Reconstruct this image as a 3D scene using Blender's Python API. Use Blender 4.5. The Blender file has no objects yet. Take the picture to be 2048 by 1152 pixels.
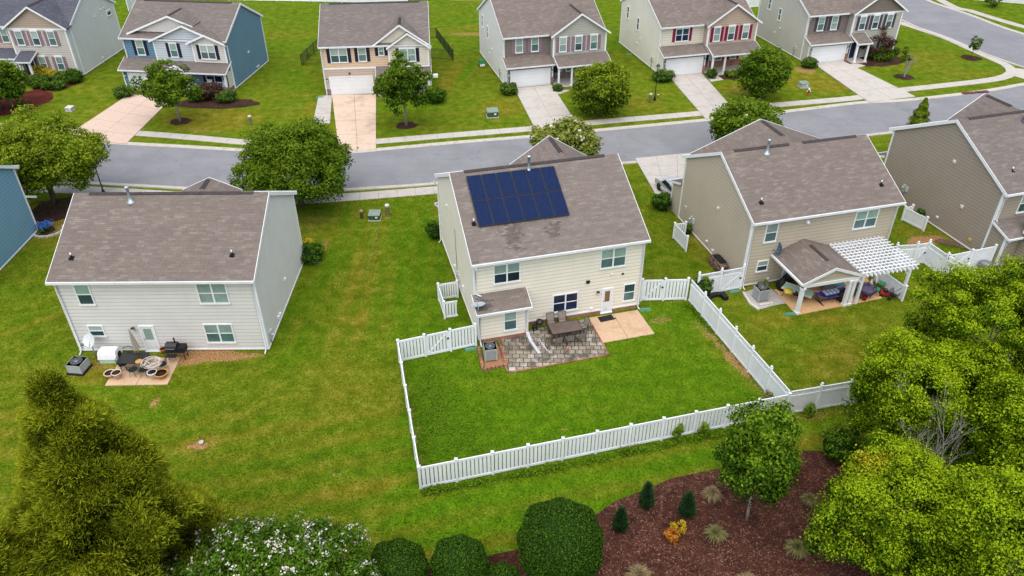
import bpy, math, random
import numpy as np
from mathutils import Matrix, Vector
R = math.radians
random.seed(7); rng = np.random.default_rng(11)
scene = bpy.context.scene
COL = scene.collection

# ------------------------------------------------------------------ materials
def newmat(name):
    m = bpy.data.materials.new(name); m.use_nodes = True
    nt = m.node_tree; b = nt.nodes['Principled BSDF']
    return m, nt, b
def nd(nt, typ, **kw):
    n = nt.nodes.new(typ)
    for k, v in kw.items():
        if k in n.inputs: n.inputs[k].default_value = v
        else: setattr(n, k, v)
    return n
def link(nt, a, b): nt.links.new(a, b)
def rgba(c): return (c[0], c[1], c[2], 1)
def ramp(nt, fac, stops):
    r = nt.nodes.new('ShaderNodeValToRGB'); e = r.color_ramp.elements
    while len(e) > 1: e.remove(e[-1])
    e[0].position = stops[0][0]; e[0].color = rgba(stops[0][1])
    for p, c in stops[1:]:
        x = e.new(p); x.color = rgba(c)
    link(nt, fac, r.inputs['Fac']); return r.outputs['Color']
def mixc(nt, fac, a, b, mode='MIX'):
    m = nt.nodes.new('ShaderNodeMix'); m.data_type = 'RGBA'; m.blend_type = mode
    if isinstance(fac, (int, float)): m.inputs[0].default_value = fac
    else: link(nt, fac, m.inputs[0])
    for i, c in ((6, a), (7, b)):
        if isinstance(c, tuple): m.inputs[i].default_value = rgba(c)
        else: link(nt, c, m.inputs[i])
    return m.outputs[2]
def noise(nt, vec, scale, detail=4, rough=.6):
    n = nd(nt, 'ShaderNodeTexNoise', Scale=scale, Detail=detail, Roughness=rough)
    if vec is not None: link(nt, vec, n.inputs['Vector'])
    return n.outputs['Fac']
def maprange(nt, v, a, b, c=0., d=1.):
    n = nd(nt, 'ShaderNodeMapRange'); link(nt, v, n.inputs[0])
    n.inputs[1].default_value = a; n.inputs[2].default_value = b; n.inputs[3].default_value = c; n.inputs[4].default_value = d
    return n.outputs[0]
def math2(nt, op, a, b):
    n = nt.nodes.new('ShaderNodeMath'); n.operation = op
    for i, x in ((0, a), (1, b)):
        if isinstance(x, (int, float)): n.inputs[i].default_value = x
        else: link(nt, x, n.inputs[i])
    return n.outputs[0]
def geo_pos(nt): return nt.nodes.new('ShaderNodeNewGeometry').outputs['Position']
def uvout(nt): return nt.nodes.new('ShaderNodeUVMap').outputs['UV']
def bump(nt, b, h, strength=.3, dist=.02):
    n = nd(nt, 'ShaderNodeBump', Strength=strength, Distance=dist); link(nt, h, n.inputs['Height']); link(nt, n.outputs['Normal'], b.inputs['Normal'])

def paint(name, c, rough=.6, var=.12, scale=1.5, metal=0., spec=.3, dirt=0.):
    m, nt, b = newmat(name); p = geo_pos(nt)
    f = maprange(nt, noise(nt, p, scale, 6), .3, .7)
    d = tuple(x * (1 - var) for x in c); u = tuple(min(1, x * (1 + var * .5)) for x in c)
    col = mixc(nt, f, d, u)
    if dirt:
        mp = nd(nt, 'ShaderNodeMapping'); mp.inputs['Scale'].default_value = (3, 3, .35); link(nt, p, mp.inputs['Vector'])
        g = maprange(nt, noise(nt, mp.outputs[0], 1.2, 5), .52, .8)
        col = mixc(nt, math2(nt, 'MULTIPLY', g, dirt), col, (c[0] * .55, c[1] * .52, c[2] * .45))
    link(nt, col, b.inputs['Base Color']); b.inputs['Roughness'].default_value = rough
    b.inputs['Metallic'].default_value = metal; b.inputs['Specular IOR Level'].default_value = spec
    return m
LAP_SHADE = {}
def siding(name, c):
    m = paint(name, c, .55, .06, .8, dirt=.12); LAP_SHADE[m.name] = paint(name + '_lap_shade', tuple(x * .66 for x in c), .8, .1, 2.); return m  # second, darker colour paints the shadow line under each lap

def shingle(name, c, light, dark, stain=.35, damp=()):
    m, nt, b = newmat(name); uv = uvout(nt); p = geo_pos(nt)
    bt = nd(nt, 'ShaderNodeTexBrick', Scale=1.0); bt.offset = .43; bt.offset_frequency = 2; bt.squash_frequency = 3; bt.squash = .7
    bt.inputs['Brick Width'].default_value = .5; bt.inputs['Row Height'].default_value = .145
    bt.inputs['Mortar Size'].default_value = .006; bt.inputs['Mortar Smooth'].default_value = .2; bt.inputs['Bias'].default_value = -.62
    bt.inputs['Color1'].default_value = rgba(c); bt.inputs['Color2'].default_value = rgba(light)
    bt.inputs['Mortar'].default_value = rgba(tuple(x * .7 for x in dark)); link(nt, uv, bt.inputs['Vector'])
    b2 = nd(nt, 'ShaderNodeTexBrick', Scale=1.0); b2.offset = .61; b2.offset_frequency = 3
    b2.inputs['Brick Width'].default_value = .37; b2.inputs['Row Height'].default_value = .145; b2.inputs['Mortar Size'].default_value = 0.
    b2.inputs['Color1'].default_value = (.88, .88, .88, 1); b2.inputs['Color2'].default_value = (1.1, 1.1, 1.1, 1); link(nt, uv, b2.inputs['Vector'])
    col = mixc(nt, .8, bt.outputs['Color'], b2.outputs['Color'], 'MULTIPLY')
    f = maprange(nt, noise(nt, p, .55, 6, .65), .35, .72)
    col = mixc(nt, math2(nt, 'MULTIPLY', f, stain), col, dark)
    g = maprange(nt, noise(nt, p, 45, 2), .3, .7, .82, 1.15)
    gg = nd(nt, 'ShaderNodeCombineColor'); [link(nt, g, gg.inputs[i]) for i in range(3)]
    col = mixc(nt, 1., col, gg.outputs[0], 'MULTIPLY')
    for (cx, cy, rx, ry, a) in damp:
        mp = nd(nt, 'ShaderNodeMapping'); mp.vector_type = 'TEXTURE'; mp.inputs['Location'].default_value = (cx, cy, 0); mp.inputs['Rotation'].default_value = (0, 0, a); mp.inputs['Scale'].default_value = (rx, ry, 1e4); link(nt, p, mp.inputs['Vector'])
        ln = nd(nt, 'ShaderNodeVectorMath'); ln.operation = 'LENGTH'; link(nt, mp.outputs[0], ln.inputs[0])
        b3 = nd(nt, 'ShaderNodeTexBrick', Scale=1.0); b3.inputs['Brick Width'].default_value = .3; b3.inputs['Row Height'].default_value = .145; b3.inputs['Mortar Size'].default_value = 0.; b3.inputs['Color1'].default_value = (0, 0, 0, 1); b3.inputs['Color2'].default_value = (1, 1, 1, 1); link(nt, uv, b3.inputs['Vector'])
        dd = math2(nt, 'ADD', ln.outputs['Value'], math2(nt, 'MULTIPLY', b3.outputs['Color'], .8))
        dd = math2(nt, 'ADD', dd, maprange(nt, noise(nt, p, 1.8, 3), .3, .7, -.3, .3))
        col = mixc(nt, maprange(nt, dd, .85, 1.2, .5, 0.), col, (.045, .04, .038))
    link(nt, col, b.inputs['Base Color']); b.inputs['Roughness'].default_value = .9; b.inputs['Specular IOR Level'].default_value = .15
    bump(nt, b, bt.outputs['Fac'], -.4, .01)
    return m
def brickmat(name, c1, c2, mortar, bw=.21, bh=.075, ms=.009, var=.4):
    m, nt, b = newmat(name); uv = uvout(nt)
    bt = nd(nt, 'ShaderNodeTexBrick', Scale=1.0)
    bt.inputs['Brick Width'].default_value = bw; bt.inputs['Row Height'].default_value = bh; bt.inputs['Mortar Size'].default_value = ms
    bt.inputs['Color1'].default_value = rgba(c1); bt.inputs['Color2'].default_value = rgba(c2); bt.inputs['Mortar'].default_value = rgba(mortar)
    link(nt, uv, bt.inputs['Vector'])
    f = maprange(nt, noise(nt, geo_pos(nt), 1.0, 6, .65), .44, .64)
    col = mixc(nt, math2(nt, 'MULTIPLY', f, var), bt.outputs['Color'], tuple(x * .35 for x in c1))
    link(nt, col, b.inputs['Base Color']); b.inputs['Roughness'].default_value = .85
    bump(nt, b, bt.outputs['Fac'], -.5, .01)
    return m
def concrete(name, c, stain, amount=.5, sc=.9):
    m, nt, b = newmat(name); p = geo_pos(nt)
    f = maprange(nt, noise(nt, p, 6, 6), .3, .7)
    col = mixc(nt, f, tuple(x * .86 for x in c), tuple(min(1, x * 1.06) for x in c))
    g = maprange(nt, noise(nt, p, sc, 5, .65), .5, .74)
    col = mixc(nt, math2(nt, 'MULTIPLY', g, amount), col, stain)
    link(nt, col, b.inputs['Base Color']); b.inputs['Roughness'].default_value = .85
    bump(nt, b, noise(nt, p, 60, 3), .15, .01)
    return m
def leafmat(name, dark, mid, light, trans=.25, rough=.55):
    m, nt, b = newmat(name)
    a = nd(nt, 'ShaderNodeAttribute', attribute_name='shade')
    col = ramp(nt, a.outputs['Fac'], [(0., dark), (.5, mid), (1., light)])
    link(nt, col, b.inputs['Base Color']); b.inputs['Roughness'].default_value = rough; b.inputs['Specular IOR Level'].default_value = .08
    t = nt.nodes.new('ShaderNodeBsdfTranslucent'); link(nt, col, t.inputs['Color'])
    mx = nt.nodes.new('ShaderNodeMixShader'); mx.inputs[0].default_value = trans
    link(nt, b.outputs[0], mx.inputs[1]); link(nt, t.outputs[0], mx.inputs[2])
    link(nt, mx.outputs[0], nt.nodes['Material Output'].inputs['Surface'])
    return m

M = {}
M['white'] = paint('white_vinyl', (.80, .83, .87), .45, .08, 1.2, dirt=.22)
M['trim'] = paint('white_trim', (.82, .84, .86), .45, .06, 2., dirt=.15)
M['door_white'] = paint('white_door', (.76, .78, .80), .4, .05, 1.)
M['gutter'] = paint('gutter_white', (.72, .75, .78), .35, .1, 3., dirt=.3)
M['black'] = paint('black_metal', (.018, .019, .022), .4, .3, 3., spec=.5)
M['black_plastic'] = paint('black_plastic', (.012, .012, .014), .6, .3, 3.)
M['grey_metal'] = paint('grey_metal', (.22, .23, .24), .45, .2, 4., metal=.3)
M['ac_grey'] = paint('ac_grey', (.42, .435, .45), .5, .15, 4.)
M['ac_fin'] = paint('ac_fin', (.24, .245, .25), .6, .3, 20.)
M['galv'] = paint('galvanised', (.45, .53, .58), .35, .15, 4., metal=.5)
M['dish'] = paint('dish_grey', (.42, .48, .52), .4, .1, 2.)
M['dish_blue'] = paint('dish_dark', (.06, .14, .24), .4, .1, 2.)
M['dish_white'] = paint('dish_pale', (.62, .66, .68), .4, .1, 2., dirt=.4)
M['glass'] = paint('window_dark', (.035, .075, .085), .08, .5, 1.2, spec=.6)
M['glass_mid'] = paint('window_teal', (.085, .17, .165), .1, .35, 1.2, spec=.6)
M['glass_blind'] = paint('window_blind', (.27, .40, .34), .12, .18, 1.2, spec=.55)
M['glass_blind_pale'] = paint('window_blind_pale', (.36, .47, .42), .12, .15, 1.2, spec=.55)
M['glass_blind_grey'] = paint('window_blind_grey', (.24, .33, .31), .1, .25, 1.2, spec=.6)
M['glass_deep'] = paint('window_deep_teal', (.055, .115, .12), .08, .5, 1.2, spec=.6)
M['glass_navy'] = paint('window_navy', (.015, .025, .055), .06, .6, 1.2, spec=.6)
M['glass_brown'] = paint('window_shade', (.22, .14, .06), .15, .3, 2.)
M['roof'] = shingle('roof_shingle', (.184, .152, .133), (.30, .268, .245), (.112, .093, .083), .3)
M['roof_pale'] = shingle('roof_shingle_pale', (.196, .164, .144), (.30, .272, .25), (.118, .10, .09), .3, damp=[(.05, 40.7, .9, 1.1, .2557), (2.6, 41.5, .8, .7, .2557), (-1.75, 38.2, .75, .6, .2557)])
M['roof_grey'] = shingle('roof_shingle_grey', (.175, .150, .137), (.27, .245, .228), (.105, .093, .087), .3)
M['roof_slate'] = shingle('roof_shingle_slate', (.095, .10, .125), (.16, .165, .19), (.05, .05, .07))
M['ridge'] = paint('ridge_vent', (.06, .05, .05), .9, .3, 4.)
M['rust_pipe'] = paint('vent_cap', (.45, .50, .55), .4, .2, 5., metal=.4)
M['brick'] = brickmat('brick_red', (.30, .085, .045), (.40, .14, .075), (.42, .32, .26))
M['brick_edge'] = brickmat('brick_edging', (.28, .085, .045), (.38, .16, .09), (.30, .22, .16), .2, .1, .012, .8)
M['stone'] = brickmat('stone_veneer', (.16, .11, .095), (.30, .23, .19), (.2, .17, .15), .28, .12, .012, .3)
M['pavers'] = brickmat('pavers', (.24, .20, .145), (.45, .42, .36), (.05, .045, .025), .46, .4, .03, 1.25)
M['conc'] = concrete('concrete', (.48, .45, .41), (.26, .235, .20), .45)
M['conc_pale'] = concrete('concrete_pale', (.50, .47, .425), (.30, .27, .23), .5)
M['conc_tan'] = concrete('concrete_tan', (.63, .485, .37), (.29, .20, .13), .7, .45)
M['conc_pink'] = concrete('concrete_pink', (.60, .46, .37), (.42, .32, .26), .35)
M['conc_patio'] = concrete('concrete_patio', (.58, .40, .26), (.30, .19, .10), .5, .8)
M['conc_orange'] = concrete('concrete_orange', (.66, .40, .20), (.36, .26, .18), .7, .35)
M['joint'] = paint('joint_dark', (.12, .09, .06), .95, .3, 3.)
M['kerb'] = concrete('kerb_concrete', (.50, .47, .41), (.22, .20, .16), .55, 1.6)
M['soil'] = concrete('bare_soil', (.34, .17, .075), (.22, .11, .05), .6)
M['gravel'] = brickmat('gravel', (.52, .50, .48), (.72, .70, .69), (.22, .19, .16), .11, .08, .015, .2)
M['wood'] = paint('weathered_wood', (.16, .10, .065), .8, .4, 4.)
M['wood_log'] = paint('split_logs', (.22, .15, .11), .85, .5, 6.)
M['trunk'] = paint('bark', (.13, .095, .07), .9, .4, 5.)
M['trunk_pale'] = paint('pale_bark', (.30, .25, .20), .9, .35, 6.)
M['dead'] = paint('dead_wood', (.40, .37, .35), .9, .3, 5.)
M['taupe'] = paint('taupe_sling', (.25, .215, .185), .8, .15, 4.)
M['bronze'] = paint('bronze_frame', (.045, .035, .03), .5, .2, 3.)
M['table_brown'] = paint('table_brown', (.13, .095, .08), .35, .25, 2., spec=.5)
M['terracotta'] = paint('terracotta', (.48, .20, .10), .8, .2, 4.)
M['cream_pot'] = paint('cream_pot', (.62, .52, .42), .7, .15, 4.)
M['white_pot'] = paint('white_pot', (.70, .68, .70), .5, .1, 4.)
M['green_box'] = paint('utility_green', (.05, .10, .065), .5, .15, 3.)
M['green_box_top'] = paint('utility_green_top', (.22, .29, .24), .5, .15, 3.)
M['pedestal'] = paint('pedestal_plastic', (.58, .57, .52), .6, .15, 3.)
M['pedestal_tan'] = paint('pedestal_tan', (.30, .24, .15), .6, .2, 3.)
M['red'] = paint('red_paint', (.33, .03, .03), .45, .2, 3.)
M['green_plastic'] = paint('green_plastic', (.03, .26, .12), .5, .2, 3.)
M['green_hose'] = paint('green_downspout_cover', (.10, .26, .17), .5, .2, 3.)
M['teal_mint'] = paint('mint_plastic', (.42, .62, .50), .5, .1, 3.)
M['hose'] = paint('pale_hose', (.58, .52, .48), .5, .2, 6.)
M['tan_disc'] = paint('tan_disc', (.55, .30, .09), .6, .2, 5.)
M['canvas'] = paint('umbrella_canvas', (.36, .32, .27), .85, .15, 5.)
M['sling_white'] = paint('white_sling', (.52, .52, .56), .6, .1, 3.)
M['yellow'] = paint('yellow_plastic', (.62, .46, .06), .5, .25, 5.)
M['blue_cloth'] = paint('blue_cloth', (.06, .09, .50), .7, .3, 5.)
M['pink'] = paint('pink_cloth', (.60, .25, .36), .7, .2, 3.)
M['purple'] = paint('purple_sheet', (.10, .075, .15), .45, .7, 4., spec=.4)
M['teal_cloth'] = paint('teal_cloth', (.03, .30, .36), .6, .3, 3.)
M['car'] = paint('car_silver', (.56, .56, .57), .25, .06, 2., metal=.15, spec=.6)
M['tyre'] = paint('tyre_rubber', (.02, .02, .02), .8, .2, 5.)
M['lens'] = paint('lamp_glass', (.55, .6, .62), .15, .1, 2.)
M['flower_blue'] = paint('blue_flowers', (.03, .16, .62), .7, .3, 4.)
M['drain_red'] = paint('rusted_drain', (.16, .04, .03), .7, .3, 3.)
M['shutter_navy'] = paint('shutter_navy', (.012, .014, .045), .5, .2, 3.)
M['shutter_mauve'] = paint('shutter_mauve', (.27, .185, .215), .5, .12, 3.)
M['shutter_red'] = paint('shutter_burgundy', (.22, .012, .045), .5, .15, 3.)
M['shutter_slate'] = paint('shutter_slate', (.06, .058, .085), .5, .15, 3.)
M['asphalt'] = None

def asphalt():
    m, nt, b = newmat('asphalt'); p = geo_pos(nt)
    f = maprange(nt, noise(nt, p, .35, 6, .6), .3, .7)
    col = mixc(nt, f, (.205, .208, .222), (.262, .265, .282))
    mp = nd(nt, 'ShaderNodeMapping'); mp.inputs['Scale'].default_value = (.25, 2.2, 1); link(nt, p, mp.inputs['Vector'])
    col = mixc(nt, math2(nt, 'MULTIPLY', maprange(nt, noise(nt, mp.outputs[0], .9, 4), .5, .75), .35), col, (.17, .17, .185))
    g = maprange(nt, noise(nt, p, 35, 2), .3, .7, .8, 1.18)
    gg = nd(nt, 'ShaderNodeCombineColor'); [link(nt, g, gg.inputs[i]) for i in range(3)]
    col = mixc(nt, 1., col, gg.outputs[0], 'MULTIPLY')
    v = nd(nt, 'ShaderNodeTexVoronoi', Scale=.16); v.feature = 'DISTANCE_TO_EDGE'
    wv = nd(nt, 'ShaderNodeVectorMath'); wv.operation = 'ADD'; link(nt, p, wv.inputs[0])
    nz = nd(nt, 'ShaderNodeTexNoise', Scale=.7, Detail=5.); link(nt, p, nz.inputs['Vector'])
    sc = nd(nt, 'ShaderNodeVectorMath'); sc.operation = 'SCALE'; sc.inputs['Scale'].default_value = 2.5; link(nt, nz.outputs['Color'], sc.inputs[0]); link(nt, sc.outputs[0], wv.inputs[1])
    link(nt, wv.outputs[0], v.inputs['Vector'])
    crack = maprange(nt, v.outputs['Distance'], .0, .006, .4, 0.)
    col = mixc(nt, crack, col, (.10, .10, .11))
    v2 = nd(nt, 'ShaderNodeTexVoronoi', Scale=.11); link(nt, p, v2.inputs['Vector']); sp = nt.nodes.new('ShaderNodeSeparateColor'); link(nt, v2.outputs['Color'], sp.inputs[0])
    col = mixc(nt, math2(nt, 'MULTIPLY', maprange(nt, sp.outputs[0], .72, .74), .22), col, (.18, .183, .20))
    col = mixc(nt, math2(nt, 'MULTIPLY', maprange(nt, noise(nt, p, .5, 5, .7), .60, .72), .4), col, (.13, .13, .14))
    link(nt, col, b.inputs['Base Color']); b.inputs['Roughness'].default_value = .8; b.inputs['Specular IOR Level'].default_value = .2
    return m
M['asphalt'] = asphalt()

def grass():
    m, nt, b = newmat('lawn_grass'); p = geo_pos(nt)
    a = nd(nt, 'ShaderNodeAttribute', attribute_name='tint')
    s = nt.nodes.new('ShaderNodeSeparateColor'); link(nt, a.outputs['Color'], s.inputs[0])
    mp = nd(nt, 'ShaderNodeMapping'); mp.inputs['Rotation'].default_value = (0, 0, R(-12)); mp.inputs['Scale'].default_value = (.55, 1.6, 1); link(nt, p, mp.inputs['Vector'])
    big = noise(nt, mp.outputs[0], .16, 5, .6)
    mid = noise(nt, p, 1.1, 6, .7)
    fine = noise(nt, p, 9., 5, .75)
    green = ramp(nt, mid, [(.3, (.048, .098, .003)), (.5, (.084, .154, .005)), (.7, (.132, .206, .010))])
    lush = ramp(nt, mid, [(.3, (.046, .112, .003)), (.52, (.078, .168, .004)), (.72, (.122, .230, .008))])
    dry = ramp(nt, mid, [(.3, (.092, .100, .005)), (.5, (.160, .150, .011)), (.72, (.27, .225, .04))])
    dn = math2(nt, 'ADD', s.outputs[0], maprange(nt, big, .38, .64, -.20, .17))
    dn = math2(nt, 'ADD', dn, maprange(nt, mid, .3, .75, -.15, .2))
    col = mixc(nt, maprange(nt, dn, 0., 1.), green, dry)
    col = mixc(nt, s.outputs[2], col, lush)
    soil = ramp(nt, fine, [(.3, (.22, .115, .045)), (.7, (.40, .235, .11))])
    sn = math2(nt, 'ADD', s.outputs[1], maprange(nt, fine, .3, .7, -.3, .3))
    sn = math2(nt, 'MULTIPLY', maprange(nt, sn, .35, .75), maprange(nt, s.outputs[1], .02, .2))
    col = mixc(nt, sn, col, soil)
    g = maprange(nt, fine, .36, .64, .60, 1.40)
    gg = nd(nt, 'ShaderNodeCombineColor'); [link(nt, g, gg.inputs[i]) for i in range(3)]
    col = mixc(nt, 1., col, gg.outputs[0], 'MULTIPLY')
    link(nt, col, b.inputs['Base Color']); b.inputs['Roughness'].default_value = .9; b.inputs['Specular IOR Level'].default_value = .03
    bump(nt, b, math2(nt, 'ADD', math2(nt, 'MULTIPLY', noise(nt, p, 14, 3), .5), mid), .5, .12)
    return m
M['grass'] = grass()

def mulch(name, c0, c1, c2):
    m, nt, b = newmat(name); p = geo_pos(nt)
    nz = nd(nt, 'ShaderNodeTexNoise', Scale=5., Detail=3.); link(nt, p, nz.inputs['Vector'])
    mp = nd(nt, 'ShaderNodeMapping'); mp.inputs['Scale'].default_value = (1, 2.2, 1)
    ad = nd(nt, 'ShaderNodeVectorMath'); ad.operation = 'ADD'; link(nt, p, ad.inputs[0]); link(nt, nz.outputs['Color'], ad.inputs[1]); link(nt, ad.outputs[0], mp.inputs['Vector'])
    v = nd(nt, 'ShaderNodeTexVoronoi', Scale=9.); link(nt, mp.outputs[0], v.inputs['Vector'])
    s = nt.nodes.new('ShaderNodeSeparateColor'); link(nt, v.outputs['Color'], s.inputs[0])
    col = ramp(nt, s.outputs[0], [(0., c0), (.55, c1), (.86, c1), (1., c2)])
    f = maprange(nt, noise(nt, p, .8, 5), .35, .7, .65, 1.2)
    gg = nd(nt, 'ShaderNodeCombineColor'); [link(nt, f, gg.inputs[i]) for i in range(3)]
    col = mixc(nt, 1., col, gg.outputs[0], 'MULTIPLY')
    link(nt, col, b.inputs['Base Color']); b.inputs['Roughness'].default_value = .9; b.inputs['Specular IOR Level'].default_value = .15
    bump(nt, b, v.outputs['Distance'], .8, .06)
    return m
M['mulch'] = mulch('mulch_brown', (.036, .012, .007), (.115, .043, .027), (.38, .21, .15))
M['mulch_red'] = mulch('mulch_red', (.06, .01, .008), (.15, .028, .02), (.25, .07, .05))
M['mulch_dark'] = mulch('mulch_dark', (.03, .014, .010), (.075, .036, .025), (.16, .09, .07))

def solar():
    m, nt, b = newmat('solar_cells'); uv = uvout(nt)
    bt = nd(nt, 'ShaderNodeTexBrick', Scale=1.0); bt.offset = 0.
    bt.inputs['Brick Width'].default_value = .16; bt.inputs['Row Height'].default_value = .08; bt.inputs['Mortar Size'].default_value = .006
    bt.inputs['Color1'].default_value = (.003, .014, .060, 1); bt.inputs['Color2'].default_value = (.005, .021, .085, 1); bt.inputs['Mortar'].default_value = (.002, .004, .018, 1)
    link(nt, uv, bt.inputs['Vector']); link(nt, bt.outputs['Color'], b.inputs['Base Color'])
    b.inputs['Roughness'].default_value = .2; b.inputs['Specular IOR Level'].default_value = .1
    return m
M['solar'] = solar()
M['solar_frame'] = paint('solar_frame', (.012, .016, .03), .4, .2, 3.)

LEAF = dict(
 oak=leafmat('oak_leaves', (.020, .046, .003), (.090, .155, .006), (.26, .34, .02), .3),
 oak_dark=leafmat('dark_oak_leaves', (.013, .038, .003), (.054, .118, .005), (.16, .25, .014), .3),
 pale=leafmat('pale_leaves', (.03, .06, .006), (.11, .16, .018), (.30, .33, .06)),
 maple=leafmat('maple_leaves', (.007, .028, .001), (.084, .180, .004), (.36, .49, .012), .35),
 maple_green=leafmat('green_maple_leaves', (.009, .034, .003), (.050, .125, .005), (.19, .31, .016), .3),
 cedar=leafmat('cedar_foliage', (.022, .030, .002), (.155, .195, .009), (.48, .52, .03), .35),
 box=leafmat('boxwood_leaves', (.010, .030, .003), (.034, .090, .006), (.09, .18, .012), .15),
 shrub=leafmat('shrub_leaves', (.014, .036, .006), (.042, .10, .012), (.12, .20, .025), .15),
 shrub_yellow=leafmat('yellow_shrub_leaves', (.16, .14, .01), (.38, .32, .015), (.62, .52, .03), .2),
 redleaf=leafmat('burgundy_leaves', (.015, .008, .006), (.065, .028, .022), (.13, .085, .05), .15),
 cypress=leafmat('cypress_foliage', (.010, .034, .011), (.034, .090, .030), (.08, .165, .06), .15),
 straw=leafmat('straw_grass', (.10, .085, .03), (.32, .25, .12), (.58, .47, .28), .3),
 strawgreen=leafmat('green_straw_grass', (.06, .08, .02), (.19, .20, .06), (.46, .40, .20), .3),
 orange=leafmat('orange_leaves', (.07, .07, .01), (.34, .09, .02), (.52, .24, .03), .2),
 goldtip=leafmat('gold_tip_leaves', (.20, .17, .01), (.46, .36, .015), (.62, .42, .04), .3),
 blossom=leafmat('white_blossom', (.45, .42, .36), (.68, .63, .57), (.80, .76, .72), .2),
 lawn=leafmat('lawn_blades', (.046, .108, .003), (.100, .168, .005), (.28, .245, .03), .25, .9),
 weed=leafmat('weed_leaves', (.07, .14, .006), (.12, .23, .008), (.20, .33, .02), .3),
)

# ------------------------------------------------------------------ mesh builder
class MB:
    def __init__(s): s.v = []; s.f = []; s.mi = []; s.sm = []; s.mats = []
    def m(s, mat):
        if mat not in s.mats: s.mats.append(mat)
        return s.mats.index(mat)
    def poly(s, pts, mat, T=None, smooth=False):
        b = len(s.v)
        for p in pts:
            p = Vector(p)
            if T is not None: p = T @ p
            s.v.append(p)
        s.f.append(list(range(b, b + len(pts)))); s.mi.append(s.m(mat)); s.sm.append(smooth)
    def solid(s, pts, faces, mat, T=None, smooth=False):
        b = len(s.v); i = s.m(mat)
        for p in pts:
            p = Vector(p)
            s.v.append(T @ p if T is not None else p)
        for f in faces: s.f.append([b + k for k in f]); s.mi.append(i); s.sm.append(smooth)
    def box(s, x0, x1, y0, y1, z0, z1, mat, T=None, taper=0.):
        t = taper
        P = [(x0, y0, z0), (x1, y0, z0), (x1, y1, z0), (x0, y1, z0), (x0 + t, y0 + t, z1), (x1 - t, y0 + t, z1), (x1 - t, y1 - t, z1), (x0 + t, y1 - t, z1)]
        s.solid(P, [(0, 3, 2, 1), (4, 5, 6, 7), (0, 1, 5, 4), (1, 2, 6, 5), (2, 3, 7, 6), (3, 0, 4, 7)], mat, T)
        return s
    def extrude(s, prof, a0, a1, mat, axis='x', T=None, side=None):
        # prof: closed CCW polygon of (p, z); axis x: p is y ; axis y: p is x
        n = len(prof)
        if axis == 'x': A = [(a0, p, z) for p, z in prof]; B = [(a1, p, z) for p, z in prof]
        else: A = [(p, a0, z) for p, z in prof]; B = [(p, a1, z) for p, z in prof]
        F = [list(range(n))[::-1], list(range(n, 2 * n))] + [(i, (i + 1) % n, n + (i + 1) % n, n + i) for i in range(n)]
        s.solid(A + B, F, mat, T)
    def tube(s, path, r, mat, n=8, T=None, cap=True):
        path = [Vector(p) for p in path]; k = len(path); rr = r if isinstance(r, (list, tuple)) else [r] * k
        V = []
        for i, p in enumerate(path):
            d = (path[min(i + 1, k - 1)] - path[max(i - 1, 0)]).normalized()
            a = d.cross(Vector((0, 0, 1)));
            if a.length < .05: a = d.cross(Vector((1, 0, 0)))
            a.normalize(); b = d.cross(a)
            V += [p + (a * math.cos(2 * math.pi * j / n) + b * math.sin(2 * math.pi * j / n)) * rr[i] for j in range(n)]
        F = [(i * n + j, i * n + (j + 1) % n, (i + 1) * n + (j + 1) % n, (i + 1) * n + j) for i in range(k - 1) for j in range(n)]
        if cap: F += [tuple(range(n))[::-1], tuple(range((k - 1) * n, k * n))]
        s.solid(V, F, mat, T, True)
        return s
    def lathe(s, prof, mat, c=(0, 0, 0), n=20, T=None, smooth=True):
        V = []; k = len(prof)
        for r, z in prof: V += [(c[0] + r * math.cos(2 * math.pi * j / n), c[1] + r * math.sin(2 * math.pi * j / n), c[2] + z) for j in range(n)]
        F = [(i * n + j, i * n + (j + 1) % n, (i + 1) * n + (j + 1) % n, (i + 1) * n + j) for i in range(k - 1) for j in range(n)]
        if prof[0][0] > 1e-4: F.append(tuple(range(n))[::-1])
        if prof[-1][0] > 1e-4: F.append(tuple(range((k - 1) * n, k * n)))
        s.solid(V, F, mat, T, smooth)
        return s
    def mesh(s, name):
        me = bpy.data.meshes.new(name)
        me.from_pydata([tuple(v) for v in s.v], [], s.f)
        for m in s.mats: me.materials.append(m)
        me.polygons.foreach_set('material_index', s.mi); me.polygons.foreach_set('use_smooth', s.sm)
        uv = me.uv_layers.new(name='UVMap').data
        for p in me.polygons:
            nn = p.normal
            t = Vector((-nn.y, nn.x, 0))
            t = t.normalized() if t.length > .02 else Vector((1, 0, 0))
            b = nn.cross(t) if abs(nn.z) < .9998 else Vector((0, 1, 0))
            for li in p.loop_indices:
                q = me.vertices[me.loops[li].vertex_index].co
                uv[li].uv = (q.dot(t), q.dot(b))
        return me
    def build(s, name, parent=None, loc=None, rz=0., label=None):
        o = bpy.data.objects.new(name, s.mesh(name)); COL.objects.link(o)
        if parent is not None: o.parent = parent
        if loc is not None: o.location = loc
        if rz: o.rotation_euler = (0, 0, rz)
        if label: o['label'] = label
        return o

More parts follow.
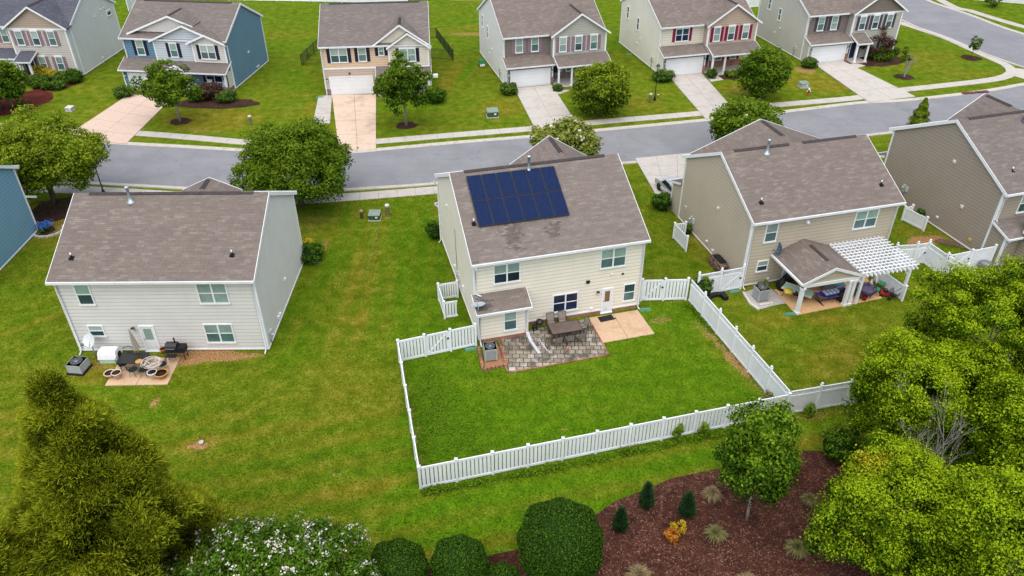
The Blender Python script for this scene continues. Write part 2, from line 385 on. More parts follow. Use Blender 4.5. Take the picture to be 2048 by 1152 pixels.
def tag(o, label=None, cat=None, group=None, kind=None):
    if label: o['label'] = label
    if cat: o['category'] = cat
    if group: o['group'] = group
    if kind: o['kind'] = kind
    return o
def thing(name, label, cat, loc=(0, 0, 0), rz=0., group=None):
    o = bpy.data.objects.new(name, None); COL.objects.link(o); o.empty_display_size = .3
    o.location = (loc[0], loc[1], loc[2] if len(loc) > 2 else 0.); o.rotation_euler = (0, 0, rz)
    return tag(o, label, cat, group)
def copy_tree(o, loc, rz, label, parent=None):
    c = o.copy(); COL.objects.link(c)
    if parent is not None: c.parent = parent
    else:
        c.location = (loc[0], loc[1], loc[2] if len(loc) > 2 else 0.); c.rotation_euler = (0, 0, rz); c['label'] = label
    for ch in list(o.children): copy_tree(ch, None, None, None, c)
    return c
def struct(name, mb, label=None):
    o = mb.build(name); o['kind'] = 'structure'
    if label: o['label'] = label
    return o
def sheet(pts, mat, z=.01, mb=None):
    mb = mb or MB(); mb.poly([(p[0], p[1], z) for p in pts], mat); return mb
def RZ(a): return Matrix.Rotation(a, 4, 'Z')
def TR(x, y, z=0): return Matrix.Translation((x, y, z))

# ------------------------------------------------------------------ house kit (local axes: x along the facade facing the camera side, y away from it)
O_EAVE, O_RAKE = .35, .15
WR = random.Random(21)
def FRONT(v): return TR(0, v)
def LEFT(u): return TR(u, 0) @ RZ(R(-90))     # s = -v
def RIGHT(u): return TR(u, 0) @ RZ(R(90))     # s = v
def BACK(v): return TR(0, v) @ RZ(R(180))     # s = -u
def clip(poly, z, keep_above):
    out = []; n = len(poly)
    for i in range(n):
        a, b = poly[i], poly[(i + 1) % n]
        ia = (a[1] >= z) == keep_above or a[1] == z; ib = (b[1] >= z) == keep_above or b[1] == z
        if ia: out.append(a)
        if ia != ib:
            t = (z - a[1]) / (b[1] - a[1]); out.append((a[0] + (b[0] - a[0]) * t, z))
    return out
def laps(mb, poly, T, mat, lap=.26, out=.016):
    gm = LAP_SHADE.get(mat.name, mat)
    z0 = min(p[1] for p in poly); z1 = max(p[1] for p in poly); z = z0
    while z < z1 - 1e-3:
        zz = min(z + lap, z1)
        q = clip(clip(poly, z, True), zz, False)
        if len(q) >= 3:
            zc = zz - .042  # thin top strip of the course gets the painted lap shadow
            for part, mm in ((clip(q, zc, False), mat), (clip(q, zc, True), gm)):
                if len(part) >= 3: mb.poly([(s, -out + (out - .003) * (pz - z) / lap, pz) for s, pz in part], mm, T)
            lo = sorted(s for s, pz in q if abs(pz - z) < 1e-4)
            if len(lo) >= 2: mb.poly([(lo[0], -.003, z), (lo[-1], -.003, z), (lo[-1], -out, z), (lo[0], -out, z)], mat, T)
        z = zz
def battens(mb, poly, T, mat, step=.4):
    mb.poly([(s, -.01, z) for s, z in poly], mat, T)
    s0 = min(p[0] for p in poly); s1 = max(p[0] for p in poly); s = s0 + step / 2
    while s < s1:
        zs = []
        n = len(poly)
        for i in range(n):
            a, b = poly[i], poly[(i + 1) % n]
            if (a[0] - s) * (b[0] - s) < 0: zs.append(a[1] + (b[1] - a[1]) * (s - a[0]) / (b[0] - a[0]))
        if len(zs) >= 2: mb.box(s - .025, s + .025, -.035, -.01, min(zs), max(zs), mat, T)
        s += step
def window(parent, T, s0, s1, z0, z1, double=False, up='glass_blind', lo='glass_mid', frac=.5, label=None, name='window', c=.07):
    f = MB(); w = M['trim']; D = -.075
    f.box(s0, s0 + c, D, 0, z0, z1, w, T).box(s1 - c, s1, D, 0, z0, z1, w, T)
    f.box(s0 + c, s1 - c, D, 0, z1 - c, z1, w, T).box(s0 - .02, s1 + .02, D - .03, 0, z0 - .05, z0 + c * .8, w, T)
    halves = [(s0 + c, s1 - c)]
    if double:
        m = (s0 + s1) / 2; f.box(m - .045, m + .045, D - .002, 0, z0 + c * .8, z1 - c, w, T); halves = [(s0 + c, m - .045), (m + .045, s1 - c)]
    zm = z0 + (z1 - z0) * (1 - frac)
    if up == 'glass_blind': up = WR.choice(['glass_blind', 'glass_blind', 'glass_blind_pale', 'glass_blind_grey'])
    if lo == 'glass_mid': lo = WR.choice(['glass_mid', 'glass_mid', 'glass_deep', 'glass_blind_grey'])
    for a, b in halves: f.box(a, b, -.062, 0, zm - .022, zm + .022, w, T)
    o = f.build(name, parent, label=label)
    for a, b in halves:
        for lo_, hi_, mt in ((zm + .03, z1 - c, up), (z0 + c * .8, zm - .03, lo)):
            p = MB(); p.box(a, b, -.034, -.004, lo_, hi_, M[mt], T); p.build('pane', o)
    return o
def shutter(parent, T, s0, s1, z0, z1, mat):
    m = MB(); t = .045; m.box(s0, s1, -.05, 0, z0, z1, mat, T)
    zm = (z0 + z1) / 2
    for a, b in ((z0, z0 + t * 1.5), (zm - t, zm + t), (z1 - t * 1.5, z1)): m.box(s0 + t, s1 - t, -.062, -.05, a, b, mat, T)
    m.box(s0, s0 + t, -.064, -.05, z0, z1, mat, T); m.box(s1 - t, s1, -.064, -.05, z0, z1, mat, T)
    k = z0 + .12
    while k < z1 - .12:
        if abs(k - zm) > .08: m.box(s0 + t, s1 - t, -.058, -.05, k, k + .03, mat, T)
        k += .075
    m.build('shutter', parent)
def door(parent, T, s0, s1, z0, z1, pane='glass_blind', leaf=None, half=True, label=None):
    m = MB(); w = M['trim']; lf = leaf or M['door_white']; c = .09
    m.box(s0, s0 + c, -.07, 0, z0, z1, w, T).box(s1 - c, s1, -.07, 0, z0, z1, w, T).box(s0 + c, s1 - c, -.07, 0, z1 - c, z1, w, T)
    m.box(s0 + c, s1 - c, -.035, 0, z0 + .02, z1 - c, lf, T)
    m.box(s0 - .03, s1 + .03, -.12, 0, z0 - .03, z0 + .02, w, T)
    a, b = s0 + c + .13, s1 - c - .13; zm = z0 + (z1 - z0) * .46
    m.box(a, b, -.045, -.035, z0 + .2, zm - .12, lf, T)
    o = m.build('door', parent, label=label)
    if half:
        p = MB(); p.box(a, b, -.05, -.036, zm, z1 - c - .14, M[pane], T); p.build('pane', o)
    k = MB(); k.lathe([(0, -.03), (.03, -.02), (.035, 0), (.03, .02), (0, .03)], M['grey_metal'], (s0 + c + .07, -.08, z0 + .95), 8, T); k.build('handle', o)
    return o
def garage_door(parent, T, s0, s1, z0, z1):
    m = MB(); w = M['door_white']; t = M['trim']; c = .1
    m.box(s0, s0 + c, -.07, 0, z0, z1, t, T).box(s1 - c, s1, -.07, 0, z0, z1, t, T).box(s0 + c, s1 - c, -.07, 0, z1 - c, z1, t, T)
    n = 4; hgt = (z1 - c - z0 - .02) / n; a, b = s0 + c, s1 - c
    for i in range(n):
        zz = z0 + .02 + i * hgt
        m.box(a, b, -.03, 0, zz + .008, zz + hgt, w, T)
        k = 8; ww = (b - a) / k
        for j in range(k): m.box(a + j * ww + .06, a + (j + 1) * ww - .06, -.038, -.03, zz + .09, zz + hgt - .09, w, T)
    m.box(a, b, -.012, 0, z0, z1 - c, M['ac_fin'], T)
    m.build('garage_door', parent)
def lantern(parent, T, s, z):
    m = MB(); m.box(s - .05, s + .05, -.06, 0, z - .06, z + .06, M['black'], T).box(s - .07, s + .07, -.22, -.08, z - .12, z + .1, M['lens'], T).box(s - .09, s + .09, -.24, -.06, z + .1, z + .15, M['black'], T)
    m.build('wall_lamp', parent)
def slab_roof(mb, prof_top, t, a0, a1, mat, axis='x'):
    # prof_top: list of (p,z) along the top from low to low; thickness t
    bot = [(p, z - t) for p, z in reversed(prof_top)]
    prof = [(p, z) for p, z in prof_top] + bot
    mb.extrude(prof[::-1] if axis == 'x' else prof, a0, a1, mat, axis)
def gable(parent, uA, hwL, hwR, zA, sl, vf, vb, roof, wallmat, wall_v, base_z=None, style='laps', slR=None, T=None, vent=True, lim=None, vcut=None):
    # cross gable whose ridge runs along y; vf = outer end, vb = end buried in the main roof
    slR = slR or sl; sg = 1 if vb > vf else -1
    r = MB(); zl, zr = zA - sl * hwL, zA - slR * hwR
    prof = [(uA - hwL, zl), (uA, zA), (uA + hwR, zr)]
    full = prof + [(p, z - .11) for p, z in reversed(prof)]
    if lim is None: r.extrude(full, vf, vb, roof, 'y')
    else:
        aL, aR = min(hwL, uA - lim[0] - .03), min(hwR, lim[1] - uA - .03); p2 = [(uA - aL, zA - sl * aL), (uA, zA), (uA + aR, zA - slR * aR)]
        r.extrude(full, min(vf, vcut), max(vf, vcut), roof, 'y'); r.extrude(p2 + [(p, z - .11) for p, z in reversed(p2)], min(vcut, vb), max(vcut, vb), roof, 'y')
    r.build('roof', parent)
    f = MB(); a, b = (vf - .03 * sg, vf + .015 * sg); a, b = min(a, b), max(a, b)
    for (p0, z0, p1, z1) in ((uA - hwL - .04, zl - .03, uA, zA), (uA, zA, uA + hwR + .04, zr - .03)):
        f.extrude([(p0, z0 + .03), (p0, z0 - .17), (p1, z1 - .17), (p1, z1 + .03)], a, b, M['trim'], 'y')
    f.build('fascia', parent)
    w = MB(); Tw = T or (FRONT(wall_v) if sg > 0 else BACK(wall_v)); k = 1 if sg > 0 else -1
    bz = base_z if base_z is not None else max(zl, zr) - .1
    L = uA - min(hwL, (zA - .12 - bz) / sl); Rr = uA + min(hwR, (zA - .12 - bz) / slR)
    tri = [(L * k, bz), (Rr * k, bz), (uA * k, zA - .12)]
    (laps if style == 'laps' else battens)(w, tri, Tw, wallmat); w.build('gable_wall', parent)
    if vent:
        v = MB(); v0, v1 = vf + .3 * sg, vf + (vb - vf) * .62
        v.extrude([(uA - .16, zA - .16 * sl + .045), (uA - .16, zA - .16 * sl - .05), (uA + .16, zA - .16 * slR - .05), (uA + .16, zA - .16 * slR + .045), (uA, zA + .06)], min(v0, v1), max(v0, v1), M['ridge'], 'y'); v.build('ridge_vent', parent)
def lean(parent, u0, u1, v_hi, z_hi, v_lo, z_lo, roof, rake=(True, True), gut=True, name='porch_roof'):
    r = MB(); slab_roof(r, [(v_lo, z_lo), (v_hi, z_hi)] if v_lo < v_hi else [(v_hi, z_hi), (v_lo, z_lo)], .1, u0, u1, roof)
    o = r.build(name, parent)
    f = MB(); s = -1 if v_lo < v_hi else 1; gt = MB()
    if gut: gt.box(u0 - .03, u1 + .03, min(v_lo, v_lo + .1 * s), max(v_lo, v_lo + .1 * s), z_lo - .13, z_lo + .0, M['gutter'])
    if gt.v: gt.build('gutter', o)
    for ok, u in ((rake[0], u0), (rake[1], u1)):
        f = MB()
        if ok:
            pr = [(v_lo, z_lo + .02), (v_lo, z_lo - .16), (v_hi, z_hi - .16), (v_hi, z_hi + .02)]
            f.extrude(pr, u - (.035 if u == u0 else 0), u + (.035 if u == u1 else 0), M['trim'], 'x')
        if f.v: f.build('fascia', o)
    return o
def downspout(parent, u, v, z0, z1, T=None, kick=(0, -.35)):
    m = MB(); g = M['gutter']
    m.tube([(u, v - .3, z1), (u, v - .3, z1 - .12), (u, v - .09, z1 - .42), (u, v - .09, z0 + .25), (u + kick[0] * .4, v - .09 + kick[1] * .4, z0 + .1), (u + kick[0], v - .09 + kick[1], z0 + .05)], .05, g, 6, T)
    m.build('downspout', parent)

def house(name, label, x, y, yaw, w, d, h, s, mats, fz=.14, near_mat=None, near_poly=None, vent=(.8, None), near_wall=True, ext_left=None, ext_right=None):
    H = thing(name, label, 'house', (x, y, 0), R(yaw), 'two storey houses along the street')
    side, roof = mats
    fo = MB(); fo.box(.01, w - .01, .01, d - .01, -.6, fz, M['brick']); fo.build('foundation', H)
    wl = MB()
    L = [(-d, fz), (0, fz), (0, h), (-d / 2, h + s * d / 2), (-d, h)]
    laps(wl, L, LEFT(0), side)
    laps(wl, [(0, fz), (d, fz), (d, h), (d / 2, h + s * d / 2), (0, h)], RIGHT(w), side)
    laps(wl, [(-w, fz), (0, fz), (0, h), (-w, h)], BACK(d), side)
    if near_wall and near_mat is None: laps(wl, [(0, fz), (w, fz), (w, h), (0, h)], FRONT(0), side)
    wl.build('wall', H)
    if near_mat is not None:
        fw = MB(); laps(fw, near_poly or [(0, fz), (w, fz), (w, h), (0, h)], FRONT(0), near_mat); fw.build('front_wall', H)
    t = MB(); tm = M['trim']; c = .13
    for (a, b, e, g) in ((-.03, c, -.034, .0), (w - c, w + .03, -.034, .0), (-.03, c, d, d + .034), (w - c, w + .03, d, d + .034)): t.box(a, b, e, g, fz, h - .1, tm)
    for (a, b) in ((-.034, 0), (w, w + .034)):
        t.box(a, b, 0, c, fz, h - .1, tm); t.box(a, b, d - c, d, fz, h - .1, tm)
    e = .045; t.box(-e, w + e, -e, 0, fz - .02, fz + .07, tm).box(-e, w + e, d, d + e, fz - .02, fz + .07, tm).box(-e, 0, 0, d, fz - .02, fz + .07, tm).box(w, w + e, 0, d, fz - .02, fz + .07, tm)
    t.build('corner_trim', H)
    ze = h - s * O_EAVE; zr = h + s * d / 2; top = .05
    r = MB(); slab_roof(r, [(-O_EAVE, ze + top), (d / 2, zr + top), (d + O_EAVE, ze + top)], .13, -O_RAKE, w + O_RAKE, roof)
    ro = r.build('roof', H)
    for u0, u1 in ((-O_RAKE - .03, -O_RAKE), (w + O_RAKE, w + O_RAKE + .03)):
        f = MB()
        for (p0, p1) in ((-O_EAVE, d / 2), (d + O_EAVE, d / 2)):
            f.extrude([(p0, ze + top + .01), (p0, ze - .2), (p1, zr - .2), (p1, zr + top + .01)], u0, u1, tm, 'x')
        f.build('fascia', H)
    gm = M['gutter']
    for v0, s0, s1 in ((-O_EAVE - .11, -O_EAVE, -.035), (d + O_EAVE, d + .035, d + O_EAVE)):
        g = MB(); g.box(-O_RAKE - .02, w + O_RAKE + .02, v0, v0 + .11, ze - .1, ze + top - .005, gm); g.build('gutter', H)
        so = MB(); so.box(0, w, s0, s1, ze - .12, ze - .1, tm); so.build('soffit', H)
    if vent:
        v = MB(); v1 = vent[1] or w - .8
        v.extrude([(d / 2 - .17, zr + top - .17 * s + .05), (d / 2 - .17, zr + top - .17 * s - .03), (d / 2 + .17, zr + top - .17 * s - .03), (d / 2 + .17, zr + top - .17 * s + .05), (d / 2, zr + top + .06)], vent[0], v1, M['ridge'], 'x'); v.build('ridge_vent', ro)
    H['_g'] = 0; del H['_g']
    return H
def flue(parent, u, v, z, hgt=1.05, mat='galv'):
    m = MB(); m.lathe([(.26, -.12), (.24, .04), (.13, .1), (.085, .32), (.085, hgt - .12), (.13, hgt - .11), (.13, hgt), (0, hgt + .03)], M[mat], (u, v, z), 12); m.build('flue_pipe', parent)
def plumb_vent(parent, u, v, z):
    m = MB(); m.box(u - .13, u + .13, v - .15, v + .13, z - .06, z + .06, M['black_plastic']); m.lathe([(.09, 0), (.06, .14), (.06, .2)], M['black_plastic'], (u, v, z), 8); m.tube([(u, v, z + .2), (u, v, z + .36)], .045, M['trim'], 8); m.build('vent_pipe', parent)
def wall_knob(parent, T, s, z, r=.09, mat='trim', name='wall_vent'):
    m = MB(); m.box(s - r, s + r, -.1, 0, z - r, z + r, M[mat], T, 0).box(s - r * 1.2, s + r * 1.2, -.14, -.06, z + r * .4, z + r * 1.2, M[mat], T); m.build(name, parent)
def meter(parent, T, s, z):
    m = MB(); m.box(s - .13, s + .13, -.14, 0, z - .3, z + .25, M['ac_grey'], T); m.lathe([(.1, 0), (.1, .06)], M['lens'], (s, -.19, z + .05), 10, T); m.tube([(s, -.06, z - .3), (s, -.06, .1)], .03, M['grey_metal'], 6, T); m.box(s + .2, s + .42, -.1, 0, z - .2, z + .2, M['pedestal'], T); m.build('meter_box', parent)
def dish(label, loc, r, aim, polelen, mat='dish', mount=(0, 0, 0), group='satellite dishes on the houses'):
    D = thing('satellite_dish', label, 'satellite dish', loc, 0, group)
    p = MB(); p.tube([(0, 0, 0), (0, 0, polelen)], .035, M['galv'], 8)
    p.tube([(mount[0], mount[1], mount[2]), (0, 0, polelen * .6)], .025, M['galv'], 6); p.build('pole', D)
    a, el = aim; n = Vector((math.cos(el) * math.sin(a), -math.cos(el) * math.cos(a), math.sin(el)))
    q = Vector((0, 0, 1)).rotation_difference(n).to_matrix().to_4x4(); c = Vector((0, 0, polelen)) + n * .12
    T = Matrix.Translation(c) @ q
    b = MB(); pr = [(0, -.1), (r * .5, -.075), (r * .85, -.03), (r, 0), (r * 1.02, 0), (r * .85, -.055), (r * .5, -.1), (0, -.125)]
    b.lathe(pr, M[mat], (0, 0, 0), 24, T); b.build('reflector', D)
    m = MB(); e = T @ Vector((0, -r * .5, r * 1.0)); s0 = T @ Vector((0, -r * .95, -.02))
    m.tube([(0, 0, polelen), s0, e], .022, M['grey_metal'], 6); m.box(-.07, .07, -.07, .07, -.06, .06, M['grey_metal'], Matrix.Translation(e)); m.build('feed_arm', D)
    return D

S = {}
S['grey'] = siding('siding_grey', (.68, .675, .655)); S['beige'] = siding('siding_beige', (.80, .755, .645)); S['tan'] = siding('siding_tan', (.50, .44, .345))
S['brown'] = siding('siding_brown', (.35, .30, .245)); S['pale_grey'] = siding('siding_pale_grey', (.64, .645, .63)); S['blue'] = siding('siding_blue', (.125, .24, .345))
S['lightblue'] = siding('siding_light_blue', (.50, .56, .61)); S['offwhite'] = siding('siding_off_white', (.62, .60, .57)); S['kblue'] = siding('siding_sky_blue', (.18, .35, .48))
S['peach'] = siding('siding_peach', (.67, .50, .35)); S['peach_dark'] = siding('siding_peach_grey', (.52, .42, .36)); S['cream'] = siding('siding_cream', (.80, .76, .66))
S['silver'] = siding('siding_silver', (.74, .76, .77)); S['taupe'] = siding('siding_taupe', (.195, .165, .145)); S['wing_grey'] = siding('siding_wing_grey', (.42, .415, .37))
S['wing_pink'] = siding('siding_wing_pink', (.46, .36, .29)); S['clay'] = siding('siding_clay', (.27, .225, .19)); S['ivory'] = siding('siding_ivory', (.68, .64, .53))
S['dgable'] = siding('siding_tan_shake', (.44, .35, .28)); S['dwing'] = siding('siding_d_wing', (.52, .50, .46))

# ---- house A: grey house on the near left, seen from the back
A = house('house', 'grey clapboard house on the near left with a plain brown roof and small patio', -26.73, 37.23, .44, 11.65, 10.43, 5.55, .511, (S['grey'], M['roof']), .1)
F0 = FRONT(0)
window(A, F0, 1.09, 2.03, 3.57, 5.05, up='glass_blind', lo='glass'); window(A, F0, 8.22, 10.0, 3.6, 5.08, True); window(A, F0, 1.0, 1.94, 1.2, 2.04, lo='glass'); window(A, F0, 7.99, 9.75, .65, 2.08, True)
door(A, F0, 4.07, 5.0, .03, 1.98)
lantern(A, F0, 3.75, 1.75)
flue(A, 3.5, 4.6, 7.95); plumb_vent(A, .93, 1.07, 6.15); plumb_vent(A, 10.3, 1.18, 6.2)
gable(A, 5.9, 2.05, 2.05, 6.42, .46, 11.0, 8.4, M['roof'], S['grey'], 10.7)
downspout(A, .12, 0, 0, 5.3); downspout(A, 11.5, 0, 0, 5.3)
downspout(A, -10.2, 0, 0, 5.3, BACK(10.43)); downspout(A, -11.45, 0, 0, 5.3, BACK(10.43))
RA = RIGHT(11.65)
wall_knob(A, RA, 5.2, 1.8); wall_knob(A, RA, 2.6, .6); wall_knob(A, RA, 3.0, .55); meter(A, RA, .55, .75)
gd = MB(); gd.box(1, 10.6, 10.45, 12.0, -.2, 2.4, S['grey']); gd.build('garage', A); lean(A, .8, 10.8, 10.44, 3.05, 12.3, 2.4, M['roof'])

# ---- house B: beige house with solar panels, the subject
B = house('house', 'beige clapboard house in the centre with dark blue solar panels on its brown roof', -2.33, 38.9, 14.65, 11.1, 11.83, 5.57, .491, (S['beige'], M['roof_pale']), .3)
window(B, F0, 1.23, 2.93, 3.62, 5.02, True, lo='glass_navy'); window(B, F0, 8.14, 9.88, 3.58, 5.02, True); window(B, F0, 5.08, 6.8, .72, 2.1, True, up='glass_navy', lo='glass_navy')
window(B, F0, 9.9, 10.74, .73, 2.1, up='glass', lo='glass_mid'); door(B, F0, 8.42, 9.2, .06, 2.0, 'glass_brown')
lantern(B, F0, 8.12, 1.75); wall_knob(B, F0, 7.4, 2.72, .1, 'black_plastic', 'flood_light'); wall_knob(B, F0, 7.75, .55, .07); wall_knob(B, F0, 9.0, 3.05, .05, 'trim'); wall_knob(B, F0, 9.75, 2.95, .05, 'black_plastic')
bm = MB(); laps(bm, [(-.0, .3), (3.15, .3), (3.15, 2.62), (0, 2.62)], FRONT(-1.05), S['beige']); laps(bm, [(0, .3), (1.05, .3), (1.05, 2.62), (0, 3.0)], TR(0, 0) @ RZ(R(-90)), S['beige'])
laps(bm, [(-1.05, .3), (0, .3), (0, 3.0), (-1.05, 2.62)], RIGHT(3.15), S['beige'])
bm.box(.02, 3.13, -1.03, 0, -.4, .3, M['brick']); bm.box(-.03, .12, -1.085, -1.05, .3, 2.6, M['trim']).box(3.03, 3.18, -1.085, -1.05, .3, 2.6, M['trim']).box(3.15, 3.184, -1.05, -.92, .3, 2.6, M['trim']).box(-.034, 0, -1.05, -.92, .3, 2.6, M['trim'])
bo = bm.build('rear_extension', B)
window(bo, FRONT(-1.05), 1.58, 2.45, .72, 2.2, lo='glass_mid')
lean(B, -.15, 3.3, -.01, 3.05, -1.4, 2.5, M['roof_pale'])
wet = MB(); wet.tube([(0.1, -.42, 5.25), (.1, -.42, 5.0), (.1, -.1, 4.8), (.1, -.1, 3.2), (.2, -.25, 3.12), (.42, -.3, 3.03)], .05, M['gutter'], 6); wet.build('downspout', B)
downspout(B, 11.0, 0, 0, 5.3, kick=(.1, -.2)); downspout(B, .06, -1.05, 0, 2.45); downspout(B, 3.05, -1.05, 0, 2.4, kick=(0, -.1))
flue(B, 4.95, 5.35, 8.25, 1.1); plumb_vent(B, .58, 2.23, 6.72)
gable(B, 8.45, 2.95, 2.95, 7.45, .65, 12.25, 7.6, M['roof_pale'], S['beige'], 11.95, lim=(0, 11.1), vcut=11.9)
LB = LEFT(0)
for sv, z in ((-8.3, 4.9), (-6.2, 1.3), (-3.4, 1.4)): wall_knob(B, LB, sv, z, .07)
meter(B, LB, -5.2, 1.2)
cd = MB(); cd.tube([(-5.4, -.05, 1.5), (-5.6, -.05, 4.6)], .018, M['grey_metal'], 6, LB); cd.build('conduit', B)
downspout(B, -11.7, 0, 0, 5.2, LB, kick=(.1, -.2))
gb = MB(); gb.box(.1, 5.6, 11.85, 13.1, -.2, 2.4, S['beige']); gb.build('garage', B); lean(B, -.1, 11.2, 11.85, 3.05, 13.5, 2.4, M['roof_pale'])
# ---- house C: tan house with covered patio and pergola
C_ = house('house', 'tan clapboard house right of the centre with a gabled patio roof at its back', 15.82, 44.07, 14.69, 11.14, 10.09, 5.4, .497, (S['tan'], M['roof']), .12, vent=(.8, 5.0))
window(C_, F0, 1.04, 1.97, 3.45, 4.89); window(C_, F0, 7.84, 9.65, 3.46, 4.87, True); window(C_, F0, .93, 1.8, 1.12, 2.0, lo='glass')
v = MB(); v.extrude([(10.09 / 2 - .17, 7.88), (10.09 / 2 - .17, 7.82), (10.09 / 2 + .17, 7.82), (10.09 / 2 + .17, 7.88), (10.09 / 2, 8.02)], 6.1, 10.4, M['ridge']); v.build('ridge_vent', C_)
flue(C_, 3.07, 4.5, 7.68); plumb_vent(C_, .97, .99, 5.95); plumb_vent(C_, 10.21, 1.11, 6.0)
gable(C_, 6.05, 5.5, 5.5, 7.52, .392, 10.5, 5.4, M['roof'], S['tan'], 10.2, lim=(0, 11.14), vcut=10.15)
sp = MB(); sp.lathe([(0, -.13), (.09, -.1), (.14, 0), (.09, .1), (0, .13)], M['trim'], (4.1, -.14, 4.62), 10); sp.box(4.0, 4.2, -.1, 0, 4.5, 4.75, M['trim']); sp.build('flood_light', C_)
LC = LEFT(0)
wall_knob(C_, LC, -4.4, 3.9, .08); meter(C_, LC, -7.9, 1.1); wall_knob(C_, LC, -9.0, 1.5, .13, 'pedestal'); wall_knob(C_, LC, -5.2, .7, .07); wall_knob(C_, LC, -4.2, .5, .07); wall_knob(C_, F0, 2.0, .4, .06)
gc = MB(); laps(gc, [(-11.7, .12), (-10.09, .12), (-10.09, 3.0), (-11.7, 2.5)], LC, S['tan']); gc.box(.02, 5.6, 10.1, 11.68, -.2, 2.4, S['tan']); gc.box(-.034, 0, 11.57, 11.7, .12, 2.4, M['trim']); gc.build('garage', C_)
lean(C_, -.15, 11.3, 10.1, 3.1, 12.1, 2.4, M['roof'])
downspout(C_, .1, 0, 0, 5.15); downspout(C_, 11.03, 0, 0, 5.15, kick=(.25, -.1)); downspout(C_, -11.55, 0, 0, 2.4, LC, kick=(.1, -.2))
# covered porch at the back of house C
pr = MB()
pz0, pzA, pl, pm, prr, pv = 2.42, 3.3, 1.95, 4.14, 6.3, -3.85
prof = [(pl, pz0), (pm, pzA), (prr, pz0 + .02)]
pr.extrude(prof + [(p, z - .1) for p, z in reversed(prof)], pv, -.02, M['roof'], 'y')
po = pr.build('patio_roof', C_)
pf = MB()
for (p0, z0, p1, z1) in ((pl - .03, pz0 - .02, pm, pzA), (pm, pzA, prr + .03, pz0)):
    pf.extrude([(p0, z0 + .03), (p0, z0 - .18), (p1, z1 - .18), (p1, z1 + .03)], pv - .035, pv, M['trim'], 'y')
pf.box(pl - .12, pl, pv, -.05, pz0 - .14, pz0 + .0, M['gutter']); pf.box(prr, prr + .05, pv, -.05, pz0 - .14, pz0 + .0, M['trim'])
pf.box(pl + .15, prr - .1, pv + .02, pv + .16, pz0 - .36, pz0 - .14, M['trim']); pf.build('fascia', po)
pg = MB(); laps(pg, [(pl + .3, pz0 - .14), (prr - .3, pz0 - .14), (pm, pzA - .14)], FRONT(pv + .1), S['tan']); pg.build('gable_wall', po)
pv2 = MB(); pv2.extrude([(pm - .12, pzA + .0), (pm - .12, pzA - .08), (pm + .12, pzA - .08), (pm + .12, pzA + .0), (pm, pzA + .06)], -2.9, -.9, M['ridge'], 'y'); pv2.build('ridge_vent', po)
for pu in (2.1, 5.62, 5.95):
    k = MB(); k.box(pu - .11, pu + .11, pv + .02, pv + .24, 0, pz0 - .36, M['trim']).box(pu - .15, pu + .15, pv - .02, pv + .28, 0, .16, M['trim']).box(pu - .15, pu + .15, pv - .02, pv + .28, pz0 - .5, pz0 - .36, M['trim']); k.build('post', C_)
door(C_, F0, 3.1, 4.0, .1, 2.1)

# ---- house J: brown house at the right edge
J = house('house', 'brown clapboard house at the right edge behind the yellow green trees', 34.27, 47.85, 16.29, 11.2, 11.42, 5.47, .515, (S['brown'], M['roof_grey']), .12)
window(J, F0, 1.7, 2.75, 3.45, 4.9, lo='glass'); window(J, F0, 7.8, 9.6, 3.45, 4.9, True)
jb = MB(); laps(jb, [(0, .12), (1.45, .12), (1.45, 2.55), (0, 3.05)], RZ(R(-90)), S['brown']); laps(jb, [(0, .12), (3.2, .12), (3.2, 2.55), (0, 2.55)], FRONT(-1.45), S['brown']); laps(jb, [(-1.45, .12), (0, .12), (0, 3.05), (-1.45, 2.55)], RIGHT(3.2), S['brown'])
jb.box(.02, 3.18, -1.43, 0, -.3, .12, M['brick']); jb.box(-.034, 0, -1.45, -1.32, .12, 2.5, M['trim']).box(-.03, .12, -1.484, -1.45, .12, 2.5, M['trim']); jb.build('rear_extension', J)
lean(J, -.15, 3.35, -.01, 3.12, -1.75, 2.55, M['roof_grey'])
downspout(J, .12, 0, 3.0, 5.2, kick=(0, -.1)); downspout(J, .1, -1.45, 0, 2.45)
LJ = LEFT(0); wall_knob(J, LJ, -4.8, 5.5, .1); wall_knob(J, LJ, -2.83, 2.74, .1); wall_knob(J, LJ, -4.6, .9, .08); wall_knob(J, LJ, -1.2, .8, .1, 'yellow'); meter(J, LJ, -8.6, 1.5)
flue(J, 5.2, 4.9, 8.0, 1.1, 'shutter_slate'); plumb_vent(J, 1.5, 1.3, 6.1)
gable(J, 8.55, 2.95, 2.8, 7.3, .65, 11.85, 7.3, M['roof_grey'], S['brown'], 11.55, lim=(0, 11.2), vcut=11.48)
lean(J, -.15, 11.3, 11.43, 3.05, 13.2, 2.4, M['roof_grey'])
js = MB(); laps(js, [(1.3, .1), (5.6, .1), (5.6, 2.25), (1.3, 2.25)], FRONT(-4.6), S['brown']); laps(js, [(1.5, .1), (4.6, .1), (4.6, 2.25), (1.5, 2.25)], LEFT(1.3), S['brown'])
sj = js.build('screen_porch', J); lean(J, 1.1, 5.9, -1.6, 2.95, -4.9, 2.2, M['roof_grey'])
sc = MB()
for i in range(9): sc.box(1.7, 3.4, -.06, -.02, .35 + i * .19, .35 + i * .19 + .15, M['white'], FRONT(-4.6))
sc.box(2.52, 2.58, -.075, -.06, .3, 2.1, M['trim'], FRONT(-4.6)); sc.build('louvre_screen', sj)

# ---- house K: sky blue house cut by the left edge
K = house('house', 'sky blue clapboard house cut off by the left edge of the picture', -47.0, 43.2, 1.5, 10.4, 8.6, 5.5, .5, (S['kblue'], M['roof_grey']), .12)
downspout(K, -10.3, 0, 0, 5.2, BACK(8.6), kick=(-.4, -.3))
lean(K, -.1, 10.4, 8.62, 3.05, 9.8, 2.4, M['roof_grey'])

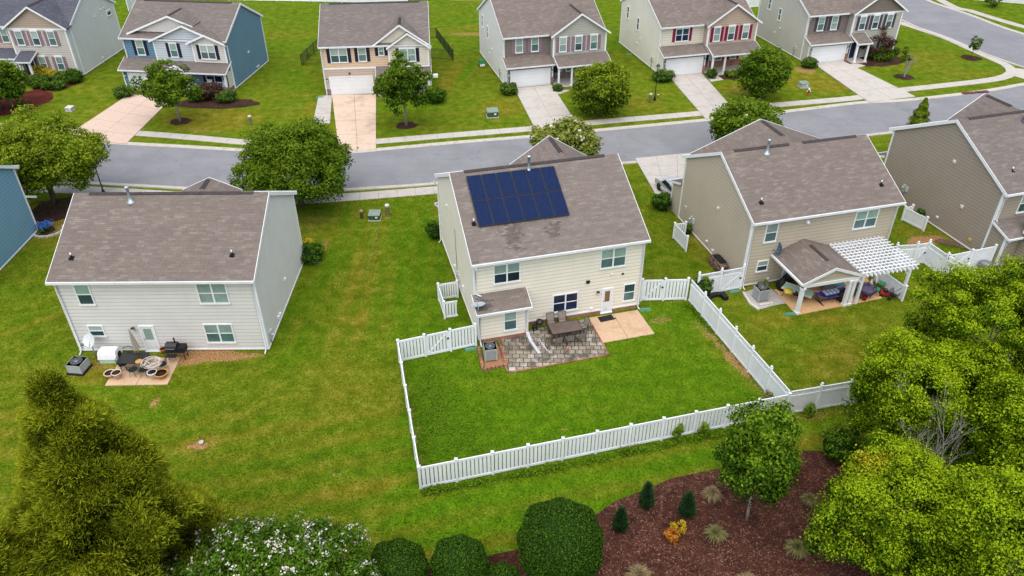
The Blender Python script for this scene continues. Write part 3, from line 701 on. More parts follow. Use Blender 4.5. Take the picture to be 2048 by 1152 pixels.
# ---- the front facing houses across the street
def W1(p, T, a, b, mats, z=(3.47, 5.05), sh=None, up='glass_blind', lo='glass_mid', dbl=False):
    window(p, T, a, b, z[0], z[1], dbl, up, lo)
    hd = MB(); hd.box(a - .04, b + .04, -.09, 0, z[1], z[1] + .14, M['trim'], T); hd.build('window_head', p)
    if sh is not None:
        shutter(p, T, a - .36, a - .03, z[0] - .02, z[1] + .02, sh); shutter(p, T, b + .03, b + .36, z[0] - .02, z[1] + .02, sh)
def type_gable(name, label, x, y, yaw, w, d, h, s, side, upper, wing, low, base, roof, sh, small_porch=False, dz=0., left_w=None, panel=None, uw=5.4, wins=(6.5, 8.3, 10.1), lows=(9.6,)):
    H = house(name, label, x, y, yaw, w, d, h, s, (side, roof), .12, near_mat=upper, vent=(.6, 6.0))
    F1 = FRONT(-.97); zt = h - .1; apex = (uw + w) / 2
    # upper floor of the wing
    m = MB(); zb = 2.95 if not small_porch else .12
    laps(m, [(uw, zb), (w, zb), (w, zt), (uw, zt)], F1, wing)
    laps(m, [(0, zb), (.97, zb), (.97, zt), (0, zt)], LEFT(uw), wing); laps(m, [(-.97, zb), (0, zb), (0, zt), (-.97, zt)], RIGHT(w), side)
    m.build('wing_wall', H)
    t = MB(); c = .13; tm = M['trim']
    for a, b in ((uw - .03, uw + c), (w - c, w + .03)): t.box(a, b, -1.004, -.97, zb, zt, tm)
    t.box(uw - .034, uw, -.97, -.85, zb, zt, tm).box(w, w + .034, -.97, -.85, zb, zt, tm)
    if panel: t.box(uw + c, w - c, -1.0, -.97, zt - .22, zt - .06, tm)
    if not small_porch: t.box(uw, w, -1.0, -.97, zb, zb + .12, tm)
    t.build('wing_trim', H)
    gable(H, apex, apex - uw + .33, w - apex + .33, zt + .3 + .65 * (w - apex) - .1, .65, -1.32, 5.2, roof, panel or wing, -.97, zt - .02, lim=(0, w), vcut=-.05)
    zw = (3.47 + dz, 5.05 + dz)
    for i, u in enumerate(wins): W1(H, F1, u - .43, u + .43, None, zw, sh, lo='glass_mid' if i != 1 else 'glass')
    if left_w == 'double': W1(H, F0, 1.84, 3.5, None, (3.5 + dz, 4.95 + dz), sh, 'glass', 'glass_navy', True)
    else:
        for a in (1.33, 3.13): W1(H, F0, a, a + .87, None, zw, sh)
    # garage
    g = MB(); FG = FRONT(-1.35)
    laps(g, [(0, .05), (5.3, .05), (5.3, 2.5), (0, 2.5)], FG, low); laps(g, [(0, .05), (1.35, .05), (1.35, 2.5), (0, 3.0)], LEFT(0), side); laps(g, [(-1.35, .05), (0, .05), (0, 3.0), (-1.35, 2.5)], RIGHT(5.3), low)
    g.box(-.034, .0, -1.35, -1.2, .05, 2.45, tm).box(-.03, .15, -1.384, -1.35, .05, 2.45, tm).box(5.18, 5.33, -1.384, -1.35, .9, 2.45, tm)
    g.box(5.05, 5.36, -1.46, -1.35, 0, .9, base).box(5.3, 5.36, -1.35, -.3, 0, .9, base)
    g.build('garage', H); garage_door(H, FG, .38, 5.02, .0, 2.0)
    lantern(H, FG, .2, 1.6); lantern(H, FG, 5.17, 1.6)
    lean(H, -.15, 5.42, -.01, 3.1, -1.75, 2.42, roof)
    downspout(H, .08, 0, 3.0, 5.2 + dz, kick=(0, -.1)); downspout(H, .06, -1.35, 0, 2.4)
    # porch
    pw = 7.35 if small_porch else w + .1
    lean(H, 5.44, pw, -.98, 3.12, -2.85, 2.42, roof)
    fl = MB(); fl.box(5.36, pw - .05, -2.75, -.02, -.2, .14, M['conc_pale']); fl.box(5.34, pw - .03, -2.79, -2.75, -.2, .1, base); fl.build('porch_floor', H)
    for u in ((5.6, 7.05) if small_porch else (5.6, 7.1, w - .1)):
        k = MB(); k.box(u - .09, u + .09, -2.7, -2.52, .14, 2.3, tm).box(u - .13, u + .13, -2.74, -2.48, .14, .3, tm).box(u - .13, u + .13, -2.74, -2.48, 2.16, 2.3, tm); k.build('porch_column', H)
    bmn = MB(); bmn.box(5.44, pw - .03, -2.72, -2.5, 2.3, 2.42, tm); bmn.build('porch_beam', H)
    if small_porch:
        fr = MB(); fr.box(5.42, 7.2, -1.01, -.985, .14, 2.3, M['shutter_navy']); fr.build('entry_recess', H)
        door(H, FRONT(-1.02), 5.75, 6.65, .14, 2.2, leaf=M['shutter_navy'], half=False)
        for u in lows: W1(H, F1, u - .43, u + .43, None, (.65 + dz, 2.2 + dz), sh)
    else:
        lw = MB(); laps(lw, [(5.4, .9), (w, .9), (w, 2.9), (5.4, 2.9)], FRONT(-.05), S['ivory']); lw.box(5.36, w, -.16, -.04, .1, .9, base); lw.box(6.55, 6.68, -.09, -.05, .9, 2.6, tm); lw.build('lower_wall', H)
        door(H, FRONT(-.1), 5.55, 6.45, .14, 2.15, leaf=M['shutter_navy'], half=False)
        for u in (7.65, 9.5): W1(H, FRONT(-.08), u - .42, u + .42, None, (.95, 2.3), sh)
    LL = LEFT(0)
    return H
D_ = type_gable('house', 'pale grey house in the top left corner with a slate blue roof and mauve shutters', -60.91, 88.44, -2.92, 11.4, 10.26, 5.79, .548, S['pale_grey'], S['peach_dark'], S['dwing'], S['peach_dark'], M['brick'], M['roof_slate'], M['shutter_mauve'], True, .27, None, S['dgable'], 4.8, (5.9, 7.72, 9.6), (7.6, 9.6))
window(D_, RIGHT(11.4), 8.2, 9.2, 4.5, 5.1, up='glass_navy', lo='glass_navy', frac=.3)
for sv, z in ((5.5, 5.2), (7.1, 5.6), (7.9, 5.6), (4.6, .6)): wall_knob(D_, RIGHT(11.4), sv, z, .08)
G_ = type_gable('house', 'silver sided house with mauve shutters, third from the right across the street', -.86, 84.39, 14.94, 11.56, 11.75, 5.42, .503, S['silver'], S['taupe'], S['wing_grey'], S['taupe'], M['stone'], M['roof'], M['shutter_mauve'])
H_ = type_gable('house', 'cream house with burgundy shutters across the street', 16.89, 88.12, 14.64, 11.53, 11.94, 5.43, .502, S['cream'], S['ivory'], S['wing_pink'], S['clay'], M['brick'], M['roof'], M['shutter_red'], left_w='double')
I_ = type_gable('house', 'grey taupe corner house with slate shutters at the top right', 34.92, 92.42, 14.42, 12.02, 10.97, 5.52, .499, S['dwing'], S['taupe'], S['wing_grey'], S['wing_grey'], M['brick'], M['roof'], M['shutter_slate'], True, 0., None, S['taupe'], 5.45, (6.7, 8.48, 10.35), (10.3,))
for Hh, us in ((G_, ((-9.9, 3.7), (-7.3, 3.1))), (H_, ((-9.7, 3.7), (-6.4, 3.2))), (I_, ((-8.6, 3.9), (-6.0, 3.2)))):
    for sv, z in us: window(Hh, LEFT(0), sv - .32, sv + .32, z, z + 1.45, up='glass_mid' if Hh is I_ else 'glass', lo='glass_mid' if Hh is I_ else 'glass_navy')
    meter(Hh, LEFT(0), -1.6, 1.2); wall_knob(Hh, LEFT(0), -6.4, 1.6, .09); wall_knob(Hh, LEFT(0), -5.4, 2.4, .09)

# ---- house E: blue house
Eh = house('house', 'blue house with navy shutters and several white edged gables, top left', -42.36, 84.56, -7.1, 11.84, 9.61, 5.55, .525, (S['blue'], M['roof_grey']), .12)
m = MB(); laps(m, [(3.65, 3.1), (8.15, 3.1), (8.15, 5.3), (3.65, 5.3)], FRONT(-.28), S['lightblue']); laps(m, [(8.15, 3.1), (11.84, 3.1), (11.84, 5.2), (8.15, 5.2)], FRONT(-.5), S['offwhite'])
laps(m, [(0, 3.1), (.28, 3.1), (.28, 5.3), (0, 5.3)], LEFT(3.65), S['lightblue']); laps(m, [(-.5, 3.1), (0, 3.1), (0, 5.2), (-.5, 5.2)], RIGHT(11.84), S['blue']); laps(m, [(.28, 3.1), (.5, 3.1), (.5, 5.2), (.28, 5.2)], LEFT(8.15), S['offwhite'])
for a, v0 in ((3.62, -.31), (8.12, -.53), (11.74, -.53)): m.box(a, a + .13, v0, v0 + .03, 3.1, 5.2, M['trim'])
m.build('wing_wall', Eh)
gable(Eh, 7.5, 4.1, 4.5, 7.0, .42, -.62, 4.2, M['roof_grey'], S['lightblue'], -.28, 5.2, vent=False, lim=(0, 11.84), vcut=-.05)
gable(Eh, 5.75, 5.1, 2.6, 7.75, .385, .1, 5.2, M['roof_grey'], S['offwhite'], .4, 5.95, style='battens')
gable(Eh, 9.9, 2.2, 2.1, 6.15, .42, -.85, 1.0, M['roof_grey'], S['offwhite'], -.5, 5.15, style='battens', vent=False, lim=(0, 11.84), vcut=-.05)
W1(Eh, F0, 1.42, 2.34, None, (3.5, 5.1), M['shutter_navy']); W1(Eh, FRONT(-.28), 5.42, 6.3, None, (3.5, 5.0), M['shutter_navy']); W1(Eh, FRONT(-.5), 9.0, 10.7, None, (3.5, 5.0), M['shutter_navy'], dbl=True)
g = MB(); FG = FRONT(-1.45); laps(g, [(-.1, .05), (5.5, .05), (5.5, 2.5), (-.1, 2.5)], FG, S['blue']); laps(g, [(0, .05), (1.45, .05), (1.45, 2.5), (0, 3.1)], LEFT(-.1), S['blue'])
laps(g, [(-1.45, .05), (0, .05), (0, 3.1), (-1.45, 2.5)], RIGHT(5.5), S['blue']); g.box(-.13, .03, -1.484, -1.45, .05, 2.45, M['trim']).box(5.05, 5.5, -1.5, -1.45, 0, .8, M['stone']).box(-.1, .4, -1.5, -1.45, 0, .35, M['stone']); g.build('garage', Eh)
garage_door(Eh, FG, .45, 5.0, 0, 2.0); lantern(Eh, FG, .2, 1.7)
lean(Eh, -.3, 12.0, -.02, 3.22, -1.85, 2.38, M['roof_grey'])
gable(Eh, 6.35, 1.0, 1.0, 3.2, .55, -2.0, -.5, M['roof_grey'], S['offwhite'], -1.9, 2.62, vent=False)
p = MB(); p.box(5.5, 11.84, -1.7, 0, -.2, .14, M['conc_pale']); p.box(7.4, 11.82, -1.66, -1.5, .14, .85, M['stone']).box(11.68, 11.84, -1.5, -.1, .14, .6, M['stone']); p.build('porch_floor', Eh)
for u in (5.75, 7.35, 11.7):
    k = MB(); k.box(u - .1, u + .1, -1.66, -1.46, .14, 2.3, M['trim']).box(u - .14, u + .14, -1.7, -1.42, .14, .32, M['trim']); k.build('porch_column', Eh)
q = MB(); laps(q, [(-1.2, .6), (-.05, .6), (-.05, 2.3), (-1.2, 2.3)], RIGHT(11.8), S['offwhite']); q.box(-.16, .0, -.06, -.0, .12, 2.35, M['trim'], RIGHT(11.84)); q.build('porch_side_panel', Eh)
W1(Eh, F0, 8.7, 10.6, None, (.75, 2.2), M['shutter_navy'], 'glass', 'glass_navy', True); door(Eh, F0, 6.1, 7.0, .14, 2.2, leaf=M['shutter_navy'], half=False)
wall_knob(Eh, RIGHT(11.84), 4.7, 2.7, .1); wall_knob(Eh, RIGHT(11.84), 6.2, .5, .08); wall_knob(Eh, RIGHT(11.84), 6.6, .5, .08)
downspout(Eh, .1, 0, 3.1, 5.3, kick=(0, -.1)); downspout(Eh, .05, -1.45, 0, 2.35)

# ---- house F: peach house
Fh = house('house', 'peach coloured house with navy shutters and two cream gables, top centre', -20.15, 81.21, 4.98, 11.35, 11.0, 5.49, .5, (S['peach'], M['roof_grey']), .1, near_mat=S['peach'], near_poly=[(0, 2.95), (11.35, 2.95), (11.35, 5.45), (0, 5.45)])
m = MB(); laps(m, [(0, .7), (5.6, .7), (5.6, 2.85), (0, 2.85)], F0, S['peach_dark']); m.box(.1, 5.6, -.05, 0, 2.83, 2.97, M['trim']).box(-.04, .55, -.08, 0, 0, .7, M['stone']).box(5.1, 5.7, -.08, 0, 0, .9, M['stone']); laps(m, [(5.6, .1), (11.35, .1), (11.35, 2.95), (5.6, 2.95)], FRONT(.9), S['ivory']); m.build('lower_wall', Fh)
m = MB(); laps(m, [(7.1, 2.95), (11.35, 2.95), (11.35, 5.2), (7.1, 5.2)], FRONT(-.3), S['ivory']); laps(m, [(0, 2.95), (.3, 2.95), (.3, 5.2), (0, 5.2)], LEFT(7.1), S['ivory']); laps(m, [(-.3, 2.95), (0, 2.95), (0, 5.2), (-.3, 5.2)], RIGHT(11.35), S['ivory'])
m.box(11.25, 11.38, -.334, -.3, 2.95, 5.2, M['trim']).box(7.07, 7.2, -.334, -.3, 2.95, 5.2, M['trim']).box(7.1, 11.35, -.33, -.3, 2.95, 3.08, M['trim']); m.build('wing_wall', Fh)
gable(Fh, 8.45, 2.95, 3.2, 7.42, .7, -.38, 4.2, M['roof_grey'], S['ivory'], -.02, 5.3, style='battens', lim=(0, 11.35), vcut=-.02)
gable(Fh, 9.22, 2.25, 2.35, 6.62, .66, -.65, 1.6, M['roof_grey'], S['ivory'], -.3, 5.15, style='battens', vent=False, lim=(0, 11.35), vcut=-.02)
W1(Fh, F0, .97, 2.77, None, (3.57, 5.1), M['shutter_navy'], dbl=True); W1(Fh, F0, 3.88, 4.76, None, (3.62, 5.08), M['shutter_navy']); W1(Fh, F0, 6.05, 6.65, None, (4.2, 5.1), M['shutter_navy']); W1(Fh, FRONT(-.3), 8.25, 9.98, None, (3.55, 4.95), M['shutter_navy'], dbl=True)
garage_door(Fh, F0, .5, 5.2, 0, 2.05); lantern(Fh, F0, .3, 1.7); wall_knob(Fh, F0, 2.75, 2.35, .08, 'black_plastic', 'flood_light')
lean(Fh, 5.62, 11.5, -.02, 3.02, -1.3, 2.25, M['roof_grey'])
p = MB(); p.box(5.65, 11.35, -1.15, .9, -.2, .14, M['conc_pale']); p.build('porch_floor', Fh)
for u in (5.9, 8.0, 11.2):
    k = MB(); k.box(u - .11, u + .11, -1.12, -.9, .14, 2.2, M['trim']).box(u - .15, u + .15, -1.16, -.86, .14, .32, M['trim']); k.build('porch_column', Fh)
door(Fh, FRONT(.87), 6.2, 7.1, .14, 2.2, leaf=M['shutter_navy'], half=False); W1(Fh, FRONT(.88), 8.5, 10.2, None, (.9, 2.3), M['shutter_navy'], dbl=True)
downspout(Fh, .08, 0, 0, 5.2); sb = MB(); sb.box(11.6, 12.2, -.9, -.5, 1.9, 2.2, M['trim']); sb.box(11.35, 11.6, -.8, -.6, 1.98, 2.1, M['trim']); sb.build('side_awning', Fh)

# ------------------------------------------------------------------ the site
def seg_off(pts, d):
    out = []
    for i, p in enumerate(pts):
        a = Vector(pts[max(i - 1, 0)][:2]); b = Vector(pts[min(i + 1, len(pts) - 1)][:2]); t = (b - a).normalized(); out.append((p[0] - t.y * d, p[1] + t.x * d))
    return out
def smooth(pts, n=4):
    P = [Vector(p[:2]) for p in pts]; out = []
    for i in range(len(P) - 1):
        p0, p1, p2, p3 = P[max(i - 1, 0)], P[i], P[i + 1], P[min(i + 2, len(P) - 1)]
        for k in range(n):
            t = k / n; out.append(.5 * ((2 * p1) + (p2 - p0) * t + (2 * p0 - 5 * p1 + 4 * p2 - p3) * t * t + (3 * p1 - p0 - 3 * p2 + p3) * t ** 3))
    out.append(P[-1]); return [(p.x, p.y) for p in out]
def ribbon(mb, pts, prof, mat):
    L = [seg_off(pts, d) for d, z in prof]
    for i in range(len(pts) - 1):
        for k in range(len(prof) - 1):
            mb.poly([(*L[k][i], prof[k][1]), (*L[k][i + 1], prof[k][1]), (*L[k + 1][i + 1], prof[k + 1][1]), (*L[k + 1][i], prof[k + 1][1])], mat)
def resample(pts, step):
    out = [pts[0]]; acc = 0.; prev = Vector(pts[0])
    for p in pts[1:]:
        q = Vector(p); l = (q - prev).length
        while acc + l >= step:
            t = (step - acc) / l; prev = prev.lerp(q, t); out.append((prev.x, prev.y)); l = (q - prev).length; acc = 0
        acc += l; prev = q
    return out
def walk(name, pts, width, mat, z=.035, step=1.55):
    pts = resample(pts, step); mb = MB()
    a, b = seg_off(pts, width / 2), seg_off(pts, -width / 2)
    for i in range(len(pts) - 1):
        Q = [Vector(x) for x in (a[i], b[i], b[i + 1], a[i + 1])]; e = .02
        t = (Q[3] - Q[0]).normalized() * e
        mb.poly([(*(Q[0] + t), z), (*(Q[1] + t), z), (*Q[2], z), (*Q[3], z)], mat)
        mb.poly([(*Q[0], z - .008), (*Q[1], z - .008), (*Q[2], z - .008), (*Q[3], z - .008)], M['joint'])
    for side in (a, b):
        for i in range(len(pts) - 1): mb.poly([(*side[i], z), (*side[i + 1], z), (*side[i + 1], -.05), (*side[i], -.05)], mat)
    return struct(name, mb)
def slabs(name, q, nu, nv, mat, z=.03, gap=.025, thick=.1):
    # q: four ground corners in order; nu panels along q0-q1, nv along q1-q2
    q = [Vector(p[:2]) for p in q]; mb = MB()
    def at(u, v): return q[0].lerp(q[1], u).lerp(q[3].lerp(q[2], u), v)
    lu = (q[1] - q[0]).length; lv = (q[2] - q[1]).length; gu, gv = gap / lu / 2, gap / lv / 2
    mb.poly([(*p, z - .01) for p in q], M['joint'])
    for i in range(nu):
        for j in range(nv):
            u0, u1 = i / nu + (gu if i else 0), (i + 1) / nu - (gu if i < nu - 1 else 0); v0, v1 = j / nv + (gv if j else 0), (j + 1) / nv - (gv if j < nv - 1 else 0)
            mb.poly([(*at(u0, v0), z), (*at(u1, v0), z), (*at(u1, v1), z), (*at(u0, v1), z)], mat)
    for i in range(4): mb.poly([(*q[i], z), (*q[(i + 1) % 4], z), (*q[(i + 1) % 4], z - thick), (*q[i], z - thick)], mat)
    return struct(name, mb)
def blob(cx, cy, rx, ry, a=0., n=22, j=.12, seed=0):
    r = random.Random(seed); out = []
    for k in range(n):
        t = 2 * math.pi * k / n; f = 1 + r.uniform(-j, j); x, y = rx * math.cos(t) * f, ry * math.sin(t) * f
        out.append((cx + x * math.cos(a) - y * math.sin(a), cy + x * math.sin(a) + y * math.cos(a)))
    return out

# main street
kerb_far = [(-110., 77.), (-70., 72.5), (-47.13, 69.82, -0.00), (-39.33, 68.60, 0.00), (-30.32, 67.40, 0.00), (-25.40, 66.70, 0.00), (-19.66, 66.11, -0.00), (-15.03, 66.19, 0.00), (-12.31, 66.73, 0.00), (-5.86, 68.16, 0.00), (1.78, 69.63, 0.00), (8.69, 71.16, 0.00), (20.05, 73.75, 0.00), (28.24, 75.82, 0.00), (36.90, 78.27, 0.00), (41.95, 78.96, 0.00), (51.18, 81.42, 0.00), (57.25, 83.72, 0.00)]
corner = [(60.3, 85.0), (62.4, 87.3), (62.2, 89.6), (60.77, 90.13, 0.00), (58.73, 95.23, -0.00), (56.72, 101.03, 0.00), (54.46, 111.15, 0.00), (53.37, 118.41, 0.00), (53.2, 130.), (52.5, 170.)]
kerb_near = [(-110., 68.), (-70., 64.), (-44.83, 61.19, 0.00), (-35.32, 60.36, 0.00), (-27.73, 59.47, 0.00), (-21.41, 58.78, 0.00), (-17.15, 58.76, 0.00), (-13.74, 59.20, -0.00), (-8.52, 59.92, 0.00), (-5.37, 60.57, -0.00), (1.18, 62.11, 0.00), (9.98, 64.21, -0.00), (15.43, 65.24, -0.00), (24., 67.6), (34., 70.2), (44., 72.6), (60., 75.6), (90., 79.), (130., 82.)]
kf = smooth(kerb_far + corner, 4); kn = smooth(kerb_near, 4)
r2 = [(66., 170.), (63.5, 130.), (62.53, 120.62, -0.00), (64.89, 112.60, 0.00), (67.66, 102.69, 0.00), (75., 92.), (84., 87.5), (130., 90.)]
r2s = smooth(r2, 4)
mb = MB(); mb.poly([(x, y, .008) for x, y in kn] + [(x, y, .008) for x, y in reversed(r2s)] + [(x, y, .008) for x, y in reversed(kf)], M['asphalt']); struct('road', mb)
prof = [(0, .016), (.34, .022), (.4, .075), (.54, .085), (.56, -.05)]
mb = MB(); ribbon(mb, kf, prof, M['kerb']); ribbon(mb, kn, [(-d, z) for d, z in prof], M['kerb']); ribbon(mb, r2s, [(d, z) for d, z in prof], M['kerb']); struct('kerb', mb)
walk('pavement', smooth([(-110., 81.5), (-75., 77.), (-56.73, 73.74, 0.00), (-50.74, 72.93, 0.00), (-43.29, 72.00, -0.00), (-36.44, 70.96, 0.00), (-31.19, 69.96, -0.00), (-26.03, 68.86, 0.00), (-22.02, 68.14, 0.00), (-18.14, 67.78, 0.00)], 4), 1.15, M['conc'])
walk('pavement', smooth([(-13.32, 68.78, 0.00), (-6.00, 70.28, 0.00), (2.32, 71.95, 0.00), (8.92, 73.56, 0.00), (19.44, 75.74, 0.00), (26.24, 77.64, 0.00), (37.12, 80.02, 0.00), (42.17, 82.10, 0.00), (47.20, 83.48, 0.00), (54.01, 85.37, 0.00), (56.80, 86.68, 0.00), (58.41, 88.38, 0.00), (58.93, 90.69, 0.00), (58.47, 92.92, 0.00), (57.77, 96.43, 0.00), (56.41, 102.35, 0.00), (53.53, 108.91, 0.00), (51.38, 115.11, 0.00), (51.5, 125.)], 4), 1.2, M['conc_pale'])
walk('pavement', smooth([(-90., 61.5), (-43.84, 59.37, -0.00), (-34.33, 58.67, 0.00), (-26.10, 57.54, 0.00), (-20.90, 56.89, 0.00), (-15.17, 57.30, 0.00), (-6.73, 58.70, 0.00), (-3.15, 59.51, 0.00)], 4), 1.35, M['conc'])
walk('pavement', smooth([(66., 165.), (64.79, 120.59, 0.00), (66.19, 114.97, 0.00), (69.66, 106.35, 0.00), (75.8, 97.5), (90., 92.)], 4), 1.35, M['conc'])
mb = MB(); sheet([(58.95, 89.61, -0.00), (57.58, 86.84, 0.00), (58.72, 85.17, 0.00), (60.90, 88.89, -0.00)], M['conc_pale'], .045, mb); struct('pavement', mb)
# driveways
slabs('driveway', [(-43.38, 69.68, 0.00), (-36.74, 68.35, 0.00), (-36.67, 79.08, 0.00), (-41.72, 81.94, 0.00)], 2, 5, M['conc_pink'], .09)
slabs('driveway', [(-16.15, 66.75, 0.00), (-12.72, 66.95, -0.00), (-14.78, 81.29, 0.00), (-19.56, 81.18, 0.00)], 2, 4, M['conc_tan'], .09)
slabs('driveway', [(-19.98, 73.36, -0.00), (-18.27, 73.35, -0.00), (-19.56, 81.18, 0.00), (-20.97, 80.89, 0.00)], 1, 3, M['conc'], .05)
slabs('driveway', [(2.40, 71.32, 0.00), (6.63, 72.55, 0.00), (4.49, 84.11, 0.00), (0.33, 83.03, 0.00)], 2, 4, M['conc_pale'], .09)
slabs('driveway', [(19.70, 74.01, 0.00), (23.26, 75.31, -0.00), (22.07, 88.14, 0.00), (18.09, 86.98, 0.00)], 2, 4, M['conc'], .09)
slabs('driveway', [(37.96, 78.55, 0.00), (43.58, 80.27, 0.00), (40.02, 92.13, 0.00), (36.17, 91.24, -0.00)], 2, 4, M['conc_pale'], .09)
slabs('driveway', [(11.29, 64.84, 0.00), (17.26, 66.10, 0.00), (14.6, 55.9), (12.06, 57.96, -0.00)], 3, 4, M['conc_pale'], .09)
slabs('driveway', [(-6.29, 60.10, 0.00), (-2.78, 61.24, 0.00), (-.2, 51.6), (-5., 50.4)], 2, 3, M['conc_pale'], .09)
slabs('driveway', [(-24.5, 59.), (-19., 58.6), (-19.6, 49.4), (-24.8, 49.3)], 2, 3, M['conc'], .09)
slabs('path', [(4.19, 81.16, 0.00), (5.41, 81.45, 0.00), (6.46, 82.52, 0.00), (5.25, 82.68, 0.00)], 1, 1, M['conc_pale'], .05)
slabs('path', [(22.58, 85.11, 0.00), (24.15, 85.76, 0.00), (23.68, 87.27, 0.00), (22.44, 87.11, 0.00)], 1, 1, M['conc_pale'], .05)
slabs('path', [(40.59, 89.58, 0.00), (42.10, 90.46, -0.00), (41.48, 91.19, -0.00), (39.86, 91.02, 0.00)], 1, 1, M['conc_pale'], .05)
slabs('patio', [(-23.85, 34.01, 0.00), (-20.22, 34.09, -0.00), (-20.33, 36.56, 0.00), (-23.91, 36.48, 0.00)], 2, 1, M['conc_patio'], .05)
slabs('patio', [(5.60, 37.87, 0.00), (9.07, 38.82, 0.00), (8.33, 41.36, 0.00), (4.97, 40.49, -0.00)], 2, 1, M['conc_patio'], .05)
slabs('patio', [(-0.19, 35.17, 0.00), (5.90, 36.79, 0.00), (5.03, 40.44, 0.00), (-0.77, 38.66, 0.00)], 1, 1, M['pavers'], .045)
slabs('patio', [(18.71, 40.76, 0.00), (25.09, 42.67, 0.00), (24.98, 45.88, 0.00), (18.06, 43.71, 0.00)], 2, 1, M['conc_orange'], .05)
slabs('patio', [(32.22, 118.62, 0.00), (35.71, 119.15, 0.00), (36.15, 120.88, 0.00), (32.75, 120.92, 0.00)], 1, 1, M['conc_pale'], .05)
# brick edging of the paver patio
def strip(mb, a, b, w, z0, z1, mat):
    a, b = Vector(a[:2]), Vector(b[:2]); l = (b - a).length; ang = math.atan2((b - a).y, (b - a).x)
    mb.box(0, l, -w / 2, w / 2, z0, z1, mat, TR(a.x, a.y) @ RZ(ang))
mb = MB()
for a, b in (((-0.25, 35.08, 0.00), (5.95, 36.74, 0.00)), ((5.95, 36.74, 0.00), (5.02, 40.33, 0.00)), ((-0.25, 35.08, 0.00), (-0.62, 36.53, 0.00))): strip(mb, a, b, .10, -.05, .06, M['brick_edge'])
tag(mb.build('brick_edging'), 'low red brick edging around the grey paver patio', 'edging')

# ground with painted variation
xs = np.concatenate([np.linspace(-500, -74, 12)[:-1], np.arange(-74, 82, .4), np.linspace(82, 500, 12)[1:]])
ys = np.concatenate([np.linspace(-200, 12, 8)[:-1], np.arange(12, 135, .4), np.linspace(135, 700, 14)[1:]])
X, Y = np.meshgrid(xs, ys); nx, ny = len(xs), len(ys)
tint = np.zeros((ny, nx, 4), np.float32); tint[..., 3] = 1; tint[..., 0] = .29
def wob(sc, seed):
    r = np.random.default_rng(seed); out = np.zeros_like(X)
    for k in range(7):
        a = r.uniform(0, 6.28); f = sc * (1.6 ** (k % 4)) * r.uniform(.7, 1.3); out += np.sin((X * np.cos(a) + Y * np.sin(a)) * f + r.uniform(0, 6.28)) / (1 + k % 4)
    return out
WB = wob(.5, 3)
def patch(c, rx, ry, ang, ch, amt, soft=.5):
    cx, cy = c[0], c[1]; a = R(ang); dx, dy = X - cx, Y - cy
    u = (dx * math.cos(a) + dy * math.sin(a)) / rx; v = (-dx * math.sin(a) + dy * math.cos(a)) / ry
    d = np.sqrt(u * u + v * v) + WB * .06
    f = np.clip((1.15 - d) / soft, 0, 1); f = f * f * (3 - 2 * f)
    tint[..., ch] += f * amt
def inpoly(P):
    ins = np.zeros(X.shape, bool); n = len(P)
    for i in range(n):
        x0, y0 = P[i][:2]; x1, y1 = P[(i + 1) % n][:2]
        c = ((y0 > Y) != (y1 > Y)) & (X < (x1 - x0) * (Y - y0) / (y1 - y0 + 1e-9) + x0); ins ^= c
    return ins
tint[..., 0] += np.clip((-13.5 - X) / 2.5, 0, 1) * (Y < 60) * .05
yard = inpoly([(-6.82, 36.12, 0.00), (-4.60, 26.23, 0.00), (15.48, 31.37, 0.00), (11.86, 42.44, 0.00), (8.40, 41.87, 0.00), (-2.01, 37.75, -0.00)])
tint[..., 0][yard] -= .25; tint[..., 2][yard] += .45
yc = inpoly([(12.22, 42.55, 0.00), (15.76, 31.37, 0.00), (30., 36.), (26., 46.), (15.80, 43.91, 0.00)]); tint[..., 0][yc] += .14
between = inpoly([(-10.33, 57.01, -0.00), (-6.84, 57.43, 0.00), (-2.17, 37.75, 0.00), (-6.82, 36.12, 0.00), (-8.23, 45.07, 0.00)]); tint[..., 2][between] += .35; tint[..., 0][between] -= .15
far = Y > 66; tint[..., 0][far] += .06; tint[..., 2][far] += .05
back = Y > 96; tint[..., 2][back] += .30
stripe = np.sin((X * math.sin(R(14.5)) * -1 + Y * math.cos(R(14.5))) * 2 * math.pi / 1.7 + WB * .5); low = Y < 32
tint[..., 0][low & ~yard] += (stripe * .24)[low & ~yard]
tint[..., 2][low & (X > -6)] += .38 + (stripe * -.4)[low & (X > -6)]; tint[..., 0][low & (X > -6)] -= .08
stripe2 = np.sin(X * 2 * math.pi / 1.35 + Y * .08 + WB * .4); mid_ = (Y > 38) & (Y < 57) & (X > -15) & (X < -2.5)
tint[..., 0][mid_] += (stripe2 * .22)[mid_]
st3 = np.sin((X * math.cos(R(-20)) + Y * math.sin(R(-20)) * -1) * 2 * math.pi / 1.3 + WB * .3); lf = (Y > 71) & (X < -17)
tint[..., 0][lf] += (st3 * .08)[lf]
P_ = patch
P_((-10.79, 41.50, 0.00), 1.6, 9, 0, 0, .20); P_((-10.41, 49.10, 0.00), .35, 6, 2, 1, .42); P_((-10.88, 45.09, -0.00), .3, 4, 3, 0, .5); P_((-9.94, 40.39, 0.00), .6, 1., 0, 0, .5)
P_((-16.33, 51.33, 0.00), 3., 3., 0, 0, .25); P_((-14.11, 49.84, 0.00), .45, .8, 0, 1, .5); P_((-13.52, 45.10, 0.00), .9, 5.5, -12, 2, .5); P_((-13.48, 37.30, 0.00), 1., 3.5, -18, 2, .4)
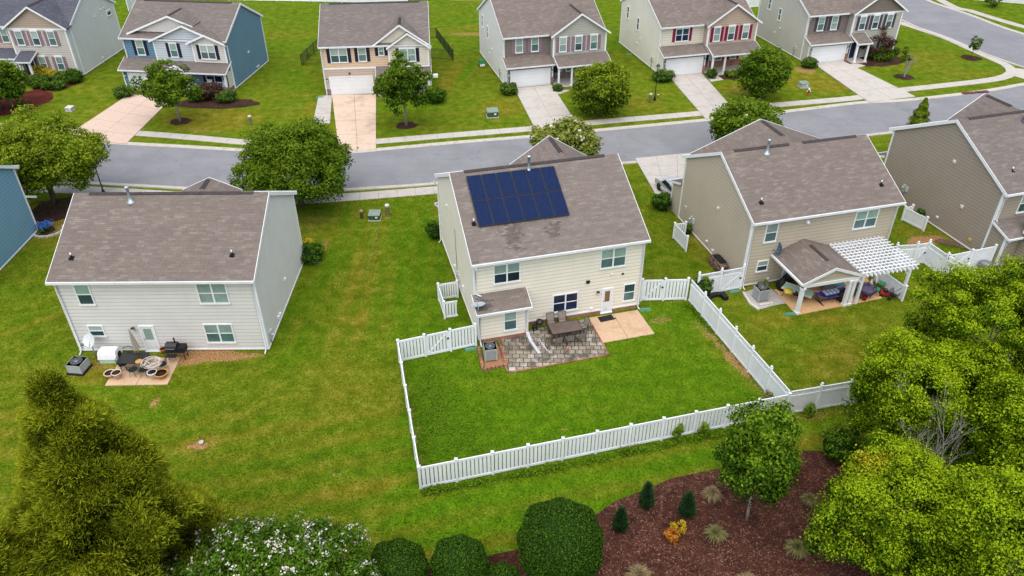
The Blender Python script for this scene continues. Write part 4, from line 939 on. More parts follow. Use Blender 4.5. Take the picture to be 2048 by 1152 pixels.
P_((-18.35, 36.79, 0.00), 3.0, .6, -2, 1, .95); P_((-16.13, 36.78, -0.00), 1.5, .3, 0, 1, .5); P_((-20.06, 36.13, 0.00), 1.2, .5, 0, 1, .8); P_((-25.03, 35.68, 0.00), 1.2, 1.4, 0, 0, .6); P_((-25.02, 36.01, 0.00), .8, .7, 0, 1, .45); P_((-24.38, 35.22, 0.00), 1., 1., 0, 0, .4)
P_((-20.43, 32.72, 0.00), .28, .42, 0, 1, .9); P_((-16.80, 29.21, 0.00), .65, .42, 10, 1, .95); P_((-16.80, 29.21, 0.00), 1.2, .9, 0, 0, .4); P_((-22.26, 31.83, 0.00), .5, .25, 0, 1, .4); P_((-9.13, 27.09, 0.00), .6, .2, 20, 1, .5)
P_((-5.42, 30.74, 0.00), .25, 5.8, 12.5, 1, .5); P_((-31.29, 39.94, 0.00), 3., .25, 40, 0, .7); P_((-26.96, 30.44, 0.00), 3., 3., 0, 0, .35); P_((-9.08, 31.54, 0.00), 4, 2.5, 20, 0, .22); P_((-11.95, 34.50, 0.00), 4, 2, 0, 0, .18)
P_((-10.60, 54.46, 0.00), 2.2, 1.2, 0, 0, .5); P_((-16.86, 53.68, 0.00), 3.4, 2., 0, 1, .34); P_((-36.01, 53.78, 0.00), 5., 2.5, 0, 1, .48); P_((-35.26, 51.43, 0.00), 2., 2., 0, 0, .5); P_((-38.02, 54.60, 0.00), 3.5, 2.5, 0, 0, .6)
P_((12.99, 37.69, 0.00), .35, 3.4, 22, 1, .62); P_((14.02, 34.39, 0.00), .35, 3., 22, 1, .45); P_((13.27, 36.23, -0.00), .7, 5., 24, 0, .5); P_((11.69, 42.44, 0.00), 2, .3, 10, 1, .4); P_((9.66, 40.31, 0.00), 1., .5, 20, 1, .5)
P_((9.72, 38.72, 0.00), .5, .8, 0, 0, .5); P_((5.06, 33.13, 0.00), 3.5, .35, 16, 2, 1.1); P_((-3.43, 30.73, 0.00), 2.2, 3., 0, 2, .55); P_((2.88, 30.33, 0.00), .35, .3, 0, 1, .55); P_((-4.46, 33.17, -0.00), .5, 3.6, 12.5, 2, .6); P_((2.21, 34.00, 0.00), 5., 1., 14, 0, .12)
P_((14.28, 51.17, 0.00), .6, 5., 15, 1, .45); P_((13.84, 48.98, 0.00), 1., 3.5, 15, 0, .4); P_((16.02, 44.96, 0.00), 1.6, 1., 0, 0, .4); P_((16.83, 40.28, 0.00), 2., 1., 0, 0, .4); P_((20.42, 40.26, 0.00), 1.5, .7, 0, 0, .5); P_((20.27, 36.20, 0.00), 3., 2., 10, 0, .4); P_((18.14, 38.17, 0.00), 2., 1.5, 0, 2, .35)
P_((31.41, 50.34, 0.00), 2.2, .9, 15, 1, .8); P_((31.30, 51.85, 0.00), 2., 1., 15, 0, .4); P_((-2.85, 42.62, 0.00), .35, 3.2, 15, 1, .5); P_((-4.85, 47.01, 0.00), .25, 5., 15, 1, .35)
P_((-30.66, 74.35, -0.00), 5.5, 3., -8, 0, .8); P_((-30.50, 71.54, 0.00), 3., .5, -15, 1, .4); P_((-40.63, 75.08, 0.00), 4., 3., 0, 0, .15); P_((-21.21, 77.69, 0.00), .5, 3, 10, 0, .5); P_((-25.71, 87.82, 0.00), 2., 6, 30, 2, .4); P_((-30.75, 103.56, 0.00), 6., 2., 0, 0, .5)
P_((-7.01, 85.99, 0.00), 1.2, 6., -10, 0, .6); P_((-5.17, 89.40, 0.00), .8, 6., -12, 2, .7); P_((-0.69, 77.54, 0.00), 3., 3., 0, 0, .5); P_((-5.17, 103.78, 0.00), 4., .7, 0, 1, .6); P_((-4.23, 105.61, 0.00), 7., 3., 0, 0, .5); P_((-10.75, 78.32, 0.00), 4., 3., 0, 2, .35)
P_((13.68, 78.87, 0.00), 3., 2.5, 0, 0, .45); P_((25.95, 81.00, -0.00), 3., 3., 0, 1, .35); P_((25.43, 83.32, 0.00), 3., 2., 0, 0, .5); P_((34.48, 89.09, 0.00), 1.4, 1.6, 20, 1, .65); P_((34.84, 84.86, 0.00), 4., 3., 0, 0, .6); P_((28.36, 78.05, 0.00), 5., 1., 12, 0, .4)
P_((50.13, 92.61, 0.00), 6., 5., 0, 0, .3); P_((44.18, 85.61, 0.00), 2.5, 1., 0, 2, .6); P_((55.25, 90.72, 0.00), 3., 2., 0, 2, .4); P_((42.37, 94.58, 0.00), 2., 1., 0, 0, .4); P_((1.92, 110.38, 0.00), 8., 3., 0, 2, .3); P_((-6.27, 121.31, 0.00), 4., 1., 0, 1, .5)
P_((-1.60, 25.21, 0.00), 5., .6, 14, 2, .3); P_((-0.59, 23.01, 0.00), 5, .25, 10, 0, .4); P_((-7.66, 26.17, -0.00), 3., .8, 14, 0, .45); P_((15.47, 29.53, 0.00), 4., 1., 12, 0, .7); P_((16.79, 30.28, 0.00), 3., .6, 12, 0, .5); P_((10.59, 28.12, 0.00), 4., .6, 12, 2, .4)
P_((17.18, 31.44, 0.00), 4, .3, 14, 1, .45); P_((5.51, 25.03, 0.00), 3., .25, 20, 1, .45); P_((10.14, 27.26, 0.00), 3., .22, 12, 1, .45)
tint = np.clip(tint, 0, 1)
vz = np.zeros_like(X); V = np.stack([X, Y, vz], -1).reshape(-1, 3)
idx = np.arange(nx * ny).reshape(ny, nx); Q = np.stack([idx[:-1, :-1], idx[:-1, 1:], idx[1:, 1:], idx[1:, :-1]], -1).reshape(-1, 4)
def np_mesh(name, V, F, mats, k=4, mi=None):
    me = bpy.data.meshes.new(name); me.vertices.add(len(V)); me.vertices.foreach_set('co', np.ascontiguousarray(V, np.float32).ravel())
    me.loops.add(F.size); me.loops.foreach_set('vertex_index', np.ascontiguousarray(F, np.int32).ravel())
    me.polygons.add(len(F)); me.polygons.foreach_set('loop_start', np.arange(0, F.size, k, dtype=np.int32)); me.polygons.foreach_set('loop_total', np.full(len(F), k, np.int32))
    for m in mats: me.materials.append(m)
    if mi is not None: me.polygons.foreach_set('material_index', np.ascontiguousarray(mi, np.int32))
    me.update(calc_edges=True); return me
me = np_mesh('ground', V, Q, [M['grass']])
at = me.color_attributes.new('tint', 'FLOAT_COLOR', 'POINT'); at.data.foreach_set('color', tint.reshape(-1, 4).ravel())
g_ = bpy.data.objects.new('ground', me); COL.objects.link(g_); tag(g_, kind='structure')
# mulch beds
mb = MB(); sheet([(3.32, 23.70, 0.00), (4.00, 24.58, 0.00), (5.11, 25.44, -0.00), (6.64, 26.12, 0.00), (8.16, 26.90, 0.00), (10.72, 27.53, 0.00), (12.37, 27.94, -0.00), (13.74, 28.63, 0.00), (14.70, 28.77, -0.00), (16.28, 28.73, 0.00), (17.70, 28.27, 0.00), (26., 27.), (26., 14.), (3., 14.), (2.75, 20.50, 0.00)], M['mulch'], .02, mb)
sheet([(-1.50, 22.19, 0.00), (-0.36, 22.48, 0.00), (0.81, 22.73, 0.00), (2.21, 22.86, 0.00), (4., 14.), (-12., 14.), (-12., 20.)], M['mulch'], .016, mb); struct('mulch_bed', mb)
for i, (c, r, mt) in enumerate((((-36.89, 55.60, 0.00), 2.2, 'mulch_dark'), ((-33.53, 73.97, 0.00), 1.05, 'mulch_dark'), ((-10.51, 72.79, 0.00), 1.05, 'mulch_dark'), ((45.05, 86.60, 0.00), 1.1, 'mulch_dark'), ((56.05, 93.32, 0.00), 1.2, 'mulch_dark'), ((-53.67, 79.34, 0.00), 4., 'mulch_red'))):
    mb = MB(); sheet(blob(c[0], c[1], r, r * .9, 0, 24, .12, i), M[mt], .022, mb); struct('mulch_bed', mb)
mb = MB(); sheet([(-52.97, 82.80, 0.00), (-50.45, 82.62, 0.00), (-49.20, 84.67, 0.00), (-48.82, 85.81, 0.00), (-50.75, 88.01, 0.00), (-54.27, 86.35, -0.00)], M['mulch_red'], .024, mb); struct('mulch_bed', mb)
mb = MB(); sheet(blob(*(-31.59, 78.90, 0.00)[:2], 4.8, 1.5, .0, 24, .1, 9), M['mulch_dark'], .024, mb); struct('mulch_bed', mb)
mb = MB(); sheet(blob(*(43.64, 92.29, 0.00)[:2], 4.2, 2.0, .2, 24, .12, 10), M['mulch_dark'], .024, mb); struct('mulch_bed', mb)
mb = MB(); sheet(blob(*(25.57, 87.43, 0.00)[:2], 2.4, 1.6, .2, 24, .12, 12), M['mulch_dark'], .024, mb); struct('mulch_bed', mb)
mb = MB(); sheet([(15.84, 43.36, 0.00), (15.99, 42.07, 0.00), (16.41, 41.38, 0.00), (17.43, 41.83, 0.00), (18.45, 42.12, 0.00), (17.96, 43.72, 0.00), (17.20, 44.08, 0.00)], M['gravel'], .03, mb); struct('gravel_bed', mb)
mb = MB(); sheet([(-1.85, 37.55, 0.00), (-1.64, 35.54, 0.00), (-0.44, 35.91, 0.00), (-0.89, 37.75, 0.00)], M['soil'], .02, mb); struct('soil_bed', mb)
mb = MB(); sheet([(-36.50, 51.43, 0.00), (-36.04, 50.98, 0.00), (-35.56, 52.19, 0.00), (-36.41, 53.14, 0.00)], M['mulch_dark'], .024, mb); struct('mulch_bed', mb)
# ------------------------------------------------------------------ fences
def fence(label, pts, hgt=1.7, style='picket', step=1.85, gates=(), grp='white vinyl fences', last=True, post0=True, name='vinyl_fence', cat='fence'):
    p0 = Vector(pts[0][:2]); Fh_ = thing(name, label, cat, (p0.x, p0.y, 0), 0, grp); w = M['white']
    post = MB(); post.box(-.065, .065, -.065, .065, -.05, hgt + .08, w).box(-.085, .085, -.085, .085, hgt + .08, hgt + .115, w); post.box(-.075, .075, -.075, .075, hgt + .115, hgt + .18, w, None, .06)
    if style == 'lattice': post.lathe([(.05, 0), (.085, .05), (.06, .12), (0, .15)], w, (0, 0, hgt + .15), 10)
    pm_ = post.mesh('post'); n_tot = 0
    def put(p):
        o = bpy.data.objects.new('post', pm_); COL.objects.link(o); o.parent = Fh_; o.location = (p.x - p0.x, p.y - p0.y, 0)
    for si in range(len(pts) - 1):
        a, b = Vector(pts[si][:2]), Vector(pts[si + 1][:2]); l = (b - a).length; n = max(1, round(l / step)); ang = math.atan2((b - a).y, (b - a).x)
        bl = l / n; cache = {}
        for i in range(n):
            p = a.lerp(b, i / n)
            if i or si or post0: put(p)
            key = (n_tot in gates)
            if key not in cache:
                m = MB(); x0, x1 = .065, bl - .065; top = hgt
                if style == 'lattice':
                    top = hgt - .34; m.box(x0, x1, -.03, .03, hgt - .07, hgt, w); k = x0
                    while k < x1 - .02:
                        for d in (1, -1):
                            za, zb = (top, hgt - .07) if d > 0 else (hgt - .07, top); kk = min(k + .25, x1)
                            m.extrude([(k, za - .02), (kk, zb - .02), (kk, zb + .02), (k, za + .02)], -.008 + .004 * d, .008 + .004 * d, w, 'y')
                        k += .125
                m.box(x0, x1, -.03, .03, top - .13, top, w).box(x0, x1, -.03, .03, .06, .2, w)
                pk = .16 if style != 'screen' else .115; gp = {'picket': .05, 'lattice': .016, 'solid': .008, 'screen': .05}[style]
                cnt = max(1, int((x1 - x0) / (pk + gp))); pk = (x1 - x0 - gp * (cnt + 1)) / cnt; s = x0 + gp
                for q in range(cnt): m.box(s, s + pk, -.014, .014, .2, top - .13, w); s += pk + gp
                if key:
                    m.extrude([(x0 + .05, .2), (x0 + .17, .2), (x1 - .05, top - .13), (x1 - .17, top - .13)], -.036, -.014, w, 'y'); m.box(x0, x0 + .1, -.032, .032, .06, top, w); m.box(x1 - .1, x1, -.032, .032, .06, top, w)
                    m.box(x1 - .16, x1 - .04, -.06, -.03, top * .62, top * .62 + .12, M['black'])
                cache[key] = m.mesh('gate' if key else 'panel')
            o = bpy.data.objects.new('gate' if key else 'panel', cache[key]); COL.objects.link(o); o.parent = Fh_; o.location = (p.x - p0.x, p.y - p0.y, 0); o.rotation_euler = (0, 0, ang); n_tot += 1
    if last: put(Vector(pts[-1][:2]))
    return Fh_
FE = (15.18, 31.45, 1.72)
fence('white picket panel fence with a gate, joining the left corner of the beige house', [(-6.82, 36.12, 0.00), (-2.26, 37.70, 0.00)], 1.62, gates=(1,), step=1.9)
fence('white fence running along the left side of the fenced lawn', [(-6.82, 36.12, 0.00), (-4.60, 26.23, 0.00)], 1.55, post0=False)
fence('long white fence across the front of the fenced lawn, above the mulch bed', [(-4.60, 26.23, 0.00), FE], 1.55, post0=False)
fence('white fence with a gate between the beige house and the tan house yard', [(8.68, 42.45, -0.00), (11.74, 42.55, 0.00)], 1.7, gates=(0,), step=2.0)
fence('white lattice topped fence running down the right side of the fenced lawn', [(11.90, 42.49, 0.00), FE], 1.75, 'lattice', post0=False, last=False)
fence('white lattice topped fence with a gate touching the left corner of the tan house', [(12.54, 42.96, 0.00), (15.77, 43.91, 0.00)], 1.75, 'lattice', gates=(1,), step=1.7)
fence('white lattice topped fence behind the tan house yard, going into the yellow green trees', [FE, (18.87, 32.28, 0.00), (21.21, 32.82, 0.00), (29.5, 35.3)], 1.75, 'lattice', post0=False)
JF = [(27.31, 46.68, 1.75), (28.82, 46.81, 1.75), (29.79, 47.08, 1.75), (30.29, 45.34, 1.75)]
fence('short white lattice topped fence and gate just right of the white pergola', JF[:3], 1.75, 'lattice', gates=(1,), step=2.2)
fence('white lattice topped fence on the boundary in front of the brown house', [JF[2], JF[3], (31.6, 42.6)], 1.75, 'lattice', post0=False)
fence('white solid board fence with a gate against the brown house corner', [(30.36, 45.34, 1.75), (34.24, 46.58, 1.75)], 1.75, 'solid', gates=(0,), step=1.9)
fence('white slatted enclosure beside the left wall of the beige house', [(-3.69, 42.94, 1.30), (-4.94, 42.58, 1.30), (-4.40, 40.53, 0.00), (-3.49, 40.75, 0.00)], 1.3, 'screen', step=3., grp='white slatted screens', name='slatted_screen', cat='screen', last=False)
fence('white slatted screen beside the left wall of the tan house', [(13.18, 50.86, 1.20), (12.32, 50.71, 1.20), (12.91, 48.77, 0.00)], 1.25, 'screen', step=3., grp='white slatted screens', name='slatted_screen', cat='screen')
fence('small white screen beside the wall of the brown house', [(31.59, 53.63, 1.10), (30.89, 53.38, 1.10), (31.85, 51.69, 0.00)], 1.15, 'solid', step=3., grp='white slatted screens', name='slatted_screen', cat='screen')
fence('low solid white panel wall standing under the right end of the pergola', [(25.37, 44.79, 0.00), (26.29, 42.37, 0.00)], 1.15, 'solid', step=2.2, name='low_panel_wall', cat='fence')
def metal_fence(label, pts, hgt=1.3, step=2.2, dense=False):
    p0 = Vector(pts[0][:2]); F_ = thing('metal_fence', label, 'fence', (p0.x, p0.y, 0), 0, 'black metal fences behind the peach house')
    for si in range(len(pts) - 1):
        a, b = Vector(pts[si][:2]), Vector(pts[si + 1][:2]); l = (b - a).length; n = max(1, round(l / step)); ang = math.atan2((b - a).y, (b - a).x); bl = l / n
        m = MB()
        for z in (.15, hgt - .2, hgt - .02): m.box(0, bl, -.015, .015, z, z + .03, M['black'])
        k = .1
        while k < bl: m.box(k - .008, k + .008, -.008, .008, .05, hgt, M['black']); k += .115
        pm_ = m.mesh('panel'); q = MB(); q.box(-.035, .035, -.035, .035, -.05, hgt + .1, M['black']); qm = q.mesh('post')
        for i in range(n + 1):
            p = a.lerp(b, i / n)
            if i or not si:
                o = bpy.data.objects.new('post', qm); COL.objects.link(o); o.parent = F_; o.location = (p.x - p0.x, p.y - p0.y, 0)
            if i < n:
                o = bpy.data.objects.new('panel', pm_); COL.objects.link(o); o.parent = F_; o.location = (p.x - p0.x, p.y - p0.y, 0); o.rotation_euler = (0, 0, ang)
metal_fence('black metal picket fence at the left back corner of the peach house', [(-22.45, 91.89, 0.00), (-25.06, 91.17, 0.00), (-24.28, 97.93, 0.00)])
metal_fence('black metal picket fence around the yard right of the peach house', [(-10.08, 93.66, 0.00), (-7.02, 92.69, 0.00), (-9.83, 102.04, 0.00), (-11.19, 101.84, 0.00)])
# ------------------------------------------------------------------ yard objects
YB, YC, YA = R(14.65), R(14.69), R(.44)
def ac_unit(label, loc, rz, w=.78, h=.85, mat='ac_grey', fins=True, pad=True):
    t = thing('air_conditioner', label, 'air conditioner', loc, rz, 'outdoor air conditioning units'); a = w / 2; m = MB()
    m.box(-a, a, -a, a, .1, h, M[mat] if not fins else M['ac_fin'])
    if fins:
        k = -a
        while k < a:
            for T in (None, RZ(R(90)), RZ(R(180)), RZ(R(270))): m.box(k, k + .025, -a - .012, -a, .13, h - .1, M[mat], T)
            k += .055
    for T in [RZ(R(90 * i)) for i in range(4)]: m.box(a - .05, a + .015, -a - .015, -a + .05, .1, h, M[mat], T)
    m.box(-a - .02, a + .02, -a - .02, a + .02, h - .1, h, M[mat]); m.build('case', t)
    g = MB(); g.lathe([(w * .40, h + .0), (w * .40, h + .03), (w * .37, h + .03), (w * .37, h + .008), (0, h + .006)], M['black_plastic'] if not fins else M['grey_metal'], (0, 0, 0), 24)
    for r in (.12, .2, .28, .36): g.lathe([(w * r, h + .03), (w * (r + .018), h + .036), (w * (r + .036), h + .03)], M['grey_metal'], (0, 0, 0), 24)
    for i in range(8): g.box(0, w * .38, -.01, .01, h + .026, h + .034, M['grey_metal'], RZ(R(45 * i)))
    g.lathe([(0, h + .045), (.09, h + .04), (.1, h + .026)], M['grey_metal'], (0, 0, 0), 12); g.build('fan_grille', t)
    if pad:
        p = MB(); p.box(-a - .1, a + .1, -a - .1, a + .1, 0, .1, M['black_plastic']); p.build('base_pad', t)
    return t
ac_unit('low pale grey air conditioner on the grass left of the grey house patio', (-25.98, 35.46, 0.00), YA - .12, .86, .68, 'ac_grey', False)
ac_unit('ribbed air conditioner inside the red brick bordered bed by the beige house', (-1.33, 36.48, 0.00), YB - .1, .74, .95, pad=False)
ac_unit('ribbed air conditioner on the gravel bed behind the tan house', (16.81, 42.65, 0.00), YC, .78, .98, pad=False)
dish('pale satellite dish on a pole beside the left corner of the grey house', (-25.44, 36.53, 0.00), .46, (R(-25), R(38)), 1.35, 'dish_white', (-.25, .35, 0))
dish('grey satellite dish at the gutter of the low roof on the beige house', (-2.05, 37.9, 2.35), .45, (R(200), R(72)), .55, 'dish')
dish('dark blue satellite dish on the edge of the tan house patio roof', (18.10, 44.50, 2.55), .42, (R(-75), R(10)), .35, 'dish_blue')
dish('pale oval satellite dish on the low rear roof of the brown house', (36.6, 47.2, 2.75), .55, (R(10), R(50)), .45, 'dish_white')
# brick border of the bed
b = thing('brick_border', 'raised red brick border around the air conditioner bed of the beige house', 'brick border', (-1.78, 35.36, 0.00))
o0 = Vector((-1.78, 35.36, 0.00))
for a, c in (((-2.09, 37.41, 0.00), (-1.75, 35.31, 0.00)), ((-1.75, 35.31, 0.00), (-0.31, 35.77, 0.00)), ((-0.31, 35.77, 0.00), (-0.83, 37.95, 0.00))):
    m = MB(); a, c = Vector(a) - o0, Vector(c) - o0; n = max(2, int((c - a).length / .23)); ang = math.atan2((c - a).y, (c - a).x)
    for lay in range(2):
        for i in range(n):
            p = a.lerp(c, (i + .5) / n); m.box(-.105, .105, -.09, .09, .0 + lay * .09, .085 + lay * .09, M['brick_edge'], TR(p.x, p.y) @ RZ(ang + random.uniform(-.08, .08)))
    m.build('brick_course', b)
# solar array: roof plane of the beige house
k = 0; ang = math.atan(.491); ords = ['first', 'second', 'third', 'fourth', 'fifth', 'sixth']
su = (.80, 6.66); pw = (su[1] - su[0]) / 6; BM = TR(-2.33, 38.9) @ RZ(YB)
proto = MB(); L_ = 1.965; proto.box(.012, pw - .012, .012, L_ - .012, .0, .045, M['solar_frame']); pmesh = proto.mesh('frame')
cell = MB(); cell.box(.05, pw - .05, .05, L_ - .05, .045, .052, M['solar']); cmesh = cell.mesh('cell_face')
for row in range(2):
    for i in range(6):
        v0 = 1.87 + row * 1.765; z0 = 5.57 + .491 * v0 + .17
        Mt = BM @ TR(su[0] + i * pw, v0, z0) @ Matrix.Rotation(ang, 4, 'X')
        t = thing('solar_panel', '%s dark blue solar panel from the left in the %s row on the roof' % (ords[i], ('lower', 'upper')[row]), 'solar panel', (0, 0, 0), 0, 'solar panels on the beige house'); t.matrix_world = Mt
        for nm, mm in (('frame', pmesh), ('cell_face', cmesh)):
            o = bpy.data.objects.new(nm, mm); COL.objects.link(o); o.parent = t
# ---- patio furniture
def sling_chair(label, loc, rz, group):
    t = thing('patio_chair', label, 'chair', loc, rz, group); f = M['bronze']
    for s in (-1, 1):
        m = MB(); m.tube([(s * .27, -.26, .0), (s * .27, -.24, .62), (s * .27, .24, .64), (s * .27, .30, .02)], .018, f, 6); m.build('arm_frame', t)
    m = MB()
    for s in (-1, 1): m.tube([(s * .25, -.25, .42), (s * .25, .2, .40), (s * .25, .36, .98)], .018, f, 6)
    m.tube([(-.25, .36, .98), (.25, .36, .98)], .018, f, 6); m.tube([(-.25, -.25, .42), (.25, -.25, .42)], .018, f, 6); m.build('seat_frame', t)
    m = MB(); m.solid([(-.235, -.24, .43), (.235, -.24, .43), (.235, .19, .41), (-.235, .19, .41), (-.235, -.24, .415), (.235, -.24, .415), (.235, .19, .395), (-.235, .19, .395)], [(0, 1, 2, 3), (4, 7, 6, 5), (0, 4, 5, 1), (1, 5, 6, 2), (2, 6, 7, 3), (3, 7, 4, 0)], M['taupe']); m.build('seat', t)
    m = MB(); m.solid([(-.235, .20, .43), (.235, .20, .43), (.235, .355, .96), (-.235, .355, .96), (-.235, .215, .43), (.235, .215, .43), (.235, .37, .96), (-.235, .37, .96)], [(0, 1, 2, 3), (4, 7, 6, 5), (0, 4, 5, 1), (1, 5, 6, 2), (2, 6, 7, 3), (3, 7, 4, 0)], M['taupe']); m.build('backrest', t)
    return t
TC = (3.33, 38.59, 0.72); TT = TR(TC[0], TC[1]) @ RZ(YB)
t = thing('patio_table', 'brown rectangular dining table on the paver patio', 'table', (TC[0], TC[1], .045), YB)
m = MB(); m.box(-.95, .95, -.53, .53, .68, .72, M['table_brown']).box(-.99, .99, -.57, -.53, .66, .725, M['bronze']).box(-.99, .99, .53, .57, .66, .725, M['bronze']).box(-.99, -.95, -.53, .53, .66, .725, M['bronze']).box(.95, .99, -.53, .53, .66, .725, M['bronze']); m.build('tabletop', t)
for sx in (-.85, .85):
    for sy in (-.45, .45):
        m = MB(); m.box(sx - .035, sx + .035, sy - .035, sy + .035, 0, .66, M['bronze']); m.build('leg', t)
ch = None; gname = 'sling chairs around the brown dining table'
for lx, ly, rr, lab in ((-.58, .98, 180, 'taupe sling chair at the house side of the brown table, left one of two'), (.16, .98, 172, 'taupe sling chair at the house side of the brown table, right one of two'), (1.25, .18, 100, 'taupe sling chair at the right end of the brown table'),
                        (-.78, -.88, 4, 'taupe sling chair on the lawn side of the brown table, leftmost of three'), (.02, -.86, -3, 'taupe sling chair on the lawn side of the brown table, middle of three'), (.76, -.82, 3, 'taupe sling chair on the lawn side of the brown table, rightmost of three')):
    p = TT @ Vector((lx, ly, .045)); rz = YB + R(rr + 180)
    if ch is None: ch = sling_chair(lab, p, rz, gname)
    else: copy_tree(ch, p, rz, lab)
p = (1.48, 37.39, 0.00); t = thing('lounge_chair', 'metal framed lounge chair with a narrow white sling on the paver patio', 'lounge chair', (p[0], p[1], .045), YB + R(8)); f = M['grey_metal']
m = MB()
for s in (-1, 1): m.tube([(s * .33, -1.0, .36), (s * .33, .35, .36), (s * .33, .95, .72)], .022, f, 6)
for y in (-1., .35): m.tube([(-.33, y, .36), (.33, y, .36)], .022, f, 6)
m.build('frame', t)
for y in (-.85, .3):
    m = MB(); m.tube([(-.42, y - .1, 0), (-.36, y, .36)], .02, f, 6).tube([(.42, y - .1, 0), (.36, y, .36)], .02, f, 6).tube([(-.42, y - .1, .02), (.42, y - .1, .02)], .02, f, 6); m.build('leg', t)
m = MB(); m.solid([(-.3, -.98, .39), (-.1, -.98, .37), (-.1, .35, .37), (-.3, .35, .39), (-.3, .9, .70), (-.1, .9, .68)], [(0, 1, 2, 3), (3, 2, 5, 4)], M['sling_white']); m.build('sling', t)
m = MB(); m.tube([(.33, -.95, .38), (.33, .3, .38)], .035, M['sling_white'], 6); m.build('armrest', t)
p = (1.76, 39.43, 0.00); t = thing('kettle_grill', 'small black kettle grill beside the house wall on the paver patio', 'grill', (p[0], p[1], .045))
m = MB(); m.lathe([(0, .3), (.16, .33), (.24, .45), (.25, .5), (.22, .6), (.1, .67), (0, .68)], M['black'], n=16); m.build('bowl', t)
for i in range(3):
    m = MB(); a = 2.1 * i; m.tube([(.12 * math.cos(a), .12 * math.sin(a), .38), (.22 * math.cos(a), .22 * math.sin(a), 0)], .015, M['grey_metal'], 6); m.build('leg', t)
m = MB(); m.tube([(-.06, 0, .68), (-.05, 0, .73), (.05, 0, .73), (.06, 0, .68)], .012, M['black'], 6); m.build('handle', t)
p = (1.44, 39.22, 0.00); m = MB(); m.lathe([(.14, 0), (.16, .35), (.13, .4), (.05, .42), (.03, .6)], M['black_plastic'], n=14); tag(m.build('fire_pot', None, (p[0], p[1], .045)), 'black fire pot left of the small kettle grill', 'fire pot')
p = (6.15, 40.43, 0.00); m = MB(); m.box(-.5, .5, -.28, .28, .0, .02, M['black_plastic']).box(.35, .62, -.24, -.16, .02, .032, M['black_plastic']); tag(m.build('door_mat', None, (p[0], p[1], .052), YB + R(4)), 'black mat on the tan concrete patio outside the back door', 'mat')
p = (3.28, 37.24, 0.00); m = MB(); m.box(-.04, .04, -.5, .5, .05, .09, M['brick_edge']); m.box(.14, .22, -.2, .2, .05, .09, M['brick_edge']); tag(m.build('loose_bricks', None, (p[0], p[1], 0), R(-14)), 'loose red bricks lying on the paver patio in front of the table', 'bricks')
# ---- grey house patio
def pot(label, loc, r, h, mat, rim=True):
    t = thing('plant_pot', label, 'plant pot', (loc[0], loc[1], .05), 0, 'pots on the grey house patio')
    m = MB(); m.lathe([(r * .65, 0), (r * .95, h * .8), (r * 1.08, h * .82), (r * 1.1, h), (r * .95, h), (r * .9, h * .75), (r * .88, h * .72)], M[mat], n=20); m.build('pot', t)
    m = MB(); m.lathe([(r * .93, h * .9), (0, h * .93)], M['mulch_dark'], n=16); m.build('soil', t)
pot('dark cream bowl pot at the left front of the grey house patio', (-23.84, 34.81, 0.00), .3, .3, 'cream_pot'); pot('tall cream pot beside the bowl pot, left front of the patio', (-23.34, 34.67, 0.00), .27, .45, 'cream_pot')
pot('white pot at the right front of the grey house patio', (-21.23, 34.67, 0.00), .26, .48, 'white_pot'); pot('wide straw coloured bowl pot right of the white pot', (-20.76, 34.75, 0.00), .36, .34, 'tan_disc'); pot('small terracotta pot beside the back door of the grey house', (-21.49, 37.04, 0.00), .2, .32, 'terracotta')
p = (-22.67, 35.67, -0.00); t = thing('patio_table', 'dark mesh garden table on the grey house patio', 'table', (p[0], p[1], .05), R(2)); m = MB()
m.box(-.78, .78, -.45, .45, .68, .7, M['black']); m.box(-.82, .82, -.49, -.45, .66, .71, M['black']).box(-.82, .82, .45, .49, .66, .71, M['black']).box(-.82, -.78, -.45, .45, .66, .71, M['black']).box(.78, .82, -.45, .45, .66, .71, M['black']); m.build('tabletop', t)
for sx in (-.7, .7):
    for sy in (-.38, .38):
        m = MB(); m.tube([(sx, sy, 0), (sx * .95, sy * .95, .66)], .025, M['black'], 6); m.build('leg', t)
M['mesh_dark'] = paint('chair_mesh_green', (.012, .03, .028), .6, .3, 5.)
def mesh_chair(label, loc, rz):
    t = thing('garden_chair', label, 'chair', (loc[0], loc[1], .05), rz, 'dark chairs around the mesh garden table')
    m = MB(); m.lathe([(0, .42), (.2, .42), (.25, .44), (.26, .46), (.2, .44), (0, .44)], M['mesh_dark'], n=16); m.build('seat', t)
    m = MB()
    for i in range(9):
        a = R(20 + i * 17.5); m.tube([(.25 * math.cos(a), .25 * math.sin(a), .45), (.31 * math.cos(a), .31 * math.sin(a), .86)], .009, M['black'], 5)
    m.tube([(.31 * math.cos(R(20 + i * 17.5)), .31 * math.sin(R(20 + i * 17.5)), .86) for i in range(9)], .018, M['black'], 6); m.build('backrest', t)
    for i in range(4):
        m = MB(); a = R(45 + 90 * i); m.tube([(.18 * math.cos(a), .18 * math.sin(a), .43), (.27 * math.cos(a), .27 * math.sin(a), 0)], .013, M['black'], 5); m.build('leg', t)
    return t
c0 = None
for px, a, lab in (((-23.25, 35.40, 0.00), 100, 'dark garden chair at the left end of the mesh table'), ((-22.45, 34.90, 0.00), 175, 'dark garden chair in front of the mesh table, left one'), ((-21.82, 34.89, 0.00), 185, 'dark garden chair in front of the mesh table, right one'), ((-20.88, 35.39, -0.00), -80, 'dark garden chair at the right end of the mesh table'), ((-23.25, 36.28, 0.00), 0, 'dark garden chair behind the mesh table near the umbrella')):
    if c0 is None: c0 = mesh_chair(lab, px, R(a))
    else: copy_tree(c0, (px[0], px[1], .05), R(a), lab)
p = (-22.58, 36.28, 0.00); t = thing('patio_umbrella', 'closed beige patio umbrella leaning by the back door of the grey house', 'umbrella', (p[0], p[1], .05), 0)
